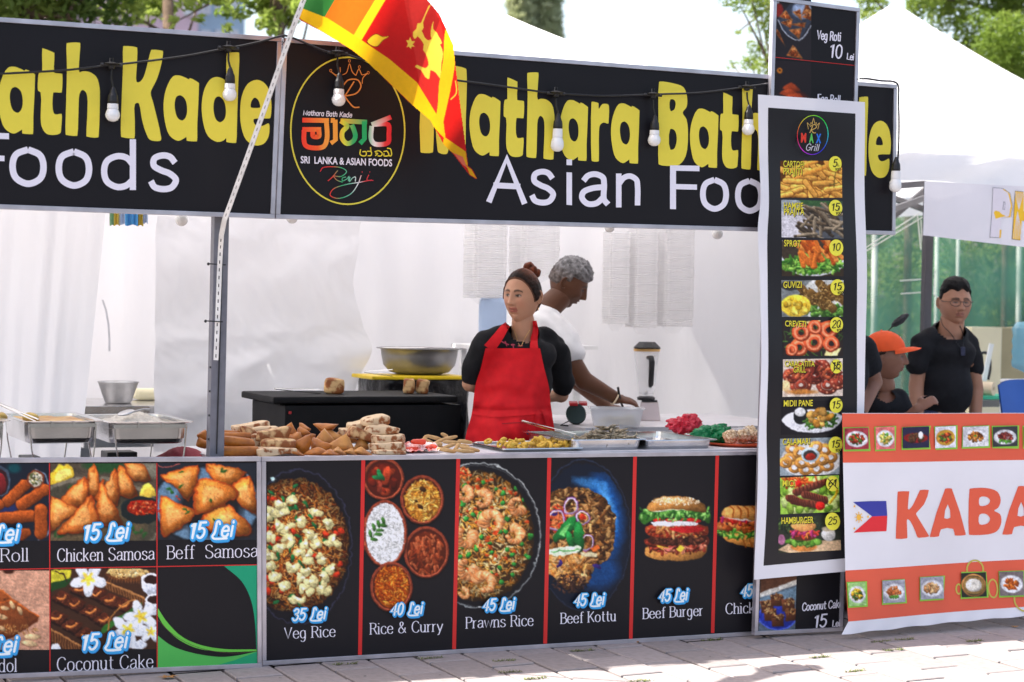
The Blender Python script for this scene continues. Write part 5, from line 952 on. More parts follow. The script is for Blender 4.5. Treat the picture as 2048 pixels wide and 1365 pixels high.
def kd(i):
    P = PD[i]; x0 = min(p[0] for p in P)+7; x1 = max(p[0] for p in P)-9; y0 = min(p[1] for p in P)+9; y1 = max(p[1] for p in P)-9
    bg = [(150, 60, 70), (200, 110, 110), (46, 44, 70), (206, 206, 214), (196, 196, 200), (60, 60, 64), (150, 90, 60), (150, 190, 120), (150, 150, 160), (150, 150, 160), (40, 44, 40), (120, 110, 110), (90, 90, 80)][i]
    c = ZC(ZK, x0-4, y0-4, x1+4, y1+4, bg, 60+i, 1.0); cx, cy = (x0+x1)/2, (y0+y1)/2; rx, ry = (x1-x0)*.46, (y1-y0)*.44
    pc = {2: (150, 40, 40), 3: (196, 150, 60), 10: (150, 120, 70)}.get(i, (226, 226, 230)); c.ell(cx, cy, rx, ry*(.55 if i == 2 else .85), pc, soft=2.5, rim=.15)
    food = [[(150, 50, 34), (196, 80, 50), (70, 110, 50)], [(226, 196, 90), (90, 150, 60), (240, 220, 140)], [(90, 60, 44), (130, 90, 60)], [(200, 90, 50), (90, 140, 60), (120, 50, 40)], [(190, 110, 44), (110, 60, 30), (220, 150, 70)], [(130, 50, 50), (100, 36, 36), (160, 80, 70)], [(200, 140, 70)], [(226, 170, 40), (240, 200, 80), (70, 110, 50)], [(200, 110, 60), (226, 150, 90)], [(196, 140, 90), (220, 180, 130)], [(226, 222, 210), (206, 200, 186)], [(214, 120, 50), (190, 90, 36)], [(200, 120, 60)]][i]
    c.blobs(60, cx, cy, rx*.62, ry*.5, 9 if i != 9 else 12, food, rim=.4)
    if i == 10: c.ring(cx, cy, rx, ry, 9, (170, 120, 70), sh=.3); c.ell(cx, cy, rx*.7, ry*.62, (232, 226, 214), sh=.3, rim=.2); [c.line([(cx, cy-14), (cx+28*math.cos(a), cy+24*math.sin(a))], 1.6, (190, 184, 170)) for a in np.linspace(.2, 2.9, 7)]
    if i == 2: c.ell(cx+26, cy-14, 13, 20, (240, 240, 236), sh=.2)
    if i in (5, 8): c.blobs(20, cx, cy+ry*.5, rx*.5, 8, 7, [(90, 150, 60)])
    if i in (0, 1, 7, 4): c.ell(cx-2, cy-6, 8, 5, (80, 130, 50), soft=3)
    return c, (x0, y0, x1, y1)
for i in range(13):
    c, b = kd(i); c.speck(.04); sheet(c, lambda px, py, d=0: sfk(px, py, .0085+d), zq(ZK, *b, dy=-5), 'picture', kb, step=1.4)
pl.build('lettering', kb)
# ------------------------------------------------------------------ stall frames, canopies, walls
PY = .06
def post(name, a, b, w, d, mat, label, cat='post', Y=PY, holes=True):
    r = T(name, label, cat, (U(*b, Y).x, Y, 0)); A, B = U(*a, Y), U(*b, Y); B.z = 0
    part(MB().bar(B, A, w, d), 'tube', mat, r, bevel=.003); return r
p0 = post('tent_post', (441, 405), (427, 913), .058, .05, M['post'], 'grey metal tent leg at the left of the counter, flag pole tied to it')
A, B = U(441, 425, PY-.0275), U(427, 908, PY-.0275); gx = .012
part(MB().bar(A+Vector((gx, 0, 0)), B+Vector((gx, 0, 0)), .004, .006), 'groove', M['black'], p0)
hb = MB()
for y in (735, 783, 831, 879): c = U(413.6+(910-y)*.025+3, y, PY-.026); hb.bar(c+Vector((-.001, 0, -.004)), c+Vector((-.001, 0, .004)), .006, .004)
part(hb, 'bolt_holes', M['black'], p0)['kind'] = 'stuff'
# canopy: a tent roof over each bay
def tent(label, x0, x1, y0, y1, ze, zp, name='tent_roof', val=.0, nv=1, cxx=None, sag=.12):
    r = T(name, label, 'tent roof', ((x0+x1)/2, (y0+y1)/2, ze))
    cx, cy = cxx or (x0+x1)/2, (y0+y1)/2; mb = MB(); n = 22; m = 14; C4 = [(x0, y0), (x1, y0), (x1, y1), (x0, y1)]
    for q in range(4):
        a, b = C4[q], C4[(q+1) % 4]; rows = []
        for k in range(n+1):
            t = k/n; row = []
            for i in range(m+1):
                s_ = i/m; ex, ey = a[0]+(b[0]-a[0])*s_, a[1]+(b[1]-a[1])*s_; z_ = ze+(zp-ze)*((1-t)**(1+sag*2.2))-.05*math.sin(math.pi*s_)*math.sin(math.pi*min(1, t))*(zp-ze)
                row.append(Vector((cx+(ex-cx)*t, cy+(ey-cy)*t, z_)))
            rows.append(row)
        mb.grid(rows)
    part(mb, 'canopy', M['canopy'], r, smooth=True, recalc=False)
    if val:
        v = MB(); m = 40
        for (a, b) in (((x0, y0), (x1, y0)), ((x0, y0), (x0, y1)), ((x1, y0), (x1, y1))):
            v.grid([[Vector((a[0]+(b[0]-a[0])*i/m, a[1]+(b[1]-a[1])*i/m+.012*math.sin(i*.8+j), ze+.002-val*j/4-.01*math.sin(i*.5)*j/4)) for i in range(m+1)] for j in range(5)])
        part(v, 'valance', M['canopy'], r, smooth=True, recalc=False)
    return r
XR = U(1775, 470, 0).x      # right end of the stall
XP = U(428, 912, 0).x
tent('tall white peaked tent roof behind the fascia signs over the main stall', XP+.03, XR-.06, .06, 2.95, 2.36, 2.93, sag=.42)
tent('low white side roof behind the right end of the fascia', XR-.04, 3.5, .1, 2.95, 2.28, 2.34)
tent('white tent roof over the left bay, hidden behind the left fascia sign', XP-3.0, XP+.06, .06, 2.95, 2.30, 2.62)
# tent frame bars inside
M['frame'] = pm('tent_frame', h8(120,118,122), .45, metal=.4, nz=(20, .12))
# back and side walls of tarpaulin, with soft vertical folds
def tarp(pts, z0, z1, n, m, amp, fr, name, label, seed=0, mat=None, edge=None):
    mb = MB(); P = [Vector((p[0], p[1], 0)) for p in pts]; L = [0]
    for a, b in zip(P[:-1], P[1:]): L.append(L[-1]+(b-a).length)
    rows = []
    for j in range(m+1):
        row = []
        for i in range(n+1):
            s_ = L[-1]*i/n; k = max(q for q in range(len(L)-1) if L[q] <= s_+1e-9); t = (s_-L[k])/(L[k+1]-L[k]); p = P[k].lerp(P[k+1], t); d = (P[k+1]-P[k]).normalized(); nn = Vector((-d.y, d.x, 0))
            zz_ = z0+(z1-z0)*j/m; w = amp*(noise.noise(Vector((s_*fr, zz_*.5, seed)))+.45*noise.noise(Vector((s_*fr*2.7, zz_*1.2+3, seed+5)))+.3*noise.noise(Vector((s_*1.3, zz_*2.3, seed+9))))
            q = p+nn*w+Vector((0, 0, zz_))
            if edge: q = edge(q, i/n, j/m)
            row.append(q)
        rows.append(row)
    mb.grid(rows); return solo(mb, name, mat or M['tarp'], label, 'tarpaulin', smooth=True, recalc=False)
tarp([(XP-3.1, 3.0), (4.12, 3.0)], 0.0, 2.36, 150, 30, .05, 2.2, 'back_wall', 'white tarpaulin back wall of the stall with soft vertical folds', 1, M['wall'])
tarp([(U(1690, 600, .2).x, .2), (4.06, 2.96)], 0.0, 2.36, 60, 20, .03, 2.0, 'side_wall', 'white tarpaulin right side wall behind the blender, glowing with daylight', 2)
# left hanging sheet with slanted edge
def le(q, u, v): return q
a = U(212, 430, 1.35); b = U(170, 815, 1.35); c0 = U(-90, 600, 1.6)
mb = MB(); rows = []
for j in range(25):
    t = j/24; zt = 2.3-2.28*t
    e = a.lerp(b, (a.z-zt)/(a.z-b.z)); row = []
    for i in range(41):
        s_ = i/40; p = Vector((c0.x+(e.x-c0.x)*s_, 1.75+(e.y-1.75)*s_, zt)); p.y += .035*noise.noise(Vector((s_*5, t*1.2, 3)))+.02*noise.noise(Vector((s_*14, t*2, 7))); row.append(p)
    rows.append(row)
mb.grid(rows); solo(mb, 'hanging_sheet', M['tarp'], 'white plastic sheet with slanting edge hanging at the far left of the stall', 'tarpaulin', smooth=True, recalc=False)
# sagging sheet between the post and the griddle
mb = MB(); rows = []
E0 = [(716, 445), (712, 500), (705, 570), (722, 650), (735, 690), (725, 735), (705, 790), (700, 830), (700, 900)]
el = catmull(E0, 9)
for j, p in enumerate(el):
    row = []; e = U(p.x, p.y, 1.9)
    for i in range(121):
        s_ = i/120; q = Vector((XP+.25+(e.x-XP-.25)*s_, 1.95-.05*s_, e.z+(.0 if j else 0))); q.y += .05*noise.noise(Vector((s_*3.0+j*.03, j*.06, 13)))+.022*noise.noise(Vector((s_*7+j*.05, j*.14, 17)))+.009*abs(noise.noise(Vector((s_*11-j*.16, j*.10+s_*5, 27))))-.05*s_**6; row.append(q)
    rows.append(row)
mb.grid(rows); solo(mb, 'sagging_sheet', M['tarp'], 'creased white sheet hanging behind the black griddle, its right edge drooping', 'tarpaulin', smooth=True, recalc=False)
# strips of tape and torn ribbon
M['strip'] = pm('grey_strip', (.66,.66,.70), .5, nz=(20, .1), transl=.3)
mb = MB(); pts = [U(x, y, 1.9) for x, y in ((205, 600), (212, 620), (217, 650), (219, 680), (219, 703))]; mb.grid([[p+Vector((-.005, 0, 0)), p+Vector((.005, 0, 0))] for p in pts]); solo(mb, 'ribbon', M['strip'], 'thin grey plastic strip dangling by the edge of the left white sheet', 'strip', recalc=False)
# ------------------------------------------------------------------ light string
M['cable'] = pm('rubber_cable', (.012,.012,.013), .5, nz=(40, .3))
CY = SY-.03
cab = [(-40, 150), (60, 145), (140, 140), (215, 131), (228, 130), (300, 122), (380, 111), (448, 98), (462, 96), (520, 84), (563, 72), (572, 72), (600, 82), (660, 106), (684, 107), (720, 118), (800, 140), (906, 160), (960, 167), (1040, 178), (1098, 186), (1116, 187), (1200, 192), (1290, 190), (1310, 189), (1400, 186), (1480, 176), (1500, 173), (1535, 168)]
lr = T('light_string', 'black cable of the bulb string sagging across both fascia signs', 'light string', tuple(U(563, 72, CY)))
part(MB().tube([U(x, y, CY) for x, y in catmull(cab, 3)], .0042, 6), 'cable', M['cable'], lr, smooth=True)
part(MB().tube([U(x, y, -.09) for x, y in catmull([(1719, 158), (1735, 158), (1762, 162), (1788, 164), (1796, 170), (1797, 200), (1798, 250), (1797, 300), (1795, 330)], 3)], .0042, 6), 'cable', M['cable'], lr, smooth=True)
for x, y in ((566, 76), (575, 84)): part(MB().tube([U(x, y-4, CY), U(x+4, y+6, CY), U(x-2, y+14, CY+.01)], .002, 5), 'tie', M['black'], lr)
def bulb(px, py, ty, label, Y=CY, tilt=0, long=0, hanger=True):
    """px, py: bottom of the bulb; ty: pixel height of the cable above it"""
    s = 1/493.0; bt = U(px, py, Y); r = T('hanging_bulb', label, 'light bulb', tuple(bt), 'bulbs of the light string on the signs')
    Mx = rotm(R(2), R(tilt), 0); k = 1.0+long*.25
    prof = [(0, 0), (.010, .001), (.019, .006), (.025, .014), (.0275, .024), (.026, .033*k), (.0225, .041*k), (.020, .046*k)]
    part(MB().lathe([(a*.98, b) for a, b in prof], bt, 24, Mx), 'globe', M['bulb'], r, smooth=True)
    part(MB().lathe([(.0200, .0465*k), (.0205, .052*k), (.0195, .066*k+long*.01), (.0, .0662*k+long*.01)], bt, 20, Mx), 'collar', M['white'], r, smooth=False)
    h = .067*k+long*.01
    part(MB().lathe([(.0, h), (.0185, h+.0003), (.0195, h+.008), (.0175, h+.028), (.013, h+.038), (.009, h+.052), (.005, h+.06), (0, h+.061)], bt, 16, Mx), 'socket', M['black'], r, smooth=False)
    top = bt+Mx @ Vector((0, 0, h+.058)); a = U(px-2, ty+10, Y)
    part(MB().tube([top, top.lerp(a, .5)+Vector((-.004, 0, 0)), a], .0038, 6), 'lead', M['cable'], r)
    if hanger:
        c = U(px-2, ty, Y-.004); hb = MB(); hb.lathe([(0, -.016), (.011, -.014), (.0135, -.004), (.030, .001), (.032, .004), (.012, .009), (.006, .010), (0, .0105)], c, 14); hb.tube([c+Vector((-.006, 0, .008)), c+Vector((-.005, 0, .024)), c+Vector((.005, 0, .024)), c+Vector((.006, 0, .008))], .0028, 5)
        hb.tube([c+Vector((-.04, 0, -.001)), c+Vector((.04, 0, -.001))], .0062, 8); part(hb, 'hanger', M['black'], r, smooth=False)
bulb(225, 244, 130, 'white bulb hanging over the gap between th and K on the left sign')
bulb(459, 203, 96, 'white bulb hanging over the letter d of the left sign')
bulb(677, 213, 106, 'white bulb hanging in front of the round emblem crown')
bulb(1114, 304, 187, 'long white bulb hanging between h and a of the right sign', long=1)
bulb(1308, 293, 190, 'white bulb hanging left of the yellow letter B')
bulb(1496, 271, 175, 'white bulb over the yellow h beside the grill menu')
bulb(1790, 385, 320, 'white bulb dangling off the right end of the right sign', Y=-.09, long=1, hanger=False)
def ball(px, py, r, lab):
    c = U(px, py, .45); solo(MB().ell(c, (r, r, r)).lathe([(.014, 0), (.014, .05), (0, .05)], c+Vector((0, 0, r*.9)), 12), 'lamp_globe', M['bulb'], lab, 'lamp globe', 'round lamps hanging inside the stall', smooth=True)
ball(363, 440, .026, 'cream round lamp just under the left sign by the sheet'); ball(584, 436, .024, 'round lamp half hidden under the right sign by the post'); ball(1219, 456, .022, 'round lamp peeping under the right sign above the man'); ball(1435, 468, .025, 'cream round lamp near the grill menu under the right sign')
# ------------------------------------------------------------------ flag and its pole
M['pole'] = pm('white_slotted_rail', (.80,.78,.75), .4, metal=.1, nz=(25, .18))
fp = T('flag_pole', 'bent white slotted rail tied to the post, carrying the flag', 'flag pole', tuple(U(432, 720, .0)))
pp = [(615, -20, -.52), (590, 45, -.47), (548, 165, -.37), (500, 300, -.26), (462, 405, -.16), (449, 440, -.12), (443, 470, -.07), (441, 500, -.035), (439, 540, -.02), (436, 620, -.01), (432, 720, 0.0)]
P3 = [U(*p) for p in pp]
rl = MB()
for a, b in zip(P3[:-1], P3[1:]): rl.bar(a, b+(b-a).normalized()*.001, .0175, .010, CF)
part(rl, 'rail', M['pole'], fp)
def along(t):
    L = [0]
    for a, b in zip(P3[:-1], P3[1:]): L.append(L[-1]+(b-a).length)
    s_ = t*L[-1]
    for k in range(len(L)-1):
        if s_ <= L[k+1]: return P3[k].lerp(P3[k+1], (s_-L[k])/(L[k+1]-L[k])), (P3[k+1]-P3[k]).normalized()
slot = MB(); slot2 = MB()
for k in range(50):
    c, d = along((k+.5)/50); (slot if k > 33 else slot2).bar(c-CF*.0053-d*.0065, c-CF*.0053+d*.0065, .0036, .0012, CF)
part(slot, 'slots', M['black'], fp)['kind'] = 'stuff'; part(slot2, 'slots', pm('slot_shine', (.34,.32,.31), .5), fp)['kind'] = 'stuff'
for y in (529, 643):
    c = U(440-(y-529)*.05, y, -.02); part(MB().bar(c+Vector((-.045, 0, .001)), c+Vector((.022, 0, -.002)), .0045, .005, CF), 'cable_tie', M['black'], fp); part(MB().ell(c+Vector((-.045, 0, 0)), (.006, .006, .006), None, 8, 6), 'cable_tie', M['black'], fp)
# the flag: painted cloth sheet hung from the pole
M['flag'] = pm('flag_cloth', (1,1,1), .75, attr='Col', nz=(60, .05), bump=(5, .2, .01), transl=.62)
ZF = (3.6895, 590.0, 0.0)
c = ZC(ZF, -10, -80, 1345, 1345, (206, 34, 26), 77, 1.25)
Yl, Rd, Rs, Gn, Og = (244, 186, 20), (198, 26, 20), (206, 40, 34), (52, 120, 52), (236, 104, 24)
c.poly([(-10, -80), (60, -80), (215, 140), (60, 80)], Gn); c.poly([(30, -80), (360, -80), (215, 140), (60, 62)], Gn, sh=.1); c.poly([(300, -10), (360, -80), (480, -80), (445, 270), (215, 135)], (238, 100, 30)); c.poly([(340, -80), (640, -80), (650, -10), (440, 260), (220, 140)], Og)
c.poly([(640, -80), (760, -80), (510, 318), (430, 265)], (248, 200, 30)); c.line([(650, -30), (435, 262)], 3, (200, 120, 20), al=.5); c.poly([(715, -80), (1000, -80), (1100, 120), (1110, 330), (1060, 900), (490, 300)], Rd)
c.poly([(790, -80), (1000, -80), (1060, 100), (1110, 330), (1050, 850), (930, 700), (890, 430), (850, 230)], (206, 44, 36))
c.poly([(40, 58), (240, 135), (480, 290), (700, 440), (900, 610), (1060, 870), (1140, 985), (1100, 1020), (830, 740), (640, 560), (420, 370), (200, 235), (36, 140)], Yl, smooth=0)
c.poly([(1110, 215), (1170, 340), (1180, 480), (1140, 700), (1110, 860), (1120, 1000), (1010, 870), (1045, 840), (1060, 640), (1095, 430)], (240, 180, 24), smooth=2)
c.poly([(1180, 500), (1205, 730), (1260, 1120), (1255, 1130), (1110, 1015), (1095, 900), (1140, 700)], (212, 30, 24)); c.line([(1185, 600), (1190, 690), (1150, 735)], 8, (244, 200, 60), smooth=3)
c.poly([(1100, 1010), (1260, 1120), (1275, 1230), (1190, 1150), (1090, 1070)], Yl); c.poly([(1170, 1130), (1240, 1160), (1270, 1240), (1235, 1215)], (240, 120, 90)); c.poly([(1265, 1225), (1300, 1250), (1342, 1320), (1290, 1290)], Yl)
def leaf(P, col=(246, 196, 40)): c.poly(P, (90, 30, 16), smooth=3); cx = sum(p[0] for p in P)/len(P); cy = sum(p[1] for p in P)/len(P); c.poly([(cx+(p[0]-cx)*.92, cy+(p[1]-cy)*.9) for p in P], col, smooth=3)
leaf([(700, 268), (650, 300), (610, 345), (570, 345), (528, 310), (560, 270), (600, 250), (650, 272)])
lw = (250, 206, 70)
for P in ([(820, 300), (840, 300), (850, 272), (862, 305), (888, 305), (868, 330), (888, 348), (862, 345), (855, 362), (840, 345), (822, 352), (834, 325)],): c.poly(P, lw, smooth=2)
c.poly([(1000, 40), (985, 45), (930, 170), (905, 175), (895, 215), (870, 240), (880, 290), (905, 270), (930, 235), (950, 205), (945, 170), (985, 70)], lw, smooth=2)
c.poly([(880, 250), (935, 230), (955, 275), (985, 300), (1020, 285), (1070, 330), (1092, 400), (1080, 470), (1070, 580), (1040, 540), (1000, 520), (990, 585), (960, 570), (930, 520), (885, 495), (900, 480), (960, 505), (985, 480), (965, 400), (945, 370), (950, 330), (925, 290), (905, 270)], lw, smooth=2)
c.poly([(1022, 155), (1000, 235), (1012, 300), (1060, 330), (1085, 320), (1060, 270), (1045, 240), (1020, 215)], lw, smooth=2)
ZFp = lambda X, Y: (X*0, 0)
outl = zz([(45, -80), (940, -80), (975, 0), (1060, 100), (1112, 210), (1165, 330), (1180, 470), (1210, 720), (1262, 1120), (1276, 1225), (1310, 1255), (1345, 1325), (1290, 1295), (1235, 1225), (1170, 1140), (1100, 1070), (1000, 890), (830, 745), (640, 560), (530, 455), (420, 370), (200, 235), (30, 145), (45, 60)], ZF)
def fmask(X, Y):
    ins = np.zeros(X.shape, bool); n = len(outl)
    for i in range(n):
        ax, ay = outl[i]; bx, by = outl[(i+1) % n]; ins ^= ((ay > Y) != (by > Y)) & (X < (bx-ax)*(Y-ay)/(by-ay+1e-12)+ax)
    return ins
def fsurf(px, py, d=0.0):
    s_ = (px-605)/345; Yd = -.46+.16*s_+.035*math.sin(px/38.0+py/90.0)+.05*math.sin((px-py*.6)/60.0)*max(0, s_)+.03*math.sin((px+py)/30.0)*max(0, s_-.6); return U(px, py, Yd-d)
fl = T('flag', 'red, green, orange and yellow lion flag hanging in sunlight over the round emblem', 'flag', tuple(U(605, 20, -.46)))
sheet(c, fsurf, [(590, -20), (960, -20), (960, 365), (590, 365)], 'cloth', fl, step=1.15, mask=fmask, mat=M['flag'], gain=1.0)
# ------------------------------------------------------------------ tables and cooking gear inside the stall
M['tabletop'] = pm('white_tabletop', (.62,.60,.62), .45, nz=(8, .1))
M['dark'] = pm('dark_cloth', (.02,.02,.022), .8, nz=(8, .4))
M['yplast'] = pm('yellow_plastic', h8(240,205,40), .4, nz=(10, .08))
M['bag'] = pm('black_bag', (.010,.010,.012), .28, nz=(9, .3), bump=(14, .8, .03))
XA = XP+.02
t = T('display_table', 'long white table behind the front boards carrying the fried snacks', 'table', ((XA+XR)/2, .32, 0))
part(MB().box(((XA+XR-.05)/2, .335, .785), (XR-.05-XA, .59, .03)), 'tabletop', M['tabletop'], t)
for x in (XA+.08, XR-.15):
    for y in (.1, .57): part(MB().box((x, y, .385), (.04, .04, .77)), 'leg', M['frame0'] if 'frame0' in M else M['post'], t)
t = T('serving_table', 'low table under the three chafing pans at the far left', 'table', (XP-.7, .3, 0))
part(MB().box((XP-.75, .33, .70), (1.3, .56, .03)), 'tabletop', M['tabletop'], t)
for x in (XP-1.3, XP-.2):
    for y in (.1, .55): part(MB().box((x, y, .3425), (.04, .04, .685)), 'leg', M['post'], t)
def zt(px, py, Y): return U(px, py, Y).z
# steel back table at the left
z0 = .885; x0, x1 = U(150, 810, 2.0).x, U(520, 830, 2.0).x
t = T('steel_table', 'stainless steel work table at the back left with a bowl on it', 'table', ((x0+x1)/2, 2.3, 0))
part(MB().box(((x0+x1)/2, 2.35, z0-.02), (x1-x0, .7, .04)), 'tabletop', M['steel'], t, bevel=.004)
part(MB().box(((x0+x1)/2, 2.03, z0-.12), (x1-x0-.1, .02, .155)), 'apron', M['steeld'], t)
for x in (x0+.06, x1-.06):
    for y in (2.06, 2.64): part(MB().box((x, y, (z0-.2)/2), (.045, .045, z0-.2)), 'leg', M['steeld'], t)
c = U(236, 806, 2.25); c.z = z0+.001; r = 39/405
solo(MB().lathe([(0, 0), (r*.62, 0), (r*.66, .003), (r*1.0, .098), (r*1.04, .100), (r*1.03, .104), (r*.97, .101), (r*.62, .006), (0, .004)], c, 40), 'bowl', M['steeld'], 'small grey metal bowl on the steel back table at left', 'bowl', smooth=True)
M['butter'] = pm('butter_block', h8(240,232,196), .6, nz=(6, .08), bump=(9, .4, .02))
c = U(318, 796, 2.5); solo(MB().box((c.x, 2.5, z0+.03), (.26, .12, .055)), 'dough_block', M['butter'], 'long pale yellow wrapped block lying behind the metal bowl', 'block', bevel=.02, smooth=True)
M['film'] = pm('clear_film', (.85,.85,.88), .12, nz=(10, .05), bump=(25, .8, .02), alpha=.35, spec=.8)
def crumple(c, r, seed, n=22, m=14, amp=.35, fr=9):
    mb = MB().ell(c, r, None, n, m); C_ = Vector(c)
    mb.v = [tuple(C_+(Vector(v)-C_)*(1+amp*noise.noise(Vector(v)*fr+Vector((seed, 0, 0))))) for v in mb.v]; return mb
solo(crumple(U(372, 790, 2.4), (.07, .06, .035), 3, fr=18), 'plastic_bag', M['film'], 'clear crumpled bag at the right end of the steel table', 'bag', smooth=True)
def crumple2(c, r, seed):
    mb = MB().ell(c, r, None, 64, 40); C_ = Vector(c); o = Vector((seed*3.1, 0, seed))
    mb.v = [tuple(C_+(Vector(v)-C_)*(.95+.55*noise.noise(Vector(v)*14+o)+.55*abs(noise.noise(Vector(v)*34+o))+.30*abs(noise.noise(Vector(v)*80+o)))) for v in mb.v]; return mb
# griddle
Yf = .95; gx0, gx1 = U(570, 840, Yf).x, U(922, 840, Yf).x; zb = U(570, 812, Yf).z; yb2 = Yf+.5
g = T('griddle', 'wide black iron griddle on its box stand with three flatbread rolls on top', 'griddle', ((gx0+gx1)/2, Yf+.25, 0))
part(MB().box(((gx0+gx1)/2, Yf+.25, zb-.11), (gx1-gx0, .5, .22)), 'burner_box', M['blackm'], g, bevel=.004)
for x in (gx0+.05, gx1-.05):
    for y in (Yf+.05, Yf+.45): part(MB().box((x, y, (zb-.22)/2), (.035, .035, zb-.2205)), 'leg', M['blackm'], g)
px0 = U(548, 800, Yf-.02).x; ztop = U(700, 793, Yf+.0).z
mb = MB(); mb.box(((px0+gx1-.02)/2, Yf+.24, ztop-.0155), (gx1-.02-px0, .5, .031)); part(mb, 'hot_plate', M['blackm'], g, bevel=.010)
for x in (px0+.06, gx1-.1): 
    for y in (Yf+.05, Yf+.43): part(MB().tube([(x, y, zb-.001), (x, y, ztop-.030)], .012, 10), 'foot', M['blackm'], g)
part(MB().box((gx0+.02, Yf-.008, zb-.03), (.012, .012, .012)), 'knob', pm('red_paint', (.4,.02,.02)), g, bevel=.003)
M['roti'] = pm('browned_flatbread', (.60,.38,.17), .6, nz=(28, .42, .56), col2=(.24,.07,.015), bump=(45, .35, .004), sss=.0)
M['roti2'] = pm('floury_flatbread', (.66,.48,.29), .65, nz=(30, .52, .62), col2=(.26,.075,.015), bump=(45, .35, .004))
def noisy(mb, amp, fr, seed):
    C_ = Vector([sum(v[i] for v in mb.v)/len(mb.v) for i in range(3)])
    mb.v = [tuple(Vector(v)+(Vector(v)-C_).normalized()*amp*noise.noise(Vector(v)*fr+Vector((seed*7.3, seed*3.1, 0)))) for v in mb.v]; return mb
def supell(r, e=.55, n=22, m=14):
    mb = MB(); vs = []
    sg = lambda v, p: math.copysign(abs(v)**p, v)
    for i in range(m+1):
        th = -math.pi/2+math.pi*i/m
        for k in range(n):
            w = 2*math.pi*k/n; vs.append((r[0]*sg(math.cos(th), e)*sg(math.cos(w), e), r[1]*sg(math.cos(th), e)*sg(math.sin(w), e), r[2]*sg(math.sin(th), e)))
    fs = [(j*n+k, j*n+(k+1) % n, (j+1)*n+(k+1) % n, (j+1)*n+k) for j in range(m) for k in range(n)]
    mb.add(vs, fs); return mb
def xf(mb, c, M_): mb.v = [tuple(Vector(c)+M_ @ Vector(v)) for v in mb.v]; return mb
for i, (x, y, w, h, l) in enumerate(((668, 777, 40, 32, 'stout flatbread roll standing alone on the left of the griddle'), (818, 777, 23, 31, 'left one of the two upright flatbread rolls on the griddle'), (845, 777, 26, 30, 'right one of the two upright flatbread rolls, well browned'))):
    c = U(x, y, Yf+.2); hz = h/2/445; c.z = ztop+hz*.98
    solo(noisy(xf(supell((w/2/445, .022, hz), .45), c, rotm(0, R([3, 2, 8][i]), R(-28))), .004, 40, i), 'flatbread_roll', M['roti'], l, 'flatbread', 'flatbread rolls browning on the griddle', smooth=True)
def tongs(a, b, w, sp, label, th=.002, name='tongs'):
    a, b = Vector(a), Vector(b); r = T(name, label, 'tongs', tuple(a)); u = Vector((0, 0, 1)); d = (b-a).normalized()
    for s_ in (-1, 1):
        rows = []
        for i in range(13):
            t = i/12; o = u*s_*sp*(1-.9*t if t < .5 else (1-.9*t)); ww = w*(.55+.45*t if t < .8 else 1-.6*(t-.8)/.2)
            p = a.lerp(b, 1-t)+o*0+u*(s_*sp*(math.sin(t*1.57)*.1+(1-t)))
            n = d.cross(u).normalized(); rows.append([p-n*ww/2, p-n*ww*.2+u*.003*s_, p+n*ww*.2+u*.003*s_, p+n*ww/2])
        part(MB().grid(rows), 'arm', M['steel'], r, smooth=True)
    return r
a = U(550, 778, Yf+.1); b = U(640, 792, Yf+.22); b.z = ztop+.01; tongs(a, b, .02, .008, 'steel tongs with a red grip tip lying on the left of the griddle')
# bin with black bag, yellow board, steel bowl
Yb_ = 1.75; c = U(826, 800, Yb_); w = 205/405; ztp = U(826, 757, Yb_).z
b_ = T('bin', 'bin covered in black plastic bag carrying the yellow board', 'bin', (c.x, Yb_, 0))
mb = MB(); rows = []
for j in range(19):
    zz_ = ztp*j/18; rows.append([])
    for i in range(49):
        a = 2*math.pi*i/48; sg = lambda v: math.copysign(abs(v)**.5, v); rr = 1+.09*noise.noise(Vector((math.cos(a)*2.4, math.sin(a)*2.4, zz_*5)))+.05*noise.noise(Vector((math.cos(a)*7, math.sin(a)*7, zz_*3)))
        rows[-1].append(Vector((c.x+sg(math.cos(a))*w*.47*rr, Yb_+sg(math.sin(a))*.24*rr, zz_)))
mb.grid(rows); part(mb, 'bag', M['bag'], b_, smooth=True); part(MB().box((c.x, Yb_, ztp-.012), (w*.86, .4, .02)), 'lid', M['black'], b_)
yb_ = T('chopping_board', 'thin yellow chopping board under the large steel bowl', 'chopping board', (c.x, Yb_-.02, ztp))
part(MB().box((U(815, 750, Yb_).x, Yb_-.04, ztp+.010), (.505, .30, .018)), 'board', M['yplast'], yb_, bevel=.006)
M['bowlm'] = pm('worn_steel', (.30,.295,.30), .36, metal=.5, nz=(7, .25), bump=(60, .08, .001)); c = U(838, 750, Yb_); c.z = ztp+.0205; r = .196
bo = T('mixing_bowl', 'large shiny steel bowl with wide rim on the yellow board', 'bowl', tuple(c))
part(MB().lathe([(0, 0), (r*.55, .001), (r*.75, .012), (r*.9, .045), (r*.95, .09), (r*.97, .122), (r*1.08, .126), (r*1.08, .13), (r*.96, .128), (r*.93, .09), (r*.88, .047), (r*.73, .015), (0, .003)], c, 48), 'bowl', M['bowlm'], bo, smooth=True)
part(MB().tube([c+Vector((-.2, -.02, .128)), c+Vector((-.05, -.19, .134)), c+Vector((.15, -.12, .131))], .004, 8), 'rim_wire', M['steel'], bo)
a = U(728, 738, Yb_-.2); b = U(785, 746, Yb_-.24); b.z = max(b.z, ztp+.024); a.z = ztp+.04; tongs(a, b, .022, .014, 'steel tongs resting on the left end of the yellow board')
M['jug'] = pm('pale_blue_plastic', h8(196,214,238), .3, nz=(6, .06), alpha=.85, transl=.3)
mb = supell((.075, .06, .13), .35); xf(mb, U(985, 640, 2.6), rotm(0, 0, R(-20))); solo(mb, 'water_jug', M['jug'], 'pale blue plastic jug on the back shelf behind the woman', 'jug', smooth=True)
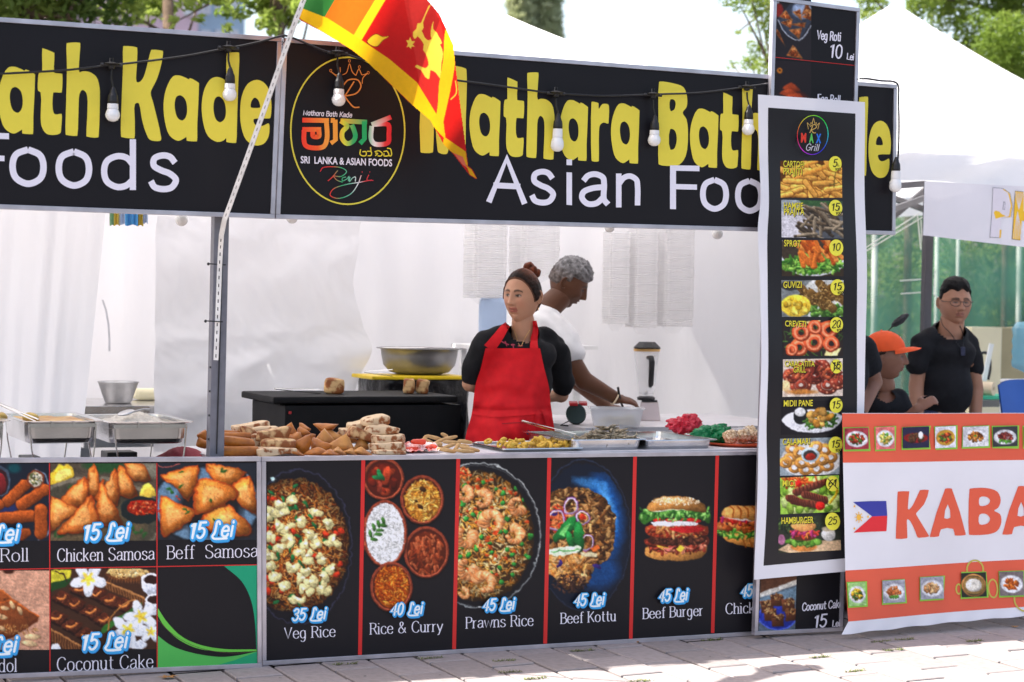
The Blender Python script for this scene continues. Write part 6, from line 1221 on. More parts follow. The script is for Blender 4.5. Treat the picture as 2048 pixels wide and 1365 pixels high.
M['steel_sh'] = pm('wire_shelf', (.6,.6,.65), .4, metal=.5)
sx0, sx1 = U(930, 690, 2.6).x, U(1180, 690, 2.6).x; zs = U(985, 640, 2.6).z-.135
sh = T('back_shelf', 'narrow pale shelf at the back wall behind the two cooks', 'shelf', ((sx0+sx1)/2, 2.65, 0)); part(MB().box(((sx0+sx1)/2, 2.65, zs-.012), (sx1-sx0, .3, .02)), 'board', M['white'], sh)
for x in (sx0+.03, sx1-.03): part(MB().box((x, 2.7, (zs-.022)/2), (.03, .03, zs-.023)), 'leg', M['white'], sh)
# hanging stacks of white food boxes
M['foam'] = pm('foam_box', (.88,.87,.87), .6, nz=(12, .04), transl=.55)
M['clearbag'] = pm('clear_sleeve', (.9,.9,.92), .15, nz=(8, .03), bump=(16, .7, .02), alpha=.08, spec=.6)
for i, (x0, x1, y0, y1, lab) in enumerate(((938, 1006, 440, 604, 'clear sleeve of stacked white boxes hanging left, over the blue jug'), (1030, 1110, 440, 560, 'clear sleeve of stacked boxes hanging behind the two cooks'), (1212, 1256, 470, 655, 'leftmost of three box sleeves hanging above the blender'), (1260, 1312, 462, 662, 'middle of three box sleeves hanging above the blender'), (1316, 1382, 462, 660, 'widest of three box sleeves, hanging nearest the grill menu'))):
    Yh = 2.62; A = U((x0+x1)/2, y0, Yh); B = U((x0+x1)/2, y1, Yh); wd = (x1-x0)/372/.88
    t = T('box_sleeve', lab, 'food boxes', (A.x, Yh, B.z), 'sleeves of stacked food boxes'); n = int((A.z-B.z)/.0125); mb = MB()
    rows = []
    for k in range(2*n+1):
        z_ = B.z+.02+k*.00625; e = (0 if k % 2 else .0045)+.003*noise.noise(Vector((k*.4, i, 0))); w2, d2 = wd*.47-e, wd*.40-e; ox = .004*noise.noise(Vector((k*.11, i*3, 5)))
        rows.append([Vector((A.x+ox+p[0]*w2, Yh+p[1]*d2, z_)) for p in ((-1, 1), (-1, -.9), (-.9, -1), (0, -1), (.9, -1), (1, -.9), (1, 1))])
    mb.grid(rows); part(mb, 'boxes', M['foam'], t, recalc=False)['kind'] = 'stuff'
    rows = []
    for j in range(15):
        zz_ = B.z-.02+(A.z-B.z+.04)*j/14; k = .25+.75*min(1, j/2.0); rows.append([Vector((A.x+wd*.56*k*math.cos(a)*(1+.06*noise.noise(Vector((a, zz_*6, i)))), Yh+wd*.5*k*math.sin(a), zz_)) for a in [2*math.pi*q/20 for q in range(21)]])
    mb = MB(); mb.grid(rows); part(mb, 'sleeve', M['clearbag'], t, smooth=True)
# sponge cloths hanging under the left sign
M['cloths'] = [pm('cloth_blue', h8(80,160,225), .8), pm('cloth_yellow', h8(225,200,90), .8), pm('cloth_green', h8(150,200,160), .8), pm('cloth_pale', h8(190,210,240), .8)]
t = T('cloth_bundle', 'bunch of blue, yellow and green cloths hanging under the left sign', 'cloths', tuple(U(256, 428, .9)))
for i, (x0, x1, y1, ci) in enumerate(((219, 229, 451, 2), (226, 240, 451, 1), (236, 262, 449, 3), (250, 276, 451, 0), (272, 287, 452, 1), (286, 296, 447, 3))):
    mb = MB(); rows = []
    for j in range(6):
        y = 405+(y1-405)*j/5; rows.append([U(x0+(x1-x0)*k/8, y+1.5*math.sin(k), .9+.012*math.sin(k*1.9+i)-.006*i*(i % 2)) for k in range(9)])
    mb.grid(rows); part(mb, 'cloth', M['cloths'][ci], t, smooth=True, recalc=False)
# side work table, blender, cable reel, tub
Yw = 1.25; zw = .83; wx0, wx1 = U(1120, 850, Yw).x, XR+.25
t = T('work_table', 'white work table along the right of the stall carrying the blender', 'table', ((wx0+wx1)/2, 1.5, 0)); part(MB().box(((wx0+wx1)/2, 1.45, zw-.015), (wx1-wx0, .95, .03)), 'tabletop', M['tabletop'], t)
for x in (wx0+.05, wx1-.05):
    for y in (1.05, 1.85): part(MB().box((x, y, (zw-.031)/2), (.04, .04, zw-.031)), 'leg', M['post'], t)
M['jar'] = pm('clear_jar', (.93,.94,.95), .05, trans=.0, alpha=.22, spec=.9); M['gold'] = pm('gold_band', (.75,.45,.16), .3, metal=.6); M['champ'] = pm('champagne_plastic', h8(196,180,178), .35, metal=.3)
Yl_ = 1.45; c = U(1298, 855, Yl_); c.z = zw+.0005; s = 1/420
bl = T('blender', 'countertop blender with clear tapered jar, black lid and black handle', 'blender', tuple(c)); JM = rotm(0, 0, R(45-28))
def sq(prof, c, mb=None):
    mb = mb or MB(); mb.lathe([(a*1.2, b) for a, b in prof], c, 4, JM); return mb
c1 = c
part(sq([(0, 0), (.066, 0), (.066, .006), (.052, .085), (.050, .092), (0, .093)], c1), 'base', M['champ'], bl, bevel=.003); part(sq([(.0, .0935), (.046, .094), (.046, .1), (0, .101)], c1), 'seat', M['black'], bl)
jz = .101; jt = U(1282, 703, Yl_).z-c.z; dj = Vector((-14*s, 0, 0))
c2 = c+dj*.6; part(MB().lathe([(.036, jz+.018), (.040, jz+.03), (.064, jt), (.061, jt), (.037, jz+.032), (0, jz+.024), ], c2, 28), 'jar', M['jar'], bl, smooth=True)
part(MB().lathe([(0, jz), (.044, jz), (.046, jz+.012), (.036, jz+.019), (0, jz+.02)], c2, 20), 'collar', M['black'], bl); part(MB().lathe([(.0, jz+.026), (.012, jz+.03), (.008, jz+.045), (0, jz+.05)], c2, 12), 'blade', M['steel'], bl)
part(MB().lathe([(.066, jt+.0005), (.068, jt+.012), (.0, jt+.0125)], c2, 28), 'band', M['gold'], bl); part(MB().lathe([(.069, jt+.013), (.07, jt+.02), (.045, jt+.044), (.043, jt+.047), (0, jt+.048)], c2, 8), 'lid', M['black'], bl)
h0 = c2+Vector((-.02, -.066, 0)); part(MB().tube([h0+Vector((0, .012, jt-.03)), h0+Vector((0, -.02, jt-.03)), h0+Vector((0, -.026, jt-.05)), h0+Vector((0, -.02, jt-.165)), h0+Vector((0, -.01, jt-.17))], [.011, .014, .015, .013, .01], 10), 'handle', M['black'], bl, smooth=True)
M['gplast'] = pm('dark_green_plastic', h8(8,34,28), .35); M['rplast'] = pm('red_socket_plastic', h8(190,40,44), .4)
c = U(1152, 832, 1.2); c.z = zw+.050
rl = T('cable_reel', 'dark green extension cable reel with red sockets behind the woman', 'cable reel', (c.x, c.y, zw)); mb = MB().lathe([(0, -.03), (.047, -.03), (.048, -.026), (.03, -.02), (.03, .02), (.048, .026), (.047, .03), (0, .03)], c, 24, rotm(R(80), 0, R(-28)))
part(mb, 'drum', M['gplast'], rl); mb = MB()
for k in range(4): mb.lathe([(.040, -.016+k*.009), (.044, -.012+k*.009), (.040, -.008+k*.009)], c, 24, rotm(R(80), 0, R(-28)))
part(mb, 'cord', M['black'], rl, smooth=True)
for dx in (-.02, .03): part(MB().box(c+Vector((dx, -.01, .052)), (.04, .035, .014), rotm(R(15), 0, R(-20))), 'socket', M['rplast'], rl, bevel=.003)
part(MB().tube([c+Vector((-.05, -.03, -.03)), c+Vector((-.09, -.02, -.05)), c+Vector((-.02, -.06, -.055)), c+Vector((.06, -.05, -.06))], .004, 6), 'cord', M['black'], rl)
M['tub'] = pm('milky_tub', (.85,.85,.88), .2, nz=(6, .04), alpha=.45, spec=.6)
c = U(1232, 850, 1.05); c.z = zw+.0005; tb_ = T('storage_tub', 'clear plastic tub of pale chopped cauliflower in front of the blender', 'tub', tuple(c)); Mz = rotm(0, 0, R(-24))
mb = sq([], c, MB()); prof = [(.085, .0), (.105, .085), (.112, .086), (.112, .09), (.100, .088), (.082, .004)]
vs = []; 
def recl(prof, c, asp, Mz, mb):
    vs = []
    for a, b in prof:
        for sx, sy in ((-1, -1), (1, -1), (1, 1), (-1, 1)): vs.append(Vector(c)+Mz @ Vector((sx*a, sy*a*asp, b)))
    fs = [(i*4+k, i*4+(k+1) % 4, (i+1)*4+(k+1) % 4, (i+1)*4+k) for i in range(len(prof)-1) for k in range(4)]; fs.append((0, 1, 2, 3)); fs.append(tuple(len(vs)-4+k for k in range(4))); return mb.add(vs, fs)
def tub(c, W2, D2, h, fl, Mz, mb, th=.0022):
    pr = [(0, 0), (fl, h)]; vs = []
    for (e, z_) in ((0, 0), (fl, h), (fl+.010, h+.001), (fl+.010, h+.004), (fl-th, h+.003), (-th, th)):
        for sx, sy in ((-1, -1), (1, -1), (1, 1), (-1, 1)): vs.append(Vector(c)+Mz @ Vector((sx*(W2+e), sy*(D2+e), z_)))
    fs = [(i*4+k, i*4+(k+1) % 4, (i+1)*4+(k+1) % 4, (i+1)*4+k) for i in range(5) for k in range(4)]+[(3, 2, 1, 0), (20, 21, 22, 23)]; return mb.add(vs, fs)
part(tub(c, .105, .07, .085, .018, Mz, MB()), 'tub', M['tub'], tb_)
M['cauli'] = pm('cauliflower', (.70,.62,.42), .8, nz=(60, .25), bump=(90, .5, .004)); mb = MB()
for i in range(46): p = c+Mz @ Vector((rnd.uniform(-.08, .09), rnd.uniform(-.05, .05), .008+rnd.random()*.028+.012*(i % 2))); mb.ell(p, (.014, .012, .011), rotm(rnd.random()*3, 0, rnd.random()*3), 7, 5)
o = part(mb, 'chopped_cauliflower', M['cauli'], tb_, smooth=True); o['kind'] = 'stuff'
# ---- trays
def tray(px_fl, py_fl, px_fr, Y, depth, h, name, label, cat='tray', zb_=None, mat=None, fl=.008):
    A = U(px_fl, py_fl, Y); B = U(px_fr, py_fl, Y); cx = (A.x+B.x)/2; W2 = (B.x-A.x)/2-fl; c = Vector((cx, Y+depth/2, A.z-h if zb_ is None else zb_)); hh = A.z-c.z
    t = T(name, label, cat, tuple(c), 'steel food trays on the display table'); mb = MB()
    rr = []; rings = [(0, 0, .03), (fl*.6, .012, .035), (fl, hh, .03), (fl+.014, hh+.001, .012), (fl+.015, hh-.003, .012)]
    inner = [(fl-.002, hh-.001, .03), (fl*.5, .012, .03), (-.003, .002, .03)]
    def ringpts(e, z_, rad):
        out = []
        for sx, sy, a0 in ((1, 1, 0), (-1, 1, 90), (-1, -1, 180), (1, -1, 270)):
            for k in range(5):
                a = R(a0+22.5*k); out.append(Vector((c.x+sx*(W2+e-rad)+rad*math.cos(a), c.y+sy*(depth/2-.014+e-rad)+rad*math.sin(a), c.z+z_)))
        return out
    seq = [ringpts(*q) for q in rings]; vs = [p for r_ in seq for p in r_]; n = 20
    fs = [(i*n+k, i*n+(k+1) % n, (i+1)*n+(k+1) % n, (i+1)*n+k) for i in range(len(seq)-1) for k in range(n)]+[tuple(range(n))[::-1]]; mb.add(vs, fs)
    seq = [ringpts(*q) for q in [(fl+.014, hh+.0012, .012)]+inner]; vs = [p for r_ in seq for p in r_]; fs = [(i*n+k, i*n+(k+1) % n, (i+1)*n+(k+1) % n, (i+1)*n+k) for i in range(len(seq)-1) for k in range(n)]+[tuple(range(len(vs)-n, len(vs)))]; mb.add(vs, fs)
    part(mb, 'pan', mat or M['steel'], t, smooth=False); return t, c, W2, depth/2-.014
tr1 = tray(1150, 880, 1287, .09, .50, .05, 'food_tray', 'deep steel tray heaped with small fried fish', zb_=.8005)
tr2 = tray(1296, 881, 1428, .09, .50, .05, 'food_tray', 'empty deep steel tray right of the fried fish', zb_=.8005)
tr3 = tray(1012, 898, 1160, .07, .40, .02, 'food_tray', 'shallow steel tray of golden battered calamari', zb_=.8005)
# chafing pans
def chafer(x0, x1, y, label, Yc=.10, dp=.50):
    A, B = U(x0, y, Yc), U(x1, y, Yc); cx = (A.x+B.x)/2; W2 = (B.x-A.x)/2; c = Vector((cx, Yc+dp/2, A.z-.085)); t = T('chafing_pan', label, 'chafing pan', (cx, Yc+dp/2, .716), 'chafing pans on wire stands at the left')
    n = 20
    def rp(e, z_, rad):
        return [Vector((c.x+sx*(W2-.012+e-rad)+rad*math.cos(R(a0+22.5*k)), c.y+sy*(dp/2-.012+e-rad)+rad*math.sin(R(a0+22.5*k)), c.z+z_)) for sx, sy, a0 in ((1, 1, 0), (-1, 1, 90), (-1, -1, 180), (1, -1, 270)) for k in range(5)]
    seq = [rp(-.03, 0, .03), rp(-.018, .004, .035), rp(-.012, .02, .035), rp(-.010, .078, .03), rp(.012, .084, .012), rp(.0125, .0865, .012), rp(-.012, .0855, .03), rp(-.016, .03, .03), rp(-.03, .025, .03)]
    vs = [p for r_ in seq for p in r_]; fs = [(i*n+k, i*n+(k+1) % n, (i+1)*n+(k+1) % n, (i+1)*n+k) for i in range(len(seq)-1) for k in range(n)]+[tuple(range(n))[::-1], tuple(range(len(vs)-n, len(vs)))]
    part(MB().add(vs, fs), 'pan', M['steel'], t)
    mb = MB(); y0, y1 = c.y-dp/2-.004, c.y+dp/2+.004; xa, xb = c.x-W2-.004, c.x+W2+.004; zt_ = c.z+.07; xa, xb = xa+.035, xb-.035
    for a, b in (((xa, y0), (xb, y0)), ((xb, y0), (xb, y1)), ((xb, y1), (xa, y1)), ((xa, y1), (xa, y0))): mb.bar((*a, zt_), (*b, zt_), .004, .014, Vector((0, 0, 1)))
    part(mb, 'stand_rail', M['steel'], t)
    for (x, y_, dx) in ((xa, y0, .02), (xb, y0, -.012), (xa, y1, .02), (xb, y1, -.012)): part(MB().tube([(x, y_, zt_), (x+dx*.4, y_, .84), (x+dx*1.6, y_, .7165)], .003, 6), 'leg', M['steel'], t)
    for x in (xa+.33*(xb-xa), xa+.66*(xb-xa)): part(MB().box((x, y0-.006, zt_+.003), (.008, .008, .02)), 'clip', M['steel'], t)
    return c, W2, dp
ch1 = chafer(-72, 22, 843, 'chafing pan cut off by the left edge of the photo')
ch2 = chafer(42, 208, 844, 'chafing pan of orange curry with an egg, tongs across it')
ch3 = chafer(212, 388, 846, 'chafing pan of steamed white rice nearest the post')
# rice, curry
M['rice'] = pm('steamed_rice', (.62,.57,.49), .8, nz=(120, .14), bump=(220, .9, .003))
c, W2, dp = ch3; gridm = []
for j in range(41):
    row = []
    for i in range(61):
        u, v = i/60*2-1, j/40*2-1; e = max(0, 1-max(abs(u), abs(v))**5); x, y = c.x+u*(W2-.022), c.y+v*(dp/2-.024)
        h = .060+e*(.050*math.exp(-((u-.05)**2*2.4+(v-.1)**2*2))+.014*noise.noise(Vector((u*5, v*4, 1)))+.006*noise.noise(Vector((u*14, v*12, 4)))); row.append(Vector((x, y, c.z+h)))
    gridm.append(row)
mb = MB(); mb.grid(gridm)
for i in range(900):
    q = gridm[rnd.randrange(3, 38)][rnd.randrange(3, 58)]; d = Vector((rnd.gauss(0, 1), rnd.gauss(0, 1), rnd.gauss(0, .6))).normalized()*.0042; n = Vector((-d.y, d.x, 0)).normalized()*.0011; p = q+Vector((rnd.uniform(-.004, .004), rnd.uniform(-.004, .004), .0012)); mb.add([p-d, p+n, p+d, p-n, p+Vector((0, 0, .0016))], [(0, 1, 4), (1, 2, 4), (2, 3, 4), (3, 0, 4)])
o = solo(mb, 'rice_heap', M['rice'], 'heap of white rice in the pan nearest the post', 'rice', kind='stuff', recalc=False)
sp_ = T('serving_spoon', 'steel serving spoon stuck in the white rice', 'spoon', tuple(U(262, 822, .25)))
a = U(252, 826, .26); part(MB().ell(a, (.035, .022, .008), rotm(R(20), R(-14), R(-20)), 16, 8), 'bowl', M['steeld'], sp_, smooth=True); part(MB().tube([a+Vector((.03, 0, .004)), a+Vector((.075, .02, .012)), a+Vector((.10, .03, .010))], .004, 8), 'handle', M['steeld'], sp_)
M['curry'] = pm('orange_curry', (.42,.17,.02), .35, nz=(14, .40, .62), col2=(.62,.36,.07), bump=(30, .5, .006)); M['egg'] = pm('curry_coated_potato', (.50,.34,.08), .4, nz=(24, .42, .6), col2=(.34,.20,.03))
for (c, W2, dp), lab in ((ch2, 'orange curry sauce in the middle chafing pan'), (ch1, 'brown curry in the chafing pan at the photo edge')):
    mb = MB(); mb.grid([[Vector((c.x+(i/24*2-1)*(W2-.022), c.y+(j/16*2-1)*(dp/2-.024), c.z+.074+.006*noise.noise(Vector((i*.35, j*.4, c.x))))) for i in range(25)] for j in range(17)]); solo(mb, 'curry', M['curry'], lab, 'curry', smooth=True, recalc=False)
c, W2, dp = ch2; e = U(62, 820, .30); e.z = c.z+.085; solo(noisy(MB().ell(e, (.034, .028, .022), rotm(0, R(8), R(-20)), 20, 12), .004, 40, 3), 'potato', M['egg'], 'yellow curried potato piled at the back of the middle pan', 'potato', smooth=True)
e = U(0, 826, .30); e.z = ch1[0].z+.085; solo(noisy(MB().ell(e, (.03, .03, .02), None, 16, 10), .006, 40, 5), 'potato', M['egg'], 'orange curried piece in the pan at the photo edge', 'potato', smooth=True)
a = U(-20, 800, .26); b = U(78, 843, .14); tongs(a, b, .026, .006, 'long steel tongs lying across the left of the curry pan')
# red cloth and black boxes under the pans
M['maroon'] = pm('maroon_cloth', h8(130,20,44), .8, nz=(9, .2), bump=(8, .4, .02))
mb = MB(); mb.grid([[Vector((U(308+i*4.4, 900, .35).x, .22+.28*j/8, .75+.05*math.exp(-((i-14)/10)**2)*(1-((j-4)/5)**2)+.02*min(1, i/10)+.006*noise.noise(Vector((i*.5, j*.5, 2))))) for i in range(25)] for j in range(9)])
solo(mb, 'folded_cloth', M['maroon'], 'dark red cloth heaped beside the post below the rice pan', 'cloth', smooth=True, recalc=False)
for x0, x1, y0, y1, lab in ((208, 268, 903, 912, 'low black box beneath the rice pan'), (42, 76, 912, 918, 'flat black box beneath the curry pan')):
    A, B = U(x0, y0, .5), U(x1, y0, .5); solo(MB().box(((A.x+B.x)/2, .5, (A.z+.716)/2), (B.x-A.x, .12, max(.01, A.z-.7165))), 'black_box', M['black'], lab, 'box', bevel=.004)
# ---- fried snacks on the display table
M['fry'] = pm('fried_crust', (.47,.15,.014), .45, nz=(22, .36, .68), col2=(.26,.07,.008), bump=(60, .45, .003)); M['fry2'] = pm('golden_pastry', (.55,.25,.055), .5, nz=(16, .36, .66), col2=(.34,.12,.03), bump=(50, .4, .003)); M['fry3'] = pm('pale_pastry', (.58,.35,.14), .6, nz=(30, .42, .66), col2=(.44,.22,.07), bump=(60, .4, .002))
M['batter'] = pm('yellow_batter', (.66,.41,.05), .6, nz=(40, .4, .7), col2=(.56,.28,.03), bump=(80, .6, .003))
Z5 = (3.4133, 400.0, 700.0); TZ = .8
def at5(x, y): return (x/Z5[0]+Z5[1], y/Z5[0]+Z5[2])
def spring(x, y, w, h, tilt, Y, lab, mat='fry'):
    px, py = at5(x, y); c = U(px, py, Y); L_ = w/Z5[0]/485/.88/2; r = h/Z5[0]/485/2*1.12
    mb = MB(); n = 16; prof = [(0, -1.0), (.55, -1.0), (.85, -.97), (.98, -.9), (1.02, -.5), (1.0, 0), (1.02, .5), (.98, .9), (.85, .97), (.55, 1.0), (0, 1.0)]
    mb.lathe([(a*r, b*L_) for a, b in prof], (0, 0, 0), n, rotm(0, R(90), 0)); xf(mb, c, rotm(0, R(tilt), R(rnd.uniform(-8, 8)))); noisy(mb, .0035, 45, x)
    return solo(mb, 'spring_roll', M[mat], lab, 'spring roll', 'fried spring rolls beside the post', smooth=True)
for i, (x, y, w, h, tl, Y, lab) in enumerate(((262, 692, 235, 58, 1, .10, 'bottom spring roll of the pile right of the post'), (255, 632, 200, 60, 7, .13, 'second spring roll up in the pile right of the post'), (238, 592, 190, 50, 0, .2, 'top spring roll of the pile right of the post'), (205, 575, 140, 44, 4, .26, 'spring roll at the back of the pile right of the post'), (16, 640, 60, 50, 20, .16, 'spring roll end poking out left of the post, lower'), (20, 590, 50, 60, 60, .2, 'spring roll end poking out left of the post, upper'))): spring(x, y, w, h, tl, Y, lab)
def wrap(x, y, w, h, tl, Y, lab, m='roti2', e=.5, dp=.055):
    px, py = at5(x, y); c = U(px, py, Y); k = 1/Z5[0]/478
    mb = supell((w*k/.9/2, dp/2+.012, h*k/2*1.02), .34, 30, 18); q_ = rnd.uniform(-.5, .5); mb.v = [(v[0]+v[2]*q_, v[1], v[2]*(1+.25*math.sin(v[0]*30+x))) for v in mb.v]
    xf(mb, c, rotm(R(rnd.uniform(-6, 6)), R(tl), R(rnd.uniform(-12, 6)))); noisy(mb, .007, 26, x); noisy(mb, .002, 110, x+1); return solo(mb, 'stuffed_flatbread', M[m], lab, 'flatbread', 'stuffed flatbreads piled on the display table', smooth=True)
for a in ((345, 528, 215, 56, -6, .34, 'top left flatbread of the pile nearest the post'), (330, 572, 80, 90, 0, .24, 'browned flatbread end in the pile nearest the post', 'roti'), (435, 560, 170, 60, -4, .3, 'upper middle flatbread of the pile nearest the post'), (490, 582, 205, 84, -3, .2, 'large flatbread with browned side, pile nearest the post', 'roti'), (530, 646, 205, 68, -3, .14, 'plump flatbread third from the bottom, pile nearest the post', 'roti'), (512, 692, 240, 46, -2, .10, 'flat bottom flatbread of the pile nearest the post'), (372, 630, 90, 90, 10, .22, 'flatbread tucked between spring rolls and the pile'),
          (1195, 486, 165, 56, -7, .24, 'topmost flatbread of the tall middle pile'), (1080, 516, 120, 58, -8, .3, 'flatbread leaning left near the top of the tall pile'), (1240, 552, 208, 58, 2, .2, 'spotted flatbread just under the top of the tall pile'), (1010, 558, 95, 48, 0, .3, 'small flatbread at the left shoulder of the tall pile'), (1110, 586, 185, 76, 18, .2, 'tilted burnt flatbread in the middle of the tall pile', 'roti'), (1280, 610, 200, 66, -2, .16, 'pale flatbread in the right column of the tall pile'), (1275, 666, 208, 60, 1, .12, 'floury flatbread low in the right column of the tall pile'), (1290, 702, 190, 28, 2, .08, 'lowest flatbread at the front of the tall pile')): wrap(*a)
def samosa3(x, y, w, h, rot, Y, lab, m='fry2'):
    px, py = at5(x, y); c = U(px, py, Y); k = 1/Z5[0]/478; bm = bmesh.new(); W_, H_ = w*k/.9, h*k
    ps = [(-.5, -.45), (.52, -.48), (.02, .55)]; fr = [bm.verts.new((p[0]*W_, -.008, p[1]*H_)) for p in ps]; bk_ = [bm.verts.new((p[0]*W_, .012, p[1]*H_)) for p in ps]; f0 = bm.verts.new((0.0, -.034, -.1*H_)); b0 = bm.verts.new((0, .036, -.1*H_))
    for i in range(3):
        j = (i+1) % 3; bm.faces.new((fr[i], fr[j], f0)); bm.faces.new((bk_[j], bk_[i], b0)); bm.faces.new((fr[j], fr[i], bk_[i], bk_[j]))
    bmesh.ops.recalc_face_normals(bm, faces=bm.faces[:]); bmesh.ops.subdivide_edges(bm, edges=bm.edges[:], cuts=3, use_grid_fill=True)
    for _ in range(1): bmesh.ops.smooth_vert(bm, verts=bm.verts[:], factor=.45, use_axis_x=True, use_axis_y=True, use_axis_z=True)
    M_ = rotm(R(rnd.uniform(-15, 15)), R(rot), R(-28+rnd.uniform(-15, 15))); mb = MB(); bm.verts.ensure_lookup_table()
    for i, v in enumerate(bm.verts): v.index = i
    mb.add([c+M_ @ (v.co*1.12) for v in bm.verts], [tuple(v.index for v in f.verts) for f in bm.faces]); bm.free(); noisy(mb, .006, 40, x); noisy(mb, .002, 120, x)
    return solo(mb, 'samosa', M[m], lab, 'samosa', 'samosas between the two flatbread piles', smooth=True)
for a in ((745, 600, 120, 90, 60, .38, 'samosa behind the large upright one, tip to the right', 'fry'), (580, 640, 110, 90, -30, .26, 'samosa squeezed between pile and upright samosa', 'fry'), (905, 610, 130, 90, 200, .3, 'samosa upside down behind the pale puffed one'), (1010, 600, 110, 80, -15, .3, 'samosa at the back under the left shoulder of the tall pile'), (640, 695, 120, 40, 5, .09, 'flat samosa beside the bottom flatbread', 'fry'), (720, 545, 90, 70, 80, .4, 'samosa at the very back of the heap', 'fry'), (880, 700, 120, 34, 0, .07, 'thin samosa crust at the front edge in the middle', 'fry'), (1030, 695, 110, 44, 10, .09, 'samosa tip in front of the tall pile'), (610, 550, 130, 100, 10, .34, 'highest samosa beside the pile nearest the post', 'fry'), (690, 560, 100, 66, -20, .36, 'samosa lying behind the highest one', 'fry'), (660, 600, 120, 70, 30, .28, 'samosa half buried under the highest ones', 'fry'), (705, 645, 140, 150, 35, .16, 'large upright samosa with its tip up at the front', 'fry'), (800, 655, 150, 120, -35, .20, 'samosa leaning against the large upright one', 'fry'), (800, 692, 180, 56, 0, .10, 'flat samosa lying at the front edge of the table', 'fry'), (845, 605, 160, 110, 0, .26, 'pale puffed samosa in the middle of the heap'), (862, 540, 150, 66, 180, .33, 'dark curled samosa on top of the heap', 'fry'), (955, 575, 90, 46, 10, .34, 'small samosa behind the tall flatbread pile'), (975, 640, 200, 120, 12, .16, 'large crimped samosa left of the tall flatbread pile'), (935, 692, 110, 50, 0, .09, 'small samosa at the front edge under the crimped one'), (1095, 692, 150, 46, 4, .08, 'flat samosa at the front of the tall flatbread pile'), (1100, 640, 110, 90, -10, .2, 'samosa wedged under the tall flatbread pile')): samosa3(*a)
for i, (x, y, w, h, tl, Y) in enumerate(((1530, 610, 60, 30, -50, .3), (1600, 600, 110, 26, 14, .32), (1670, 582, 56, 26, 20, .32), (1700, 603, 130, 26, -8, .28), (1810, 628, 100, 26, 8, .24), (1560, 625, 100, 28, 20, .24), (1640, 622, 100, 26, -20, .24), (1720, 632, 130, 26, 4, .2), (1610, 650, 100, 28, -6, .18), (1700, 658, 90, 28, -14, .14), (1790, 655, 110, 28, 6, .16), (1840, 676, 130, 28, 12, .12), (1745, 680, 80, 30, -60, .10), (1680, 686, 110, 28, 10, .08), (1810, 692, 130, 26, 6, .07), (1640, 660, 60, 24, 30, .2))):
    px, py = at5(x, y); c = U(px, py, Y); k = 1/Z5[0]/480; mb = MB(); mb.lathe([(0, -1), (.5, -.98), (.8, -.8), (1, -.2), (1, .3), (.8, .8), (.5, .97), (0, 1)], (0, 0, 0), 10, rotm(0, R(90), 0)); mb.v = [(v[0]*w*k/1.8, v[1]*h*k/2, v[2]*h*k/2) for v in mb.v]
    xf(mb, c, rotm(0, R(tl), R(rnd.uniform(-25, 25)))); noisy(mb, .0025, 60, x); solo(mb, 'finger_roll', M['fry3'], 'thin pale fried finger roll in the heap left of the calamari tray', 'finger roll', 'thin finger rolls heaped left of the calamari', smooth=True)
M['pinkbag'] = pm('pink_plastic', h8(240,130,120), .3, nz=(20, .35, .6), col2=h8(250,215,210), bump=(20, .6, .01))
c = U(836, 893, .16); mb = MB(); mb.grid([[Vector((U(803+i*2.6, 900, .1).x, .08+.2*j/10, .803+.045*math.exp(-((j-5)/4)**2)*(.5+.5*abs(noise.noise(Vector((i*.35, j*.5, 5)))))+.02*abs(noise.noise(Vector((i*.8, j*.9, 8)))))) for i in range(31)] for j in range(11)])
solo(mb, 'pink_wrapper', M['pinkbag'], 'crumpled red and pink plastic between the flatbreads and the finger rolls', 'wrapper', recalc=False)
for i, (x, y) in enumerate(((838, 884), (826, 899), (862, 895))): solo(crumple(U(x, y, .12), (.03, .02, .012), i, 14, 8, .5, 40), 'tomato_slice', pm('tomato_red', h8(226,70,40), .35, nz=(20, .3)), ['red tomato piece on top of the pink wrapper', 'red tomato piece at the front of the pink wrapper', 'red tomato piece right on the pink wrapper'][i], 'tomato', smooth=True)
# calamari
t3, c3, w3, d3 = tr3
rad = []
for i in range(64):
    t = rnd.random(); px = 972+200*rnd.random(); py0 = 884+rnd.random()*14; Y = .12+.26*(1-(py0-884)/14)+rnd.uniform(-.02, .02)
    if not (c3.x-w3 < U(px, py0, Y).x < c3.x+w3+.04): continue
    c = U(px, py0, Y); c.z = .812+rnd.random()*.018; ty = i % 3; mb = MB()
    if ty == 0: mb.tube([Vector((math.cos(a)*.013, math.sin(a)*.013, 0)) for a in np.linspace(0, 6.2, 11)], .0062, 7)
    elif ty == 1: mb.tube([Vector((math.cos(a)*.016, math.sin(a)*.013, .003*math.sin(2*a))) for a in np.linspace(0, 3.6, 8)], [.004, .007, .008, .0085, .008, .007, .006, .004], 7)
    else: mb.ell((0, 0, 0), (.017, .011, .009), None, 10, 7)
    xf(mb, c, rotm(rnd.uniform(-1, 1), rnd.uniform(-1, 1), rnd.random()*6)); noisy(mb, .004, 90, i); solo(mb, 'calamari_piece', M['batter'], 'golden battered calamari piece in the shallow tray', 'calamari', 'battered calamari in the shallow tray', smooth=True)
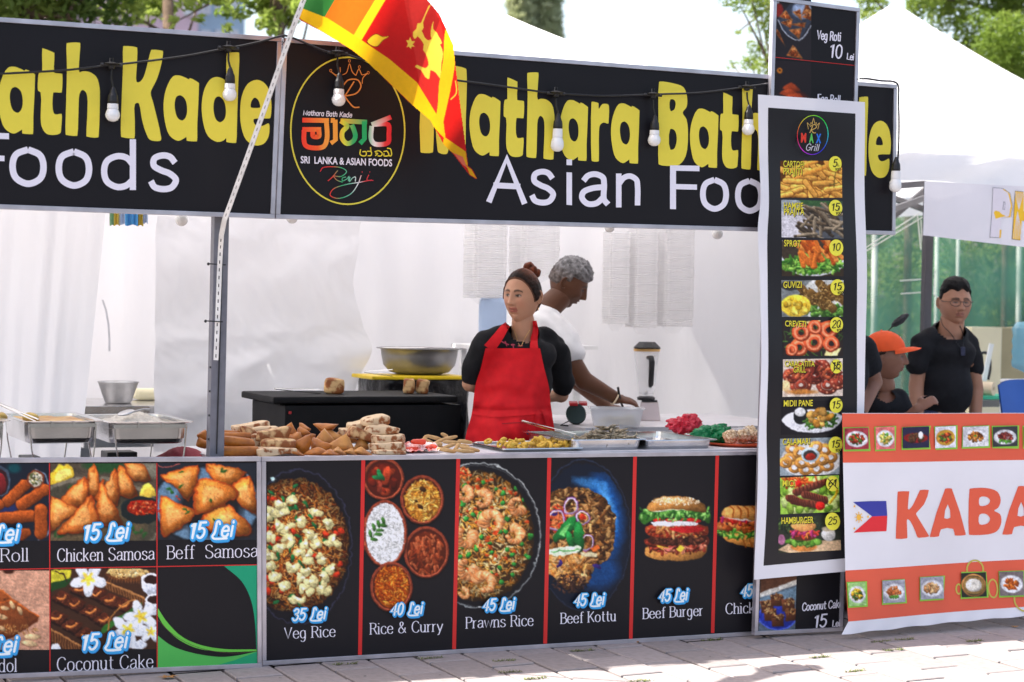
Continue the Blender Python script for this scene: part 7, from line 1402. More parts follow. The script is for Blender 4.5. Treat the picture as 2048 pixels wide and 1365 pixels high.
# fried fish heap
M['fish'] = pm('fried_sprat', (.13,.10,.06), .45, nz=(60, .40, .66), col2=(.42,.34,.22), bump=(90, .3, .002), spec=.5)
t1, c1, w1, d1 = tr1
def fishmesh(seed):
    r_ = random.Random(seed); mb = MB(); cur = r_.uniform(-.012, .012); pts = [Vector((x*.045, cur*(x*x), .0)) for x in (-1, -.8, -.5, 0, .4, .7, .9, 1.05)]
    mb.tube(pts, [.0015, .0035, .0055, .0065, .0058, .004, .002, .001], 7); mb.v = [(v[0], v[1], v[2]*1.25) for v in mb.v]; mb.add([pts[-1], pts[-1]+Vector((.012, 0, .008)), pts[-1]+Vector((.012, 0, -.008))], [(0, 1, 2)])
    me = mkmesh('fried_fish', mb.v, mb.f, M['fish'], None, True); return me
fms = [fishmesh(i) for i in range(5)]
for i in range(150):
    a = rnd.random()*6.283; q = math.sqrt(rnd.random()); dx, dy = q*math.cos(a)*.125, q*math.sin(a)*.11
    cc = U(1215, 878, .24); x, y = cc.x+dx, .24+dy; zz_ = .820+.085*(1-q)**.8*rnd.uniform(.3, 1.05)
    x = min(max(x, c1.x-w1+.03), c1.x+w1-.03)
    o = bpy.data.objects.new('fried_fish', fms[i % 5]); COL.objects.link(o); o.location = (x, y, zz_); o.rotation_euler = (rnd.uniform(-1, 1), rnd.uniform(-.5, .5), rnd.uniform(0, 6.28)); tag(o, 'small dark fried fish in the heap on the deep steel tray', 'fried fish', 'small fried fish heaped in the deep tray')
a = U(1044, 842, .20); b = U(1150, 872, .18); tongs(a, b, .034, .007, 'steel tongs resting across the fish tray')
# bags and nut balls at the right end
M['redbag'] = pm('red_thin_bag', h8(225,60,80), .25, nz=(12, .1), bump=(22, .9, .02), transl=.25); M['greenbag'] = pm('green_thin_bag', h8(30,140,85), .25, nz=(12, .15), bump=(22, .9, .02), transl=.25)
for (x, y, r, m, lab, sd_) in ((1372, 848, (.082, .05, .036), 'redbag', 'crumpled red plastic bag behind the empty steel tray', 2), (1432, 868, (.09, .055, .034), 'greenbag', 'crumpled green plastic bag between red bag and nut balls', 7)):
    solo(crumple2(U(x, y, .45 if m == 'redbag' else .34), r, sd_), 'plastic_bag', M[m], lab, 'bag')
solo(crumple(U(1478, 868, .3), (.05, .05, .03), 12, 40, 24, .4, 25), 'plastic_bag', M['film'], 'clear bag resting over the nut balls', 'bag')
M['nuts'] = pm('nut_cluster', (.40,.23,.10), .6, nz=(110, .40, .62), col2=(.80,.66,.46), bump=(150, 1, .004)); M['orplate'] = pm('terracotta_plastic', h8(205,80,40), .45)
c = U(1478, 900, .22); c.z = .8005; solo(MB().lathe([(0, 0), (.12, 0), (.15, .012), (.152, .016), (.12, .006), (0, .005)], c, 36), 'serving_plate', M['orplate'], 'round terracotta plate under the nut balls', 'plate', smooth=True)
for i, (x, y, lab) in enumerate(((1462, 882, 'leftmost nut ball on the terracotta plate'), (1486, 876, 'nut ball in the middle, higher than the others'), (1506, 885, 'nut ball touching the grill menu'), (1500, 866, 'nut ball behind, under the clear bag'))):
    p = U(x, y, .20+.03*i); p.z = max(p.z, .84); solo(noisy(MB().ell(p, (.034, .034, .031), None, 22, 14), .009, 85, i), 'nut_ball', M['nuts'], lab, 'nut ball', 'sesame nut balls on the terracotta plate')
# ------------------------------------------------------------------ people
def fuse(mb, vox=.009, it=4, disp=None):
    me = mkmesh('tmp', mb.v, mb.f, M['white']); o = bpy.data.objects.new('tmp', me); COL.objects.link(o)
    m = o.modifiers.new('r', 'REMESH'); m.mode = 'VOXEL'; m.voxel_size = vox; s_ = o.modifiers.new('s', 'SMOOTH'); s_.iterations = it; s_.factor = .5
    dg = bpy.context.evaluated_depsgraph_get(); dg.update(); e = bpy.data.meshes.new_from_object(o.evaluated_get(dg)); bpy.data.objects.remove(o); bpy.data.meshes.remove(me)
    n = len(e.vertices); co = np.empty(n*3); e.vertices.foreach_get('co', co); co = co.reshape(-1, 3); nn = np.empty(n*3); e.vertices.foreach_get('normal', nn); nn = nn.reshape(-1, 3)
    if disp: co = np.array([co[i]+nn[i]*disp(Vector(co[i])) for i in range(n)])
    r = MB(); r.add(co.tolist(), [tuple(p.vertices) for p in e.polygons]); bpy.data.meshes.remove(e); return r
def cpart(mb, cols, name, mat, parent, smooth=True):
    off = wloc(parent); v = [(a[0]-off.x, a[1]-off.y, a[2]-off.z) for a in mb.v]; me = mkmesh(name, v, mb.f, mat, None, smooth)
    at = me.color_attributes.new('Col', 'FLOAT_COLOR', 'POINT'); at.data.foreach_set('color', np.concatenate([np.array(cols), np.ones((len(cols), 1))], 1).ravel())
    bm = bmesh.new(); bm.from_mesh(me); bmesh.ops.recalc_face_normals(bm, faces=bm.faces[:]); bm.to_mesh(me); bm.free()
    o = bpy.data.objects.new(name, me); COL.objects.link(o); o.parent = parent; return o
M['skin'] = pm('skin', (1,1,1), .48, attr='Col', nz=(30, .05), bump=(200, .06, .001), sss=.12, spec=.4)
M['hairm'] = pm('hair', (1,1,1), .5, attr='Col', nz=(90, .3), bump=(160, .5, .002), stretch=(1,1,.35), spec=.12)
def G2(x, z, cx, cz, sx, sz): return math.exp(-((x-cx)/sx)**2-((z-cz)/sz)**2)
def head_r(x, y, z, p):
    """unit direction -> local point of the face surface; face looks along -Y; p holds the person's proportions"""
    hw, hd, hh = p.get('w', .074), p.get('d', .094), p.get('h', .116)
    fx = 1.0; dz = z
    if z < 0: fx = 1-p.get('jaw', .26)*(-z)**1.6
    X = x*hw*fx*(1+.10*max(0, 1-abs(z)*1.3)*(1-abs(y))); Y = y*hd; Z = z*hh
    sq = abs(z)**2
    if y > 0 and z < -.1: Y *= 1-.55*min(1, (-z-.1)/.8)
    if y < 0: Y *= 1-.05*z*z
    if y < 0:
        u, v = X/hw, Z/hh; f = min(1, -y*1.6); d = 0
        ramp = max(0, min(1, (.26-v)/.42))
        if v < .30 and v > -.36: d += p.get('nose', .021)*math.exp(-(u/(.10+.07*ramp))**2)*(ramp**.8)*(1 if v > -.20 else max(0, 1-(-.20-v)/.10))
        d += .006*G2(u, v, .17, -.20, .09, .08)+.006*G2(u, v, -.17, -.20, .09, .08)
        for s_ in (-1, 1):
            d -= .0125*G2(u, v, s_*.34, .10, .21, .13); d += .0052*G2(u, v, s_*.36, .09, .15, .07); d += .0055*G2(u, v, s_*.34, .28, .28, .07)
            d += .004*G2(u, v, s_*.52, -.12, .22, .16); d -= .003*G2(u, v, s_*.5, -.45, .2, .2); d -= .003*G2(u, v, s_*.22, -.30, .05, .12)
        d += .0075*G2(u, v, 0, -.375, .22, .045)+.0085*G2(u, v, 0, -.485, .19, .05)-.0035*G2(u, v, 0, -.43, .26, .022)-.005*G2(u, v, 0, -.60, .2, .05)+.009*G2(u, v, 0, -.80, .24, .14)
        Y -= d*f
    return Vector((X, Y, Z))
def head(c, Mh, p, n=150, m=110):
    mb = MB(); vs = []; cols = []; sk = Vector(p['skin']); hw, hh = p.get('w', .074), p.get('h', .116)
    for i in range(m+1):
        th = math.pi*i/m
        for k in range(n):
            w = 2*math.pi*k/n; x, y, z = math.sin(th)*math.sin(w), -math.sin(th)*math.cos(w), math.cos(th)
            q = head_r(x, y, z, p); vs.append(Vector(c)+Mh @ q); cc = sk.copy()
            if y < .1:
                u, v = q.x/hw, q.z/hh; a = abs(u)
                cc = cc.lerp(Vector(p.get('cheek', p['skin'])), .5*G2(a, v, .5, -.18, .22, .2)*min(1, -y*2+.2))
                lip = max(math.exp(-((v+.375+.03*math.cos(u*9)*0)/.035)**2*1.0), math.exp(-((v+.475)/.045)**2))*(1 if a < .30-.6*abs(v+.43) else 0)
                cc = cc.lerp(Vector(p['lip']), .85*lip)
                if a < .27: cc = cc.lerp(Vector(p['lip'])*.35, .9*math.exp(-((v+.425+.015*u*u)/.014)**2))
                bz = .235+.05*(1-((a-.34)/.24)**2)
                if .13 < a < .60: cc = cc.lerp(Vector(p['brow']), p.get('bd', .9)*math.exp(-((v-bz)/(.040 if a < .42 else .030))**2))
                ex, ez = a-.35, v-.085; op = p.get('open', .040)*(1-(ex/.175)**2)
                if abs(ex) < .175 and y < 0:
                    if abs(ez) < op: 
                        cc = Vector((.40, .36, .33)); gx = p.get('gaze', 0)*(1 if u > 0 else -1); r_ = math.hypot((ex-gx)*1.0, ez*.62)
                        if r_ < .075: cc = Vector((.03, .018, .01))
                    cc = cc.lerp(Vector((.012, .007, .006)), .95*math.exp(-((ez-op-.010)/.022)**2)); cc = cc.lerp(sk*.45, .6*math.exp(-((ez+op+.01)/.022)**2))
                cc = cc.lerp(sk*.45, .8*G2(a, v, .09, -.262, .045, .018)*(1 if y < -.5 else 0))
                if p.get('beard'): cc = cc.lerp(Vector(p['beard']), .45*(max(0, min(1, (-.30-v)*4)) if a > .25 or v < -.55 else 0)+.3*math.exp(-((v+.31)/.04)**2)*(a < .25))
            cols.append(tuple(cc))
    fs = [(i*n+k, i*n+(k+1) % n, (i+1)*n+(k+1) % n, (i+1)*n+k) for i in range(m) for k in range(n)]; mb.add(vs, fs)
    for s_ in (-1, 1):      # ears
        e = MB(); e.ell((0, 0, 0), (.007, .017, .030), None, 14, 10); e.v = [tuple(Vector(v)*(1+0*1)) for v in e.v]
        Me = Matrix.Rotation(R(-22*s_), 3, 'Z') @ Matrix.Rotation(R(-10), 3, 'X'); o_ = Vector((s_*(hw*1.0+.003), .010, .002*1))
        e2 = MB(); e2.tube([Vector((s_*.004, .016*math.cos(t), .027*math.sin(t))) for t in np.linspace(-2.3, 1.9, 14)], .0042, 7)
        for q in (e, e2): q.v = [tuple(Vector(c)+Mh @ (o_+Me @ Vector(v))) for v in q.v]; k0 = len(q.v); mb.add(q.v, q.f); cols += [tuple(sk*.92)]*k0
    return mb, cols
def hair(c, Mh, p, mask, thick, colf, amp=.003, fr=60, n=170, m=120, lift=None):
    vs = []; cols = []
    for i in range(m+1):
        th = math.pi*i/m
        for k in range(n):
            w = 2*math.pi*k/n; x, y, z = math.sin(th)*math.sin(w), -math.sin(th)*math.cos(w), math.cos(th); q = head_r(x, y, z, dict(p, nose=0)); mk = mask(x, y, z); mk = max(0, min(1, mk)); mk = mk*mk*(3-2*mk)
            d = Vector((x, y, z)); t = thick(x, y, z) if callable(thick) else thick
            r_ = -.006+(t+.006)*mk+(amp*noise.noise(q*fr)+amp*.7*noise.noise(q*fr*2.7))*mk; q = q+d*r_; vs.append(Vector(c)+Mh @ q); cols.append(colf(x, y, z, q))
    mb = MB(); mb.add(vs, [(i*n+k, i*n+(k+1) % n, (i+1)*n+(k+1) % n, (i+1)*n+k) for i in range(m) for k in range(n)]); return mb, cols
def hand(mb, w, d, up, s=1.0, curl=.5, spread=.12, thumb=1):
    """hand from wrist w along d, palm facing -up; five tapering fingers"""
    w, d, up = Vector(w), Vector(d).normalized(), Vector(up); up = (up-d*up.dot(d)).normalized(); sd_ = d.cross(up)*thumb
    Mx = Matrix((sd_, d, up)).transposed(); mb.ell(w+d*.045*s, (.040*s, .052*s, .015*s), Mx, 14, 10); mb.ell(w+d*.012*s, (.027*s, .03*s, .019*s), Mx, 12, 8)
    for i, (o, L_, r_) in enumerate(((-.030, .060, .0078), (-.011, .072, .0086), (.010, .076, .0088), (.029, .070, .0084))):
        b = w+d*.085*s+sd_*o*s; dr = (d+sd_*o*spread*8).normalized(); pts = [b-d*.02*s, b]; cu = 0
        for j, f in enumerate((.45, .32, .23)):
            cu += curl*(.55+.25*j); pts.append(pts[-1]+(dr*math.cos(cu)-up*math.sin(cu))*L_*f*s)
        mb.tube(pts, [r_*s, r_*1.05*s, r_*s, r_*.9*s, r_*.72*s], 9); mb.ell(pts[-1], (r_*.73*s,)*3, None, 8, 6)
    b = w+d*.025*s+sd_*.028*s; pts = [b, b+(d*.6+sd_*.75)*.030*s, b+(d*.85+sd_*.6-up*.3)*.055*s, b+(d*1.0+sd_*.5-up*.5)*.075*s]; mb.tube(pts, [.012*s, .0105*s, .009*s, .0072*s], 9); mb.ell(pts[-1], (.0073*s,)*3, None, 8, 6)
def hitter(mbs):
    V = []; Fc = []
    for m_ in mbs: n = len(V); V += [Vector(v) for v in m_.v]; Fc += [tuple(i+n for i in f) for f in m_.f]
    t = BVHTree.FromPolygons(V, Fc)
    def h(px, py, off=.008):
        d = ray(px, py).normalized(); r_ = t.ray_cast(CAM, d); 
        return None if r_[0] is None else r_[0]-d*off
    return h
def ells(mb, items, Mz):
    for (c, r_) in items: mb.ell(c, r_, Mz, 18, 12)
def person(label, c): return T('person', label, 'person', (c.x, c.y, 0), None)
def legs(mb, hipL, hipR, r=.085, Y=None):
    for h in (hipL, hipR):
        k = Vector((h.x, h.y-.02, .46)); a = Vector((h.x, h.y+.02, .08)); mb.limb([h, k, a], [r, r*.62, r*.45]); mb.ell(a+Vector((-.04, -.07, -.035)), (.045, .12, .045), rotm(0, 0, R(-24)))
wr = lambda s1, s2, a: (lambda v: a*(noise.noise(Vector((v.x*s1, v.y*s1, v.z*s2)))+.5*noise.noise(Vector((v.x*s1*2.3+5, v.y*s1*2.3, v.z*s2*2)))))
def folds(c, a): # folds running down and sideways from a centre
    def f(v):
        d = v-c; r_ = math.atan2(d.z, d.x*1.0+d.y*.4); return a*(math.sin(r_*9+noise.noise(v*4)*5)*min(1, d.length*4)*.5+.6*noise.noise(Vector((v.x*9, v.y*9, v.z*16))))
    return f
# ---- the woman in the red apron
Yw_ = .75; ww = lambda x, y, dy=0.0: U(x, y, Yw_+dy)
SK = (.48, .25, .155); pw = dict(skin=SK, cheek=(.54, .21, .13), lip=(.34, .06, .05), brow=(.035, .018, .012), bd=1.0, open=.036, gaze=-.05, w=.075, h=.121, d=.098, jaw=.24, nose=.019)
w_ = person('woman in red apron over black T-shirt, hair in a bun, hands behind her back', ww(1040, 700))
hc = ww(1045, 594); Mh = Matrix.Rotation(R(-54), 3, 'Z') @ Matrix.Rotation(R(4), 3, 'X') @ Matrix.Rotation(R(2), 3, 'Y'); Mz = rotm(0, 0, R(-27))
b = MB(); nk = ww(1046, 640, .01); nb = ww(1048, 684, .03)
b.limb([nk, nb], [.052, .058]); nkm = MB(); nkm.limb([nk, nb], [.052, .060]); ells(b, ((ww(1038, 715, .02), (.135, .075, .08)), (ww(1032, 780, .02), (.12, .08, .14)), (ww(1026, 860, .02), (.14, .09, .12))), Mz)
for s_ in ((966, 690, 0, 940, 768, .12), (1110, 698, .06, 1122, 790, .17)):
    sh_, el = ww(s_[0], s_[1], s_[2]+.02), ww(s_[3], s_[4], s_[5]); hd = ww(1036, 806, .24); b.limb([sh_, el, el.lerp(hd, .85)], [.040, .038, .028]); hand(b, el.lerp(hd, .8), hd-el, Vector((0, 1, 0)), .85, .5)
legs(b, ww(998, 880, .03), ww(1054, 880, .04)); body = fuse(b, .0085, 4); hm, hcol = head(hc, Mh, pw); n0 = len(body.v)
body.add(hm.v, hm.f); cpart(body, [SK]*n0+hcol, 'body', M['skin'], w_)
s = MB(); ells(s, ((ww(1040, 712, .02), (.172, .100, .095)), (ww(1036, 760, .02), (.162, .110, .15)), (ww(1030, 830, .02), (.160, .115, .12))), Mz)
s.limb([ww(1048, 676, .03), ww(1046, 690, .03)], [.075, .10]); s.limb([ww(1010, 672, .02), ww(966, 690, .02), ww(944, 750, .10)], [.055, .060, .053]); s.limb([ww(1086, 676, .04), ww(1112, 700, .06), ww(1124, 768, .14)], [.055, .062, .055])
M['blacktee'] = pm('black_cotton', (.011,.011,.013), .85, nz=(50, .25), bump=(300, .15, .001), spec=.25)
sm = fuse(s, .009, 16, lambda v: wr(9, 5, .007)(v)+.0035*noise.noise(Vector((v.x*26, v.y*26, v.z*14)))+.003*math.sin(v.z*60+6*noise.noise(v*5)))
# open the neck, leave the sleeves as hems
ncut = ww(1050, 668, -.02); sm.f = [f for f in sm.f if (Vector(sm.v[f[0]])-ncut-Vector((0, 0, .03))).length > .078]
part(sm, 't_shirt', M['blacktee'], w_, smooth=True)
jn = MB(); ells(jn, ((ww(1026, 850, .02), (.166, .112, .10)),), Mz); jn.limb([ww(998, 880, .03), ww(1000, 1060, .03), Vector((ww(998, 880, .03).x, ww(998, 880).y+.03, .10))], [.095, .075, .062]); jn.limb([ww(1054, 880, .04), ww(1052, 1060, .03), Vector((ww(1054, 880).x, ww(1054, 880).y+.04, .10))], [.095, .075, .062])
M['jean'] = pm('dark_denim', h8(40,52,84), .8, nz=(40, .25), bump=(200, .2, .001)); jm = fuse(jn, .012, 3); part(jm, 'trousers', M['jean'], w_, smooth=True)
hit = hitter([sm, jm]); hitn = hitter([sm, nkm])
M['apron'] = pm('red_apron', (.62,.008,.014), .75, nz=(30, .10), bump=(260, .2, .001), spec=.3)
LEa = catmull([(971, 697), (962, 735), (951, 770), (947, 800), (943, 830), (932, 870), (924, 935)], 8); REa = catmull([(1080, 697), (1088, 735), (1098, 775), (1101, 805), (1106, 840), (1112, 880), (1116, 935)], 8)
rows = []; n = 46; last = None
for j in range(len(LEa)):
    row = []
    for i in range(n+1):
        u = i/n; x = LEa[j].x+(REa[j].x-LEa[j].x)*u; y = LEa[j].y+(REa[j].y-LEa[j].y)*u; q = hit(x, y, .010); row.append(q)
    good = [q for q in row if q is not None]
    for i in range(n+1):
        if row[i] is None:
            x = LEa[j].x+(REa[j].x-LEa[j].x)*i/n; y = LEa[j].y; row[i] = UD(x, y, ((good[0] if i < n/2 else good[-1])-CAM).dot(CF)+.01)
    rows.append(row)
# relax into cloth, then gather at the tie
D = np.array([[(q-CAM).dot(CF) for q in r_] for r_ in rows]); D0 = D.copy()
for _ in range(26): Dp = np.pad(D, 1, mode='edge'); S_ = (Dp[:-2, 1:-1]+Dp[2:, 1:-1]+Dp[1:-1, :-2]+Dp[1:-1, 2:])/4; D = np.minimum(S_, D0)
fin = []
for j in range(len(rows)):
    r2 = []
    for i in range(n+1):
        x = LEa[j].x+(REa[j].x-LEa[j].x)*i/n; y = LEa[j].y+(REa[j].y-LEa[j].y)*i/n; t = (y-815)/30
        fd = .004*math.sin(x*.09+y*.035+3*noise.noise(Vector((x*.012, y*.02, 4))))*max(0, min(1, (y-730)/60))+.0045*noise.noise(Vector((x*.035, y*.05, 1)))+.0045*noise.noise(Vector((x*.02+y*.012, y*.045, 6)))*(1 if y < 815 else 1.6)+.010*math.exp(-((y-822)/6)**2)-.008*math.exp(-((y-806)/9)**2)*(.6+.4*math.sin(x*.16))+.004*max(0, t)*math.sin(x*.12+2*math.sin(x*.03))*min(1, t)
        r2.append(UD(x, y, D[j, i]-.004+fd))
    fin.append(r2)
ap = MB().grid(fin); bk2 = [[q+CF*.0025 for q in r_] for r_ in fin]; ap.grid(bk2); part(ap, 'apron', M['apron'], w_, smooth=True, recalc=False)
def strip(pts, w0, w1, off, name, mat, par, hit=hit):
    cp = catmull(pts, 6); rows = []; k = len(cp)
    for i, p in enumerate(cp):
        a = cp[max(0, i-1)]; b_ = cp[min(k-1, i+1)]; t = (b_-a).normalized(); nn = Vector((-t.y, t.x)); w = (w0+(w1-w0)*i/(k-1))/2; r_ = []
        for s_ in (-1, -.33, .33, 1):
            q = hit(p.x+nn.x*w*s_, p.y+nn.y*w*s_, off); r_.append(q)
        g = [q for q in r_ if q is not None]
        if not g: continue
        dm = min((q-CAM).dot(CF) for q in g); r_ = [UD(p.x+nn.x*w*s_, p.y+nn.y*w*s_, dm if r_[e] is None else min((r_[e]-CAM).dot(CF), dm+.03)) for e, s_ in enumerate((-1, -.33, .33, 1))]; rows.append(r_)
    return part(MB().grid(rows), name, mat, par, smooth=True, recalc=False)
strip([(1017, 648), (1009, 656), (998, 672), (978, 698)], 12, 24, .012, 'strap', M['apron'], w_, hitn); strip([(1069, 642), (1071, 660), (1068, 680), (1068, 699)], 8, 17, .014, 'strap', M['apron'], w_, hitn)
hit2 = hitter([ap]); strip([(946, 822), (980, 828), (1030, 826), (1075, 822), (1104, 818)], 13, 13, .006, 'tie', M['apron'], w_, hit2)
for P in ([(1078, 822), (1074, 836), (1078, 856)], [(1088, 820), (1092, 836), (1098, 852)], [(1082, 818), (1094, 826), (1101, 838)]): strip(P, 7, 9, .012, 'tie', M['apron'], w_, hit2)
strip([(1004, 848), (1040, 846), (1080, 850)], 1.6, 1.6, .003, 'pocket_seam', pm('dark_seam', (.25, .004, .008), .8), w_, hit2)
hit = hitter([sm, body])
nl = [hit(x, y, .004) for x, y in catmull([(1026, 655), (1032, 672), (1041, 693), (1050, 676), (1060, 660)], 5)]; nl = [q for q in nl if q is not None]
part(MB().tube(nl, .0012, 5), 'necklace', M['gold'], w_)
red2 = pm('pinkish_print', h8(170,60,80), .8)
for P in ([(998, 680), (1008, 686), (1018, 690)], [(1010, 683), (1014, 693)], [(1022, 690), (1030, 690)], [(1026, 688), (1027, 697)], [(1036, 692), (1046, 692)]): strip(P, 3, 2, .004, 'shirt_print', red2, w_)
def wmask(x, y, z):
    if y > .12: q = (z+.45+.35*max(0, y))*6
    else:
        t = max(0, min(1, (y+.80)/.52)); q = (z-((.64-.10*x*x)*(1-t*t)+(-.22)*t*t))*7
    return q - 3.4*G2(abs(x), 0, 1, 0, .25, 1)*G2(y, z, .12, -.14, .13, .22)
def wcol(x, y, z, q):
    if wmask(x, y, z) < .9 and y < .3: return (.13, .062, .04)
    t = max(0, min(1, (z-.45)*2.2))*max(0, min(1, (y+.55)*1.4)); s_ = .8+.9*noise.noise(Vector((math.atan2(x, z)*22, y*1.2, 2))); return tuple(Vector((.016, .008, .006)).lerp(Vector((.20, .055, .022)), t)*s_)
hb_, hcl = hair(hc, Mh, pw, wmask, lambda x, y, z: .007+.002*noise.noise(Vector((math.atan2(x, z)*20, y*1.5, 9))), wcol, .0012, 50); cpart(hb_, hcl, 'hair', M['hairm'], w_)
bun = MB(); c = ww(1066, 536, .05)
for (x, y, dy, r_, a) in ((1061, 531, .05, (.027, .025, .024), .3), (1074, 543, .06, (.023, .022, .026), 1.2), (1068, 538, .03, (.024, .024, .022), 2.2), (1056, 541, .05, (.018, .02, .016), .2)): noisy_ = MB().ell(ww(x-3, y+4, dy), r_, rotm(a, a, 0), 24, 16); noisy(noisy_, .004, 55, x); bun.add(noisy_.v, noisy_.f)
cpart(bun, [tuple(Vector((.17, .045, .022))*(.7+.6*noise.noise(Vector(v)*50))) for v in bun.v], 'hair', M['hairm'], w_)
part(MB().tube([ww(1061, 550, .04)+rotm(0, R(25), R(-50)) @ Vector((.024*math.cos(t), .024*math.sin(t), 0)) for t in np.linspace(0, 6.28, 24)], .003, 6), 'hair_tie', pm('beige_band', (.6,.4,.25), .6), w_, smooth=True)
ear = hc+Mh @ Vector((.075, .012, -.04)); part(MB().ell(ear+Vector((0, 0, -.012)), (.002, .002, .008), None, 8, 6), 'earring', M['gold'], w_)
# ---- grey-haired man in the white T-shirt, bending
Ym = 1.30; mm = lambda x, y, dy=0.0: U(x, y, Ym+dy)
SK2 = (.115, .045, .022); p2 = dict(skin=SK2, cheek=(.13, .05, .025), lip=(.10, .03, .02), brow=(.03, .025, .02), open=.012, w=.076, h=.120, jaw=.20, nose=.024, beard=(.05, .03, .02))
m_ = person('grey haired man in white T-shirt bending over the work table behind the woman', mm(1080, 700))
hc = mm(1135, 568); Mh = Matrix.Rotation(R(60), 3, 'Z') @ Matrix.Rotation(R(30), 3, 'X') @ Matrix.Rotation(R(-3), 3, 'Y')
b = MB(); b.limb([mm(1120, 594), mm(1096, 616, .02), mm(1070, 640, .02)], [.060, .064, .075]); Mb = rotm(0, R(30), R(-24))
ells(b, ((mm(1070, 680, .02), (.115, .115, .15)), (mm(1035, 760, .05), (.11, .115, .16)), (mm(1015, 850, .05), (.13, .14, .13))), Mb)
sh_ = mm(1118, 690, -.10); el = mm(1168, 762, -.13); wrst = mm(1232, 797, -.16); b.limb([sh_, el, wrst], [.062, .047, .031]); hand(b, wrst, mm(1276, 806, -.17)-wrst, Vector((.2, -.5, 1)), .95, .55, thumb=-1)
sh2 = mm(1085, 670, .26); el2 = mm(1150, 760, .30); b.limb([sh2, el2, mm(1215, 815, .2)], [.06, .045, .03]); hand(b, mm(1212, 813, .2), Vector((.8, -.3, -.1)), Vector((0, 0, 1)), .95, .4)
legs(b, mm(995, 880, -.05), mm(1010, 880, .14)); body = fuse(b, .009, 4); hm, hcol = head(hc, Mh, p2); n0 = len(body.v); body.add(hm.v, hm.f); cpart(body, [SK2]*n0+hcol, 'body', M['skin'], m_)
s = MB(); ells(s, ((mm(1075, 675, .02), (.155, .165, .165)), (mm(1040, 745, .04), (.15, .16, .18)), (mm(1015, 810, .05), (.15, .16, .12))), Mb)
s.limb([mm(1068, 634, .03), mm(1080, 660, 0)], [.085, .12]); s.limb([mm(1100, 660, -.05), mm(1126, 690, -.09), mm(1136, 706, -.10)], [.09, .088, .080]); s.limb([mm(1085, 665, .2), mm(1110, 700, .26)], [.09, .08])
M['whitetee'] = pm('white_cotton', (.80,.79,.80), .85, nz=(40, .04), bump=(260, .12, .001)); sm = fuse(s, .010, 6, lambda v: wr(8, 8, .007)(v)+.004*math.sin((v.z+v.x*.6)*55+6*noise.noise(v*5))); part(sm, 't_shirt', M['whitetee'], m_, smooth=True)
jn = MB(); ells(jn, ((mm(1005, 850, .05), (.16, .17, .12)),), rotm(0, 0, R(-24)))
for x, dy in ((995, -.05), (1010, .14)): h = mm(x, 880, dy); jn.limb([h, Vector((h.x, h.y, .5)), Vector((h.x, h.y, .1))], [.10, .08, .065])
part(fuse(jn, .013, 3), 'trousers', M['jean'], m_, smooth=True)
def mmask(x, y, z):
    if y < -.15: return (z-(.42-.05*abs(x)))*8
    return (z-(-.30 if y > .35 else .05-(y+.15)*.7))*5 - (2.2*G2(abs(x), 0, 1, 0, .22, 1)*G2(y, z, .1, -.1, .22, .22))
def mcol(x, y, z, q):
    top = max(0, min(1, (z-.15)*2.5)); g = .21+.16*noise.noise(q*55)+.07*noise.noise(q*140); side = Vector((.10, .065, .05))*(1+.4*noise.noise(q*90)); return tuple(max(.01, v) for v in side.lerp(Vector((g*1.0, g*.98, g*1.02)), .35+.65*top))
hb_, hcl = hair(hc, Mh, p2, mmask, lambda x, y, z: .004+.018*max(0, min(1, (z-.1)*1.6))*(1 if y > -.2 else 1.3), mcol, .0065, 70); cpart(hb_, hcl, 'hair', M['hairm'], m_)
M['string'] = pm('woven_bracelet', (.75,.60,.42), .8); wq = wrst; dv = (wrst-el).normalized(); a = dv.orthogonal().normalized(); c2_ = dv.cross(a)
part(MB().tube([wq-dv*.005+(a*math.cos(t)+c2_*math.sin(t))*.034 for t in np.linspace(0, 6.28, 24)], .004, 6), 'bracelet', M['string'], m_, smooth=True)
part(MB().tube([mm(1236, 775, -.2), mm(1240, 800, -.18), mm(1246, 815, -.17)], .006, 8), 'utensil', M['black'], m_)
# ---- man with glasses in the right stall
Yg = 1.22; gm = lambda x, y, dy=0.0: U(x, y, Yg+dy)
SK3 = (.37, .18, .108); p3 = dict(skin=SK3, cheek=(.38, .17, .11), lip=(.26, .09, .07), brow=(.02, .014, .01), open=.026, w=.079, h=.117, jaw=.14, nose=.018)
g_ = person('man with glasses in black T-shirt and lanyard standing in the right stall', gm(1888, 740))
hc = gm(1910, 608); Mh = Matrix.Rotation(R(-16), 3, 'Z') @ Matrix.Rotation(R(3), 3, 'X'); Mz = rotm(0, 0, R(-34))
b = MB(); b.limb([gm(1906, 634, .02), gm(1900, 668, .03)], [.062, .072]); ells(b, ((gm(1890, 710, .02), (.135, .08, .10)), (gm(1888, 780, .02), (.13, .09, .15)), (gm(1886, 850, .02), (.14, .10, .12))), Mz)
for sg_, xs in ((-1, ((1838, 690), (1832, 775), (1836, 850))), (1, ((1944, 692), (1952, 780), (1950, 860)))):
    P = [gm(*xs[0], .02), gm(*xs[1], .03), gm(*xs[2], -.03)]; P[0] = P[0]+Vector((-.012*sg_, 0, -.02)); b.limb(P, [.040, .041, .030]); hand(b, P[2], Vector((.1, -.1, -1)), Vector((0, 1, 0)), .95, .4)
legs(b, gm(1862, 880, .02), gm(1912, 880, .02), .09); body = fuse(b, .0095, 4); hm, hcol = head(hc, Mh, p3); n0 = len(body.v); body.add(hm.v, hm.f); cpart(body, [SK3]*n0+hcol, 'body', M['skin'], g_)
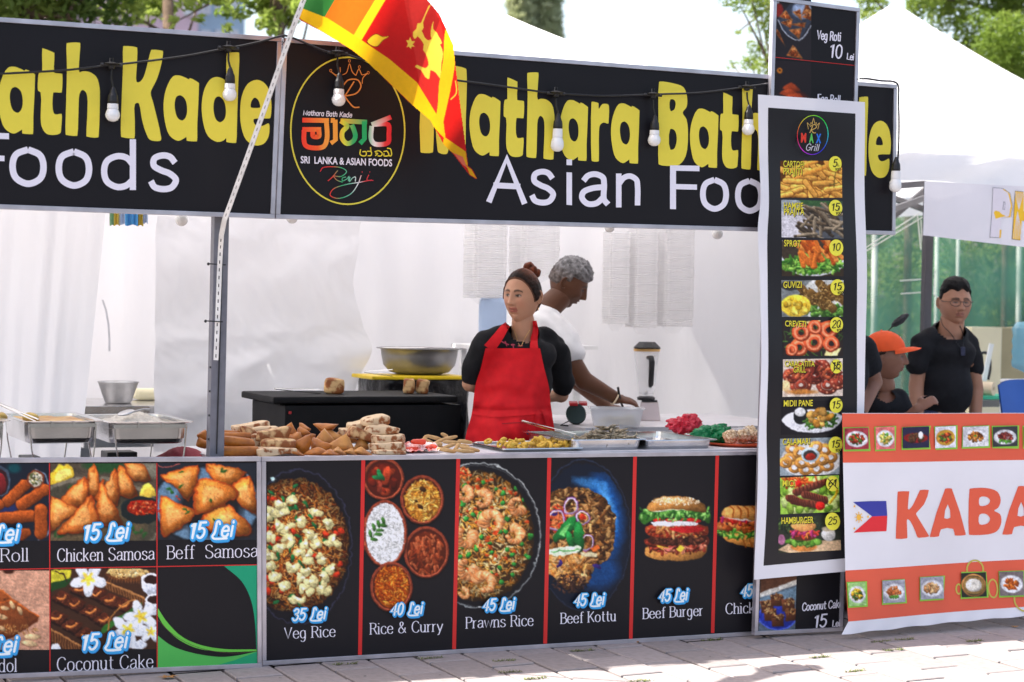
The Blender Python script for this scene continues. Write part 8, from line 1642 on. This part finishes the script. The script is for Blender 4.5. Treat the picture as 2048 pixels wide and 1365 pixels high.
s = MB(); ells(s, ((gm(1889, 708, .02), (.168, .110, .105)), (gm(1888, 775, .02), (.155, .120, .18)), (gm(1886, 860, .02), (.160, .122, .12))), Mz); s.limb([gm(1862, 674, .02), gm(1842, 690, .02), gm(1833, 732, .02)], [.055, .062, .058]); s.limb([gm(1922, 674, .03), gm(1938, 690, .03), gm(1949, 736, .03)], [.055, .060, .055]); s.limb([gm(1901, 660, .03), gm(1895, 680, .03)], [.072, .11])
sm = fuse(s, .010, 14, lambda v: wr(9, 5, .006)(v)+.003*math.sin(v.z*55+6*noise.noise(v*5))); ncut = gm(1903, 655, -.02); sm.f = [f for f in sm.f if (Vector(sm.v[f[0]])-ncut).length > .083]; part(sm, 't_shirt', M['blacktee'], g_, smooth=True)
jn = MB()
for x in (1862, 1912): h = gm(x, 880, .02); jn.limb([h+Vector((0, 0, .05)), Vector((h.x, h.y, .5)), Vector((h.x, h.y, .1))], [.11, .09, .07])
part(fuse(jn, .014, 3), 'trousers', M['jean'], g_, smooth=True)
def gmask(x, y, z):
    if y < -.2: return (z-(.60-.22*abs(x)**3+.05*math.sin(x*9)))*9
    return (z-(-.35 if y > .35 else .10-(y+.2)*.8))*5 - (2.0*G2(abs(x), 0, 1, 0, .22, 1)*G2(y, z, .1, -.1, .2, .25))
hb_, hcl = hair(hc, Mh, p3, gmask, lambda x, y, z: .003+.026*max(0, min(1, (z-.35)*2)), lambda x, y, z, q: (.010, .009, .009), .003, 60); cpart(hb_, hcl, 'hair', M['hairm'], g_)
gl_ = MB(); 
def gp(u, v, dy=0): return hc+Mh @ Vector((u, -.098-dy+abs(u)**2*6.0, v))
for s_ in (-1, 1): gl_.tube([gp(s_*.031+.024*math.cos(t)*(1 if 1 else 1), .009+.017*math.sin(t)*(1 if abs(math.sin(t)) < .99 else 1)) for t in np.linspace(0, 6.283, 20)], .0016, 5)
gl_.tube([gp(-.008, .014), gp(0, .016, .004), gp(.008, .014)], .0016, 5)
for s_ in (-1, 1): gl_.tube([gp(s_*.055, .014), hc+Mh @ Vector((s_*.078, -.06, .014)), hc+Mh @ Vector((s_*.083, .005, .016))], .0017, 5)
part(gl_, 'glasses', M['black'], g_, smooth=True)
hit = hitter([sm, body]); lp = [hit(x, y, .006) for x, y in catmull([(1880, 632), (1885, 650), (1902, 668), (1916, 690), (1925, 698)], 4)]+[hit(x, y, .006) for x, y in catmull([(1926, 698), (1927, 680), (1925, 664), (1920, 652)], 4)]; lp = [q for q in lp if q is not None]
part(MB().tube(lp, .0018, 5), 'lanyard', M['black'], g_); q = hit(1926, 703, .012); part(MB().box(q, (.022, .01, .045), rotm(0, 0, R(-30))), 'badge', pm('badge_blue', h8(40,44,70), .3), g_, bevel=.003)
# ---- woman with the orange cap, profile
Yc_ = .70; cm = lambda x, y, dy=0.0: U(x, y, Yc_+dy)
SK4 = (.26, .115, .068); p4 = dict(skin=SK4, cheek=(.28, .12, .07), lip=(.24, .08, .06), brow=(.05, .03, .02), open=.02, w=.070, h=.110, jaw=.22, nose=.020)
c_ = person('woman in bright orange cap and black top looking right, one hand raised', cm(1775, 780))
hc = cm(1771, 716); Mh = Matrix.Rotation(R(48), 3, 'Z') @ Matrix.Rotation(R(2), 3, 'X')
b = MB(); b.limb([cm(1764, 742, .02), cm(1768, 772, .03)], [.046, .056]); Mz = rotm(0, 0, R(20)); ells(b, ((cm(1774, 812, .03), (.11, .075, .07)), (cm(1776, 860, .03), (.11, .085, .13))), Mz)
P = [cm(1800, 800, -.02), cm(1806, 842, -.08), cm(1834, 818, -.14)]; b.limb(P, [.036, .034, .025]); hand(b, P[2], Vector((.5, -.25, .35)), Vector((-.4, -.6, .6)), .80, .7, thumb=-1)
b.limb([cm(1748, 800, .1), cm(1744, 850, .1), cm(1760, 880, .0)], [.045, .036, .026]); legs(b, cm(1765, 930, .03), cm(1790, 930, .08), .08); body = fuse(b, .0085, 4); hm, hcol = head(hc, Mh, p4); n0 = len(body.v); body.add(hm.v, hm.f); cpart(body, [SK4]*n0+hcol, 'body', M['skin'], c_)
s = MB(); ells(s, ((cm(1774, 812, .03), (.142, .105, .085)), (cm(1776, 870, .03), (.145, .115, .15))), Mz); s.limb([cm(1795, 800, 0), cm(1806, 826, -.05)], [.058, .052]); s.limb([cm(1752, 800, .08), cm(1746, 835, .1)], [.058, .052]); sm = fuse(s, .009, 3, wr(9, 6, .006)); ncut = cm(1776, 778, -.06); sm.f = [f for f in sm.f if (Vector(sm.v[f[0]])-ncut).length > .062]; part(sm, 'top', M['blacktee'], c_, smooth=True)
jn = MB()
for x, dy in ((1765, .03), (1790, .08)): h = cm(x, 930, dy); jn.limb([h+Vector((0, 0, .05)), Vector((h.x, h.y, .5)), Vector((h.x, h.y, .1))], [.10, .08, .065])
part(fuse(jn, .014, 3), 'trousers', M['jean'], c_, smooth=True)
hb_, hcl = hair(hc, Mh, p4, lambda x, y, z: (z-(-.55 if y > .3 else .1-(y+.1)*1.2))*5-2*G2(abs(x), 0, 1, 0, .2, 1)*G2(y, z, .1, -.1, .2, .25) if y > -.1 else -1, .012, lambda x, y, z, q: (.03, .018, .012), .004, 40); cpart(hb_, hcl, 'hair', M['hairm'], c_)
M['capo'] = pm('orange_cap', h8(255,88,30), .7, nz=(30, .06), bump=(120, .1, .001)); mb = MB(); vs = []; n, m2 = 40, 16
Mc = Mh @ Matrix.Rotation(R(-10), 3, 'X')
for i in range(m2+1):
    th = math.pi*.5*i/m2*1.06
    for k in range(n): a = 2*math.pi*k/n; vs.append(hc+Mc @ Vector((.086*math.sin(th)*math.cos(a), .104*math.sin(th)*math.sin(a)+.004, .040+.092*math.cos(th))))
mb.add(vs, [(i*n+k, i*n+(k+1) % n, (i+1)*n+(k+1) % n, (i+1)*n+k) for i in range(m2) for k in range(n)])
part(mb, 'cap_crown', M['capo'], c_, smooth=True); rows = []
for i in range(15):
    a = R(-145+110*i/14) ; e = Vector((.084*math.cos(a), .102*math.sin(a)+.004, .040)); f_ = Vector((math.cos(a)*.088*.95, math.sin(a)*.102-.075*math.sin(math.pi*i/14)**.7, .028-.010*abs(math.cos(a))*2)); rows.append([hc+Mc @ e, hc+Mc @ e.lerp(f_, .5)+Vector((0, 0, .004)), hc+Mc @ f_])
part(MB().grid(rows), 'cap_peak', M['capo'], c_, smooth=True, recalc=False); part(MB().ell(hc+Mc @ Vector((.0, .004, .133)), (.006, .006, .004), None, 8, 6), 'cap_button', M['capo'], c_)
o = MB().ell(hc+Mc @ Vector((.060, -.065, .085)), (.014, .014, .012), None, 12, 8); part(o, 'cap_badge', M['white'], c_, smooth=True)
# ---- person mostly hidden by the grill menu: shoulder and bent arm only
Ya = .45; am = lambda x, y, dy=0.0: U(x, y, Ya+dy); SK5 = (.26, .12, .075)
a_ = person('person hidden behind the grill menu, only a black sleeve and a bare bent arm showing', am(1690, 760))
b = MB(); b.limb([am(1725, 700, .02), am(1746, 765, .06), am(1722, 822, -.02)], [.056, .047, .034]); ells(b, ((am(1680, 760, .04), (.13, .11, .20)), (am(1680, 860, .04), (.14, .12, .14)), (am(1680, 600, .02), (.075, .09, .115))), rotm(0, 0, R(20))); b.limb([am(1682, 640, .02), am(1680, 690, .03)], [.05, .07]); hand(b, am(1722, 822, -.02), Vector((-.2, -.1, -.8)), Vector((.5, -.5, 0)), .85, .5)
legs(b, am(1665, 930, .0), am(1700, 930, .08), .085); body = fuse(b, .009, 4); cpart(body, [SK5]*len(body.v), 'body', M['skin'], a_)
s = MB(); ells(s, ((am(1680, 745, .04), (.15, .125, .18)), (am(1680, 850, .04), (.155, .135, .15))), rotm(0, 0, R(20))); s.limb([am(1700, 690, .03), am(1724, 700, .03), am(1738, 732, .05)], [.07, .072, .064]); part(fuse(s, .010, 3, wr(9, 6, .005)), 'top', M['blacktee'], a_, smooth=True)
# ------------------------------------------------------------------ the right stall
tent('bright white peaked tent roof of the right stall', 3.05, 6.15, 1.0, 5.0, 2.20, 3.30, val=.15, sag=.20, cxx=4.93)
M['phi'] = pm('white_top_banner', (.80,.77,.80), .55, nz=(3, .06), bump=(5, .2, .01), transl=.12)
pb = T('top_banner', 'white cloth banner with yellow patterned letters P and H, hung under the right tent', 'banner', tuple(U(1900, 480, .96))); sfp = flat(.96, lambda x, y: Vector((0, .008*math.sin(x/60.0), 0)))
mb = MB(); mb.grid([[sfp(1848-3*j/8+(2200-1848)*i/24, (363+.050*(352*i/24))*(1-j/8)+(471+.115*(352*i/24))*j/8) for i in range(25)] for j in range(9)]); part(mb, 'cloth', M['phi'], pb, smooth=True, recalc=False)
pl = PL(lambda px, py, d: sfp(px, py, .002+d), 1e-4); ZP = (2.73, 1700.0, 350.0); z = lambda *p: zz(p, ZP); bkk = ink(30, 30, 60); ye = ink(240, 190, 50); wh2 = ink(224, 216, 222)
def outl_(P, c, holes=()): pl.poly(z(*P), bkk, 0); cx = sum(p[0] for p in P)/len(P); cy = sum(p[1] for p in P)/len(P); pl.poly(z(*[(cx+(p[0]-cx)*.97, cy+(p[1]-cy)*.985) for p in P]), c, 0)
outl_(((785, 68), (840, 74), (880, 100), (894, 170), (885, 230), (830, 238), (828, 345), (768, 342), (780, 200)), wh2)
pl.poly(z((835, 80), (845, 78), (878, 105), (890, 170), (880, 232), (845, 232), (862, 180), (850, 130)), ye); pl.poly(z((790, 205), (815, 178), (856, 196), (858, 225), (800, 240)), ye); pl.poly(z((822, 300), (832, 300), (828, 345), (820, 345)), ye); pl.poly(z((843, 145), (838, 190), (850, 190), (852, 150)), bkk); pl.poly(z((845, 148), (841, 187), (849, 187), (850, 152)), wh2)
for k in range(6): a = -1.9+k*.5; pl.line(z((840, 205), (840+40*math.cos(a), 205+30*math.sin(a))), .8, wh2)
outl_(((905, 88), (950, 92), (950, 200), (1000, 205), (1000, 98), (1040, 100), (1030, 372), (985, 366), (990, 260), (940, 250), (932, 358), (888, 352)), ye)
for k in range(6): pl.line(z((918, 200), (895+k*10, 350)), .8, wh2); pl.line(z((925, 190), (905+k*9, 95)), .8, wh2)
for x in (1120, 1250): outl_(((x-60, 100), (x+10, 105), (x, 372), (x-75, 366)), ye)
pl.build('lettering', pb)
rp = T('tent_post', 'dark grey tent leg of the right stall behind the glasses man', 'post', (U(1848, 826, 2.2).x, 2.2, 0)); A, B = U(1856, 470, 2.2), U(1846, 826, 2.2); B.z = 0; part(MB().bar(B, A+Vector((0, 0, .3)), .052, .04), 'tube', pm('dark_post', h8(78,76,82), .5, metal=.2), rp, bevel=.003)
M['beam'] = pm('tent_beam', h8(120,118,120), .45, metal=.3)
tb2 = T('tent_truss', 'grey crossing tent bars under the white roof beside the top banner', 'tent frame', tuple(U(1820, 410, 1.8)))
for a, b_, Y1, Y2 in (((1788, 418), (1850, 396), 1.6, 2.0), ((1790, 398), (1850, 420), 1.9, 2.3), ((1780, 440), (1850, 380), 2.4, 2.4), ((1795, 372), (1850, 368), 1.1, 1.1)): part(MB().bar(U(*a, Y1), U(*b_, Y2), .022, .03, Vector((0, 0, 1))), 'bar', M['beam'], tb2)
# shade net behind
net = bpy.data.materials.new('green_shade_net'); net.use_nodes = True; n_ = net.node_tree.nodes; l_ = net.node_tree.links; bs = n_['Principled BSDF']; bs.inputs['Base Color'].default_value = (.075, .19, .145, 1); bs.inputs['Roughness'].default_value = .8
tl = n_.new('ShaderNodeBsdfTranslucent'); tl.inputs[0].default_value = (.09, .26, .19, 1); m1 = n_.new('ShaderNodeMixShader'); m1.inputs[0].default_value = .5; l_.new(bs.outputs[0], m1.inputs[1]); l_.new(tl.outputs[0], m1.inputs[2])
tp = n_.new('ShaderNodeBsdfTransparent'); m2_ = n_.new('ShaderNodeMixShader'); tcn = n_.new('ShaderNodeTexCoord'); nn_ = n_.new('ShaderNodeTexNoise'); nn_.inputs['Scale'].default_value = 1.6; l_.new(tcn.outputs['Object'], nn_.inputs[0]); mr = n_.new('ShaderNodeMapRange'); mr.inputs[1].default_value = .35; mr.inputs[2].default_value = .65; mr.inputs[3].default_value = .48; mr.inputs[4].default_value = .84; l_.new(nn_.outputs[0], mr.inputs[0]); l_.new(mr.outputs[0], m2_.inputs[0]); l_.new(tp.outputs[0], m2_.inputs[1]); l_.new(m1.outputs[0], m2_.inputs[2]); l_.new(m2_.outputs[0], n_['Material Output'].inputs[0]); M['net'] = net
tarp([(4.15, 5.2), (9.5, 5.2)], 0, 2.25, 90, 20, .09, 1.5, 'shade_net', 'green shade net closing the back of the right stall', 4, net)
M['wclear'] = pm('pale_pole', (.7,.72,.68), .6)
for i, (x, y0, y1, w, m, Y, lab) in enumerate(((1748, 468, 700, .05, 'wclear', 6.2, 'white upright pole seen through the net, nearest the grill menu'), (1815, 450, 720, .07, 'bark', 6.8, 'brown thin trunk seen through the green net'), (1872, 480, 590, .035, 'wclear', 6.0, 'short white pole seen through the net above the glasses man'), (1914, 500, 560, .03, 'wclear', 6.4, 'thin white pole behind the net over his head'), (2036, 520, 660, .045, 'wclear', 6.2, 'white pole behind the net near the blue bottle'), (2008, 520, 680, .06, 'bark', 7.0, 'brown trunk behind the net left of the last pole'))):
    if 'bark' not in M: M['bark'] = pm('tree_bark', (.12,.08,.055), .9, nz=(20, .4), bump=(30, .8, .01))
    A, B = U(x, y0, Y), U(x, y1, Y); A.z = 2.6; B.z = 0; B.x = A.x
    solo(MB().tube([B, (A+B)/2+Vector((.02, 0, 0)), A], w/2, 10), 'pole' if m == 'wclear' else 'young_tree', M[m], lab, 'pole' if m == 'wclear' else 'tree', smooth=True)
mb = MB()
for a, b_ in (((1728, 505), (1845, 435)), ((1728, 498), (1842, 425)), ((1835, 430), (1842, 500)), ((1842, 440), (1846, 505)), ((1800, 562), (1862, 558)), ((1802, 588), (1862, 584)), ((1870, 540), (1868, 590)), ((1868, 590), (1882, 600))): mb.tube([U(*a, 3.2), U(*b_, 3.2)], .004, 5)
solo(mb, 'guy_ropes', M['wclear'], 'thin pale ropes crossing behind the right tent leg', 'ropes', kind='stuff')
# counter, concrete block, cooler, chair and odds
t = T('counter_table', 'counter behind the KABA banner in the right stall', 'table', (3.6, .2, 0)); part(MB().box(((2.72+5.2)/2, .22, .79), (5.2-2.72, .55, .03)), 'tabletop', M['tabletop'], t)
for x in (2.85, 5.0):
    for y in (.03, .42): part(MB().box((x, y, .387), (.04, .04, .774)), 'leg', M['post'], t)
M['cream'] = pm('cream_panel', h8(232,222,186), .8, nz=(4, .08), bump=(20, .2, .004)); M['cream_shaded'] = pm('shaded_cream_panel', h8(170,158,122), .8, nz=(4, .1))  # second, darker tone paints the shade on the wall's right part
A, B, C_ = U(1944, 655, 3.8), U(2004, 655, 3.8), U(2120, 655, 3.9)
t = T('wall_block', 'cream painted block wall with shade coloured into its right part, behind the paper roll', 'wall', ((A.x+C_.x)/2, 3.85, 0)); part(MB().box(((A.x+B.x)/2, 3.95, A.z/2), (B.x-A.x, .3, A.z)), 'panel', M['cream'], t); part(MB().box(((B.x+C_.x)/2, 3.97, A.z/2), (C_.x-B.x-.002, .3, A.z-.002)), 'panel', M['cream_shaded'], t)
M['green'] = pm('green_board', h8(70,190,150), .5); tz = U(1985, 800, 2.3).z
t = T('prep_table', 'dark prep table at the back of the right stall', 'table', (U(1995, 800, 2.3).x, 2.5, 0)); part(MB().box((U(2000, 800, 2.4).x, 2.5, tz-.02), (.9, .5, .04)), 'tabletop', pm('grey_top', (.2,.2,.19), .5), t)
for dx in (-.4, .4): part(MB().box((t.location.x+dx, 2.5, (tz-.041)/2), (.05, .4, tz-.041)), 'leg', M['black'], t)
solo(MB().box((U(1980, 793, 2.4).x, 2.42, tz+.012), (.30, .25, .022)), 'chopping_board', M['green'], 'green chopping board on the prep table behind the glasses man', 'chopping board', bevel=.004)
M['paper'] = pm('brown_paper', h8(226,206,176), .8); q = U(1972, 774, 2.35); q.z = tz+.065; solo(MB().lathe([(.012, -.05), (.04, -.05), (.04, .05), (.012, .05), (.012, -.05)], q, 24, rotm(0, R(90), R(-60))), 'paper_roll', M['paper'], 'roll of pale paper on the green board', 'paper roll', smooth=False)
a, b_ = U(1983, 688, 2.6), U(1968, 762, 2.6); solo(MB().bar(b_, a, .03, .012), 'plastic_rail', M['white'], 'slanted white plastic rail leaning behind the paper roll', 'rail')
solo(MB().tube([U(x, y, 2.7) for x, y in catmull([(1958, 708), (1972, 706), (1979, 716), (1980, 740), (1976, 760)], 4)], .009, 8), 'cord_loop', M['black'], 'black bent handle beside the slanted white rail', 'handle')
M['bottle'] = pm('blue_water_bottle', h8(120,190,215), .1, alpha=.6, spec=.8, nz=(6, .05)); q = U(2062, 756, 1.9); k = 1/385
wc = T('water_cooler', 'water cooler with big blue bottle at the right edge of the photo', 'water cooler', (q.x, q.y, 0)); 
part(MB().lathe([(0, 0), (.035, 0), (.04, .03), (.11, .06), (.115, .09), (.108, .12), (.115, .15), (.108, .18), (.115, .21), (.108, .24), (.115, .28), (.09, .32), (0, .325)], (q.x, q.y, q.z), 32), 'bottle', M['bottle'], wc, smooth=True); part(MB().box((q.x, q.y, q.z/2-.005), (.25, .25, q.z-.012)), 'cabinet', M['white'], wc, bevel=.01)
M['bluech'] = pm('blue_chair_plastic', h8(40,84,160), .4, nz=(6, .1)); Yq = 1.15; ch = T('plastic_chair', 'blue plastic chair behind the counter at the right edge', 'chair', (U(2050, 830, Yq).x, Yq, 0))
L0, R0 = U(1998, 760, Yq), U(2110, 760, Yq); zt_ = L0.z; rows = []
for j in range(9):
    v = j/8; rows.append([Vector((L0.x-.02*v+(R0.x-L0.x+.04*v)*i/10, Yq+.03*math.sin(math.pi*i/10)-.12*v, zt_-.40*v-.03*(abs(i/5-1)**4)*(1-v))) for i in range(11)])
mb = MB().grid(rows); mb.grid([[p+Vector((0, .012, 0)) for p in r_] for r_ in rows]); part(mb, 'backrest', M['bluech'], ch, smooth=True); cx = (L0.x+R0.x)/2; part(MB().box((cx, Yq-.34, zt_-.42), (.42, .42, .03)), 'seat', M['bluech'], ch, bevel=.01)
for dx in (-.18, .18):
    for dy in (-.52, -.16): part(MB().bar((cx+dx*1.1, Yq+dy, 0), (cx+dx, Yq+dy, zt_-.436), .035, .035), 'leg', M['bluech'], ch)
mic = T('microphone', 'black furry boom microphone on a thin rod above the orange cap', 'microphone', tuple(U(1800, 640, .95))); mf = MB().ell(U(1800, 641, .95), (.052, .018, .018), rotm(0, R(-38), R(-24)), 24, 16); noisy(mf, .006, 120, 2); part(mf, 'windshield', M['black'], mic, smooth=False); part(MB().tube([U(1787, 652, .95), U(1770, 668, .97), U(1740, 705, 1.0), U(1725, 830, 1.0)], .003, 6), 'rod', M['black'], mic)
# ------------------------------------------------------------------ trees, buildings behind
def lmat(n, c1, c2, tr=.4): return pm(n, c1, .6, nz=(1.2, .38, .62), col2=c2, transl=tr, spec=.3)
M['lf1'] = lmat('maple_leaves', (.20,.30,.05), (.44,.52,.12), .5); M['lf2'] = lmat('locust_leaves', (.18,.27,.04), (.36,.44,.10), .5); M['lf3'] = lmat('hazed_poplar_leaves', (.45,.50,.28), (.60,.62,.40), .5); M['lf4'] = lmat('dark_leaves', (.10,.16,.035), (.26,.34,.07), .5)  # poplar leaf colours paled so that distance haze is painted in
def leaves(mb, c, r, n, s, asp=.7, rg=rnd):
    for _ in range(n):
        d = Vector((rg.gauss(0, 1), rg.gauss(0, 1), rg.gauss(0, 1))).normalized()*(rg.random()**.42); p = Vector(c)+Vector((d.x*r[0], d.y*r[1], d.z*r[2])); a = Vector((rg.gauss(0, 1), rg.gauss(0, 1), rg.gauss(0, .8))).normalized(); b_ = a.orthogonal().normalized(); b_ = (b_*math.cos(rg.random()*6)+a.cross(b_)*math.sin(rg.random()*6)).normalized(); k = s*rg.uniform(.6, 1.25)
        nn = a.cross(b_)*k*.18; mb.add([p-a*k, p+b_*k*asp*.6+nn-a*k*.1, p+a*k, p-b_*k*asp*.6+nn-a*k*.1], [(0, 1, 2), (0, 2, 3)])
def tree(label, base, top, rt, clusters, n, s, mat, group=None, asp=.7, seed=1, lim=True):
    rg = random.Random(seed); base = Vector(base); t = T('tree', label, 'tree', tuple(base), group); top = Vector(top); mid = base.lerp(top, .5)+Vector((.1, 0, 0)); tk = MB().tube([base, mid, top], [rt, rt*.8, rt*.45], 12)
    for c, r in clusters:
        if rg.random() < .75: st = base.lerp(top, rg.uniform(.55, 1.0)); tk.tube([st, st.lerp(Vector(c), .5)+Vector((0, 0, .15*r[2])), Vector(c)], [rt*.28, rt*.16, rt*.06], 6)
    part(tk, 'trunk', M['bark'], t, smooth=True); mb = MB()
    tot = sum(r[0]*r[1]*r[2] for c, r in clusters)**1
    for c, r in clusters: leaves(mb, c, r, int(n*r[0]*r[1]*r[2]/tot)+6, s, asp, rg)
    part(mb, 'crown', mat, t, recalc=False)
def cl(lst, Y, rs, dY=.5, rg=rnd): return [(U(x, y, Y+rg.uniform(-dY, dY)), (r/rs, r/rs*.8, r/rs*.8)) for x, y, r in lst]
Y1 = 8.0; k1 = 230.0
A_ = [(20, 10, 110), (60, -60, 130), (130, 0, 70), (30, 60, 60), (170, -40, 90), (110, 50, 60), (200, 30, 50), (150, 40, 40), (240, -20, 60), (0, -160, 200), (160, -150, 160), (235, 45, 26)]
tree('big dark leafy tree with a thick trunk at the upper left corner', (U(45, 100, Y1).x, Y1, 0), U(60, -150, Y1), .14, cl(A_, Y1, k1), 9000, .05, M['lf4'], seed=3)
B_ = [(250, 10, 40), (290, -10, 50), (330, 15, 34), (350, -30, 50), (380, 5, 26), (300, 30, 22), (270, 35, 22), (220, 20, 30), (410, -30, 50), (340, 36, 14), (255, 55, 18), (300, -60, 70), (400, -90, 80)]
tree('light green branches hanging before the pink building', (U(330, 100, Y1+.6).x, Y1+.6, 0), U(330, -160, Y1+.6), .08, cl(B_, Y1+.5, k1), 2600, .045, M['lf1'], seed=4)
C2_ = [(430, -10, 26), (450, 20, 20), (480, 30, 16), (470, -20, 30), (520, 0, 40), (560, 10, 44), (540, 40, 26), (580, 35, 22), (590, -20, 40), (455, 55, 10), (550, 62, 14), (520, 50, 14), (400, 40, 10), (350, 45, 12), (560, -60, 60), (640, -60, 40), (600, 10, 22)]
tree('sparse bright branches left of the flag pole top', (U(560, 100, Y1).x, Y1, 0), U(550, -160, Y1), .07, cl(C2_, Y1-.3, k1), 2600, .045, M['lf1'], seed=5)
Y2 = 7.5
D_ = [(1900, 20, 60), (1960, 60, 60), (2030, 90, 90), (1930, 130, 50), (1880, -20, 60), (1990, 110, 50), (2040, 150, 50), (1930, 90, 34), (1850, -10, 50), (2080, 180, 60), (2000, -30, 90), (1830, 20, 26), (1960, -100, 120), (1740, -10, 40), (1735, 30, 24), (1760, 10, 24), (2100, 0, 100)]
tree('feathery bright green tree over the right tent roof', (U(2060, 300, Y2+1).x, Y2+1, 0), U(2000, -120, Y2+1), .12, cl(D_, Y2, k1), 15000, .042, M['lf2'], asp=.45, seed=6)
E_ = [(1520, 20, 34), (1500, -20, 40), (1480, 10, 20), (1535, 60, 26), (1515, 95, 26), (1500, 125, 22), (1530, 130, 26), (1465, 130, 14), (1450, 5, 16), (1540, -30, 60), (1500, 60, 12), (1475, 65, 8), (1545, 160, 20), (1600, -60, 60)]
tree('thin yellow green tree left of the tall roti board', (U(1590, 300, Y2).x, Y2, 0), U(1580, -80, Y2), .07, cl(E_, Y2, k1), 2600, .036, M['lf2'], asp=.45, seed=7)
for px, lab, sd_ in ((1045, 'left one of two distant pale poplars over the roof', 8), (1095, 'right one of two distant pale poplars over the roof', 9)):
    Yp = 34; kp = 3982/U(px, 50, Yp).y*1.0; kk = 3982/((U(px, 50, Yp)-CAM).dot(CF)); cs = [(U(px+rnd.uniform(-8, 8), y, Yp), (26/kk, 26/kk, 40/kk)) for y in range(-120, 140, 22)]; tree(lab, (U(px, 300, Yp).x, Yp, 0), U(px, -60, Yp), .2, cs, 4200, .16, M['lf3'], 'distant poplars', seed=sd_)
# greenery behind the net
rg = random.Random(12); hd = MB()
for i in range(60): leaves(hd, U(rg.uniform(1700, 2120), rg.uniform(430, 700), rg.uniform(8, 10)), (.5, .4, .45), 150, .05, .6, rg)
solo(hd, 'hedge', M['lf4'], 'loose green shrubbery behind the green shade net', 'shrubs', kind='stuff', recalc=False)
M['pink'] = pm('pink_render', h8(222,190,200), .8, nz=(.3, .06)); M['bluew'] = pm('blue_window', h8(120,160,185), .3, nz=(.4, .1)); M['blueg'] = pm('pale_blue_cladding', h8(176,200,216), .4, nz=(.3, .08))
Yb1 = 55.0; kb1 = 3982/((U(300, 50, Yb1)-CAM).dot(CF))
def bldg(label, x0, x1, ytop, mat, wins, Y, dz=0):
    A, B = U(x0, 300, Y), U(x1, 300, Y); zt_ = U((x0+x1)/2, ytop, Y).z; t = T('building', label, 'building', ((A.x+B.x)/2, Y, 0)); part(MB().box(((A.x+B.x)/2, Y+6, zt_/2), (B.x-A.x, 12, zt_)), 'wall', mat, t)
    for (wx0, wx1, wy0, wy1) in wins:
        a, b2 = U(wx0, wy0, Y), U(wx1, wy1, Y); f = part(MB().box(((a.x+b2.x)/2, Y-.03, (a.z+b2.z)/2), (b2.x-a.x, .1, a.z-b2.z)), 'window', M['white'], t); part(MB().box(((a.x+b2.x)/2, Y-.085, (a.z+b2.z)/2), (b2.x-a.x-.3, .03, a.z-b2.z-.3)), 'pane', M['bluew'], f)
bldg('pink building with blue windows behind the left trees', 120, 392, -160, M['pink'], [(x, x+20, y, y+24) for x in (150, 205, 258, 312, 366) for y in (-110, -50, 8, 70)], Yb1)
bldg('pale blue glazed block right of the pink building', 396, 486, -200, M['blueg'], [(x, x+18, y, y+30) for x in (402, 430, 458) for y in (-120, -60, 0, 60)], Yb1+4)
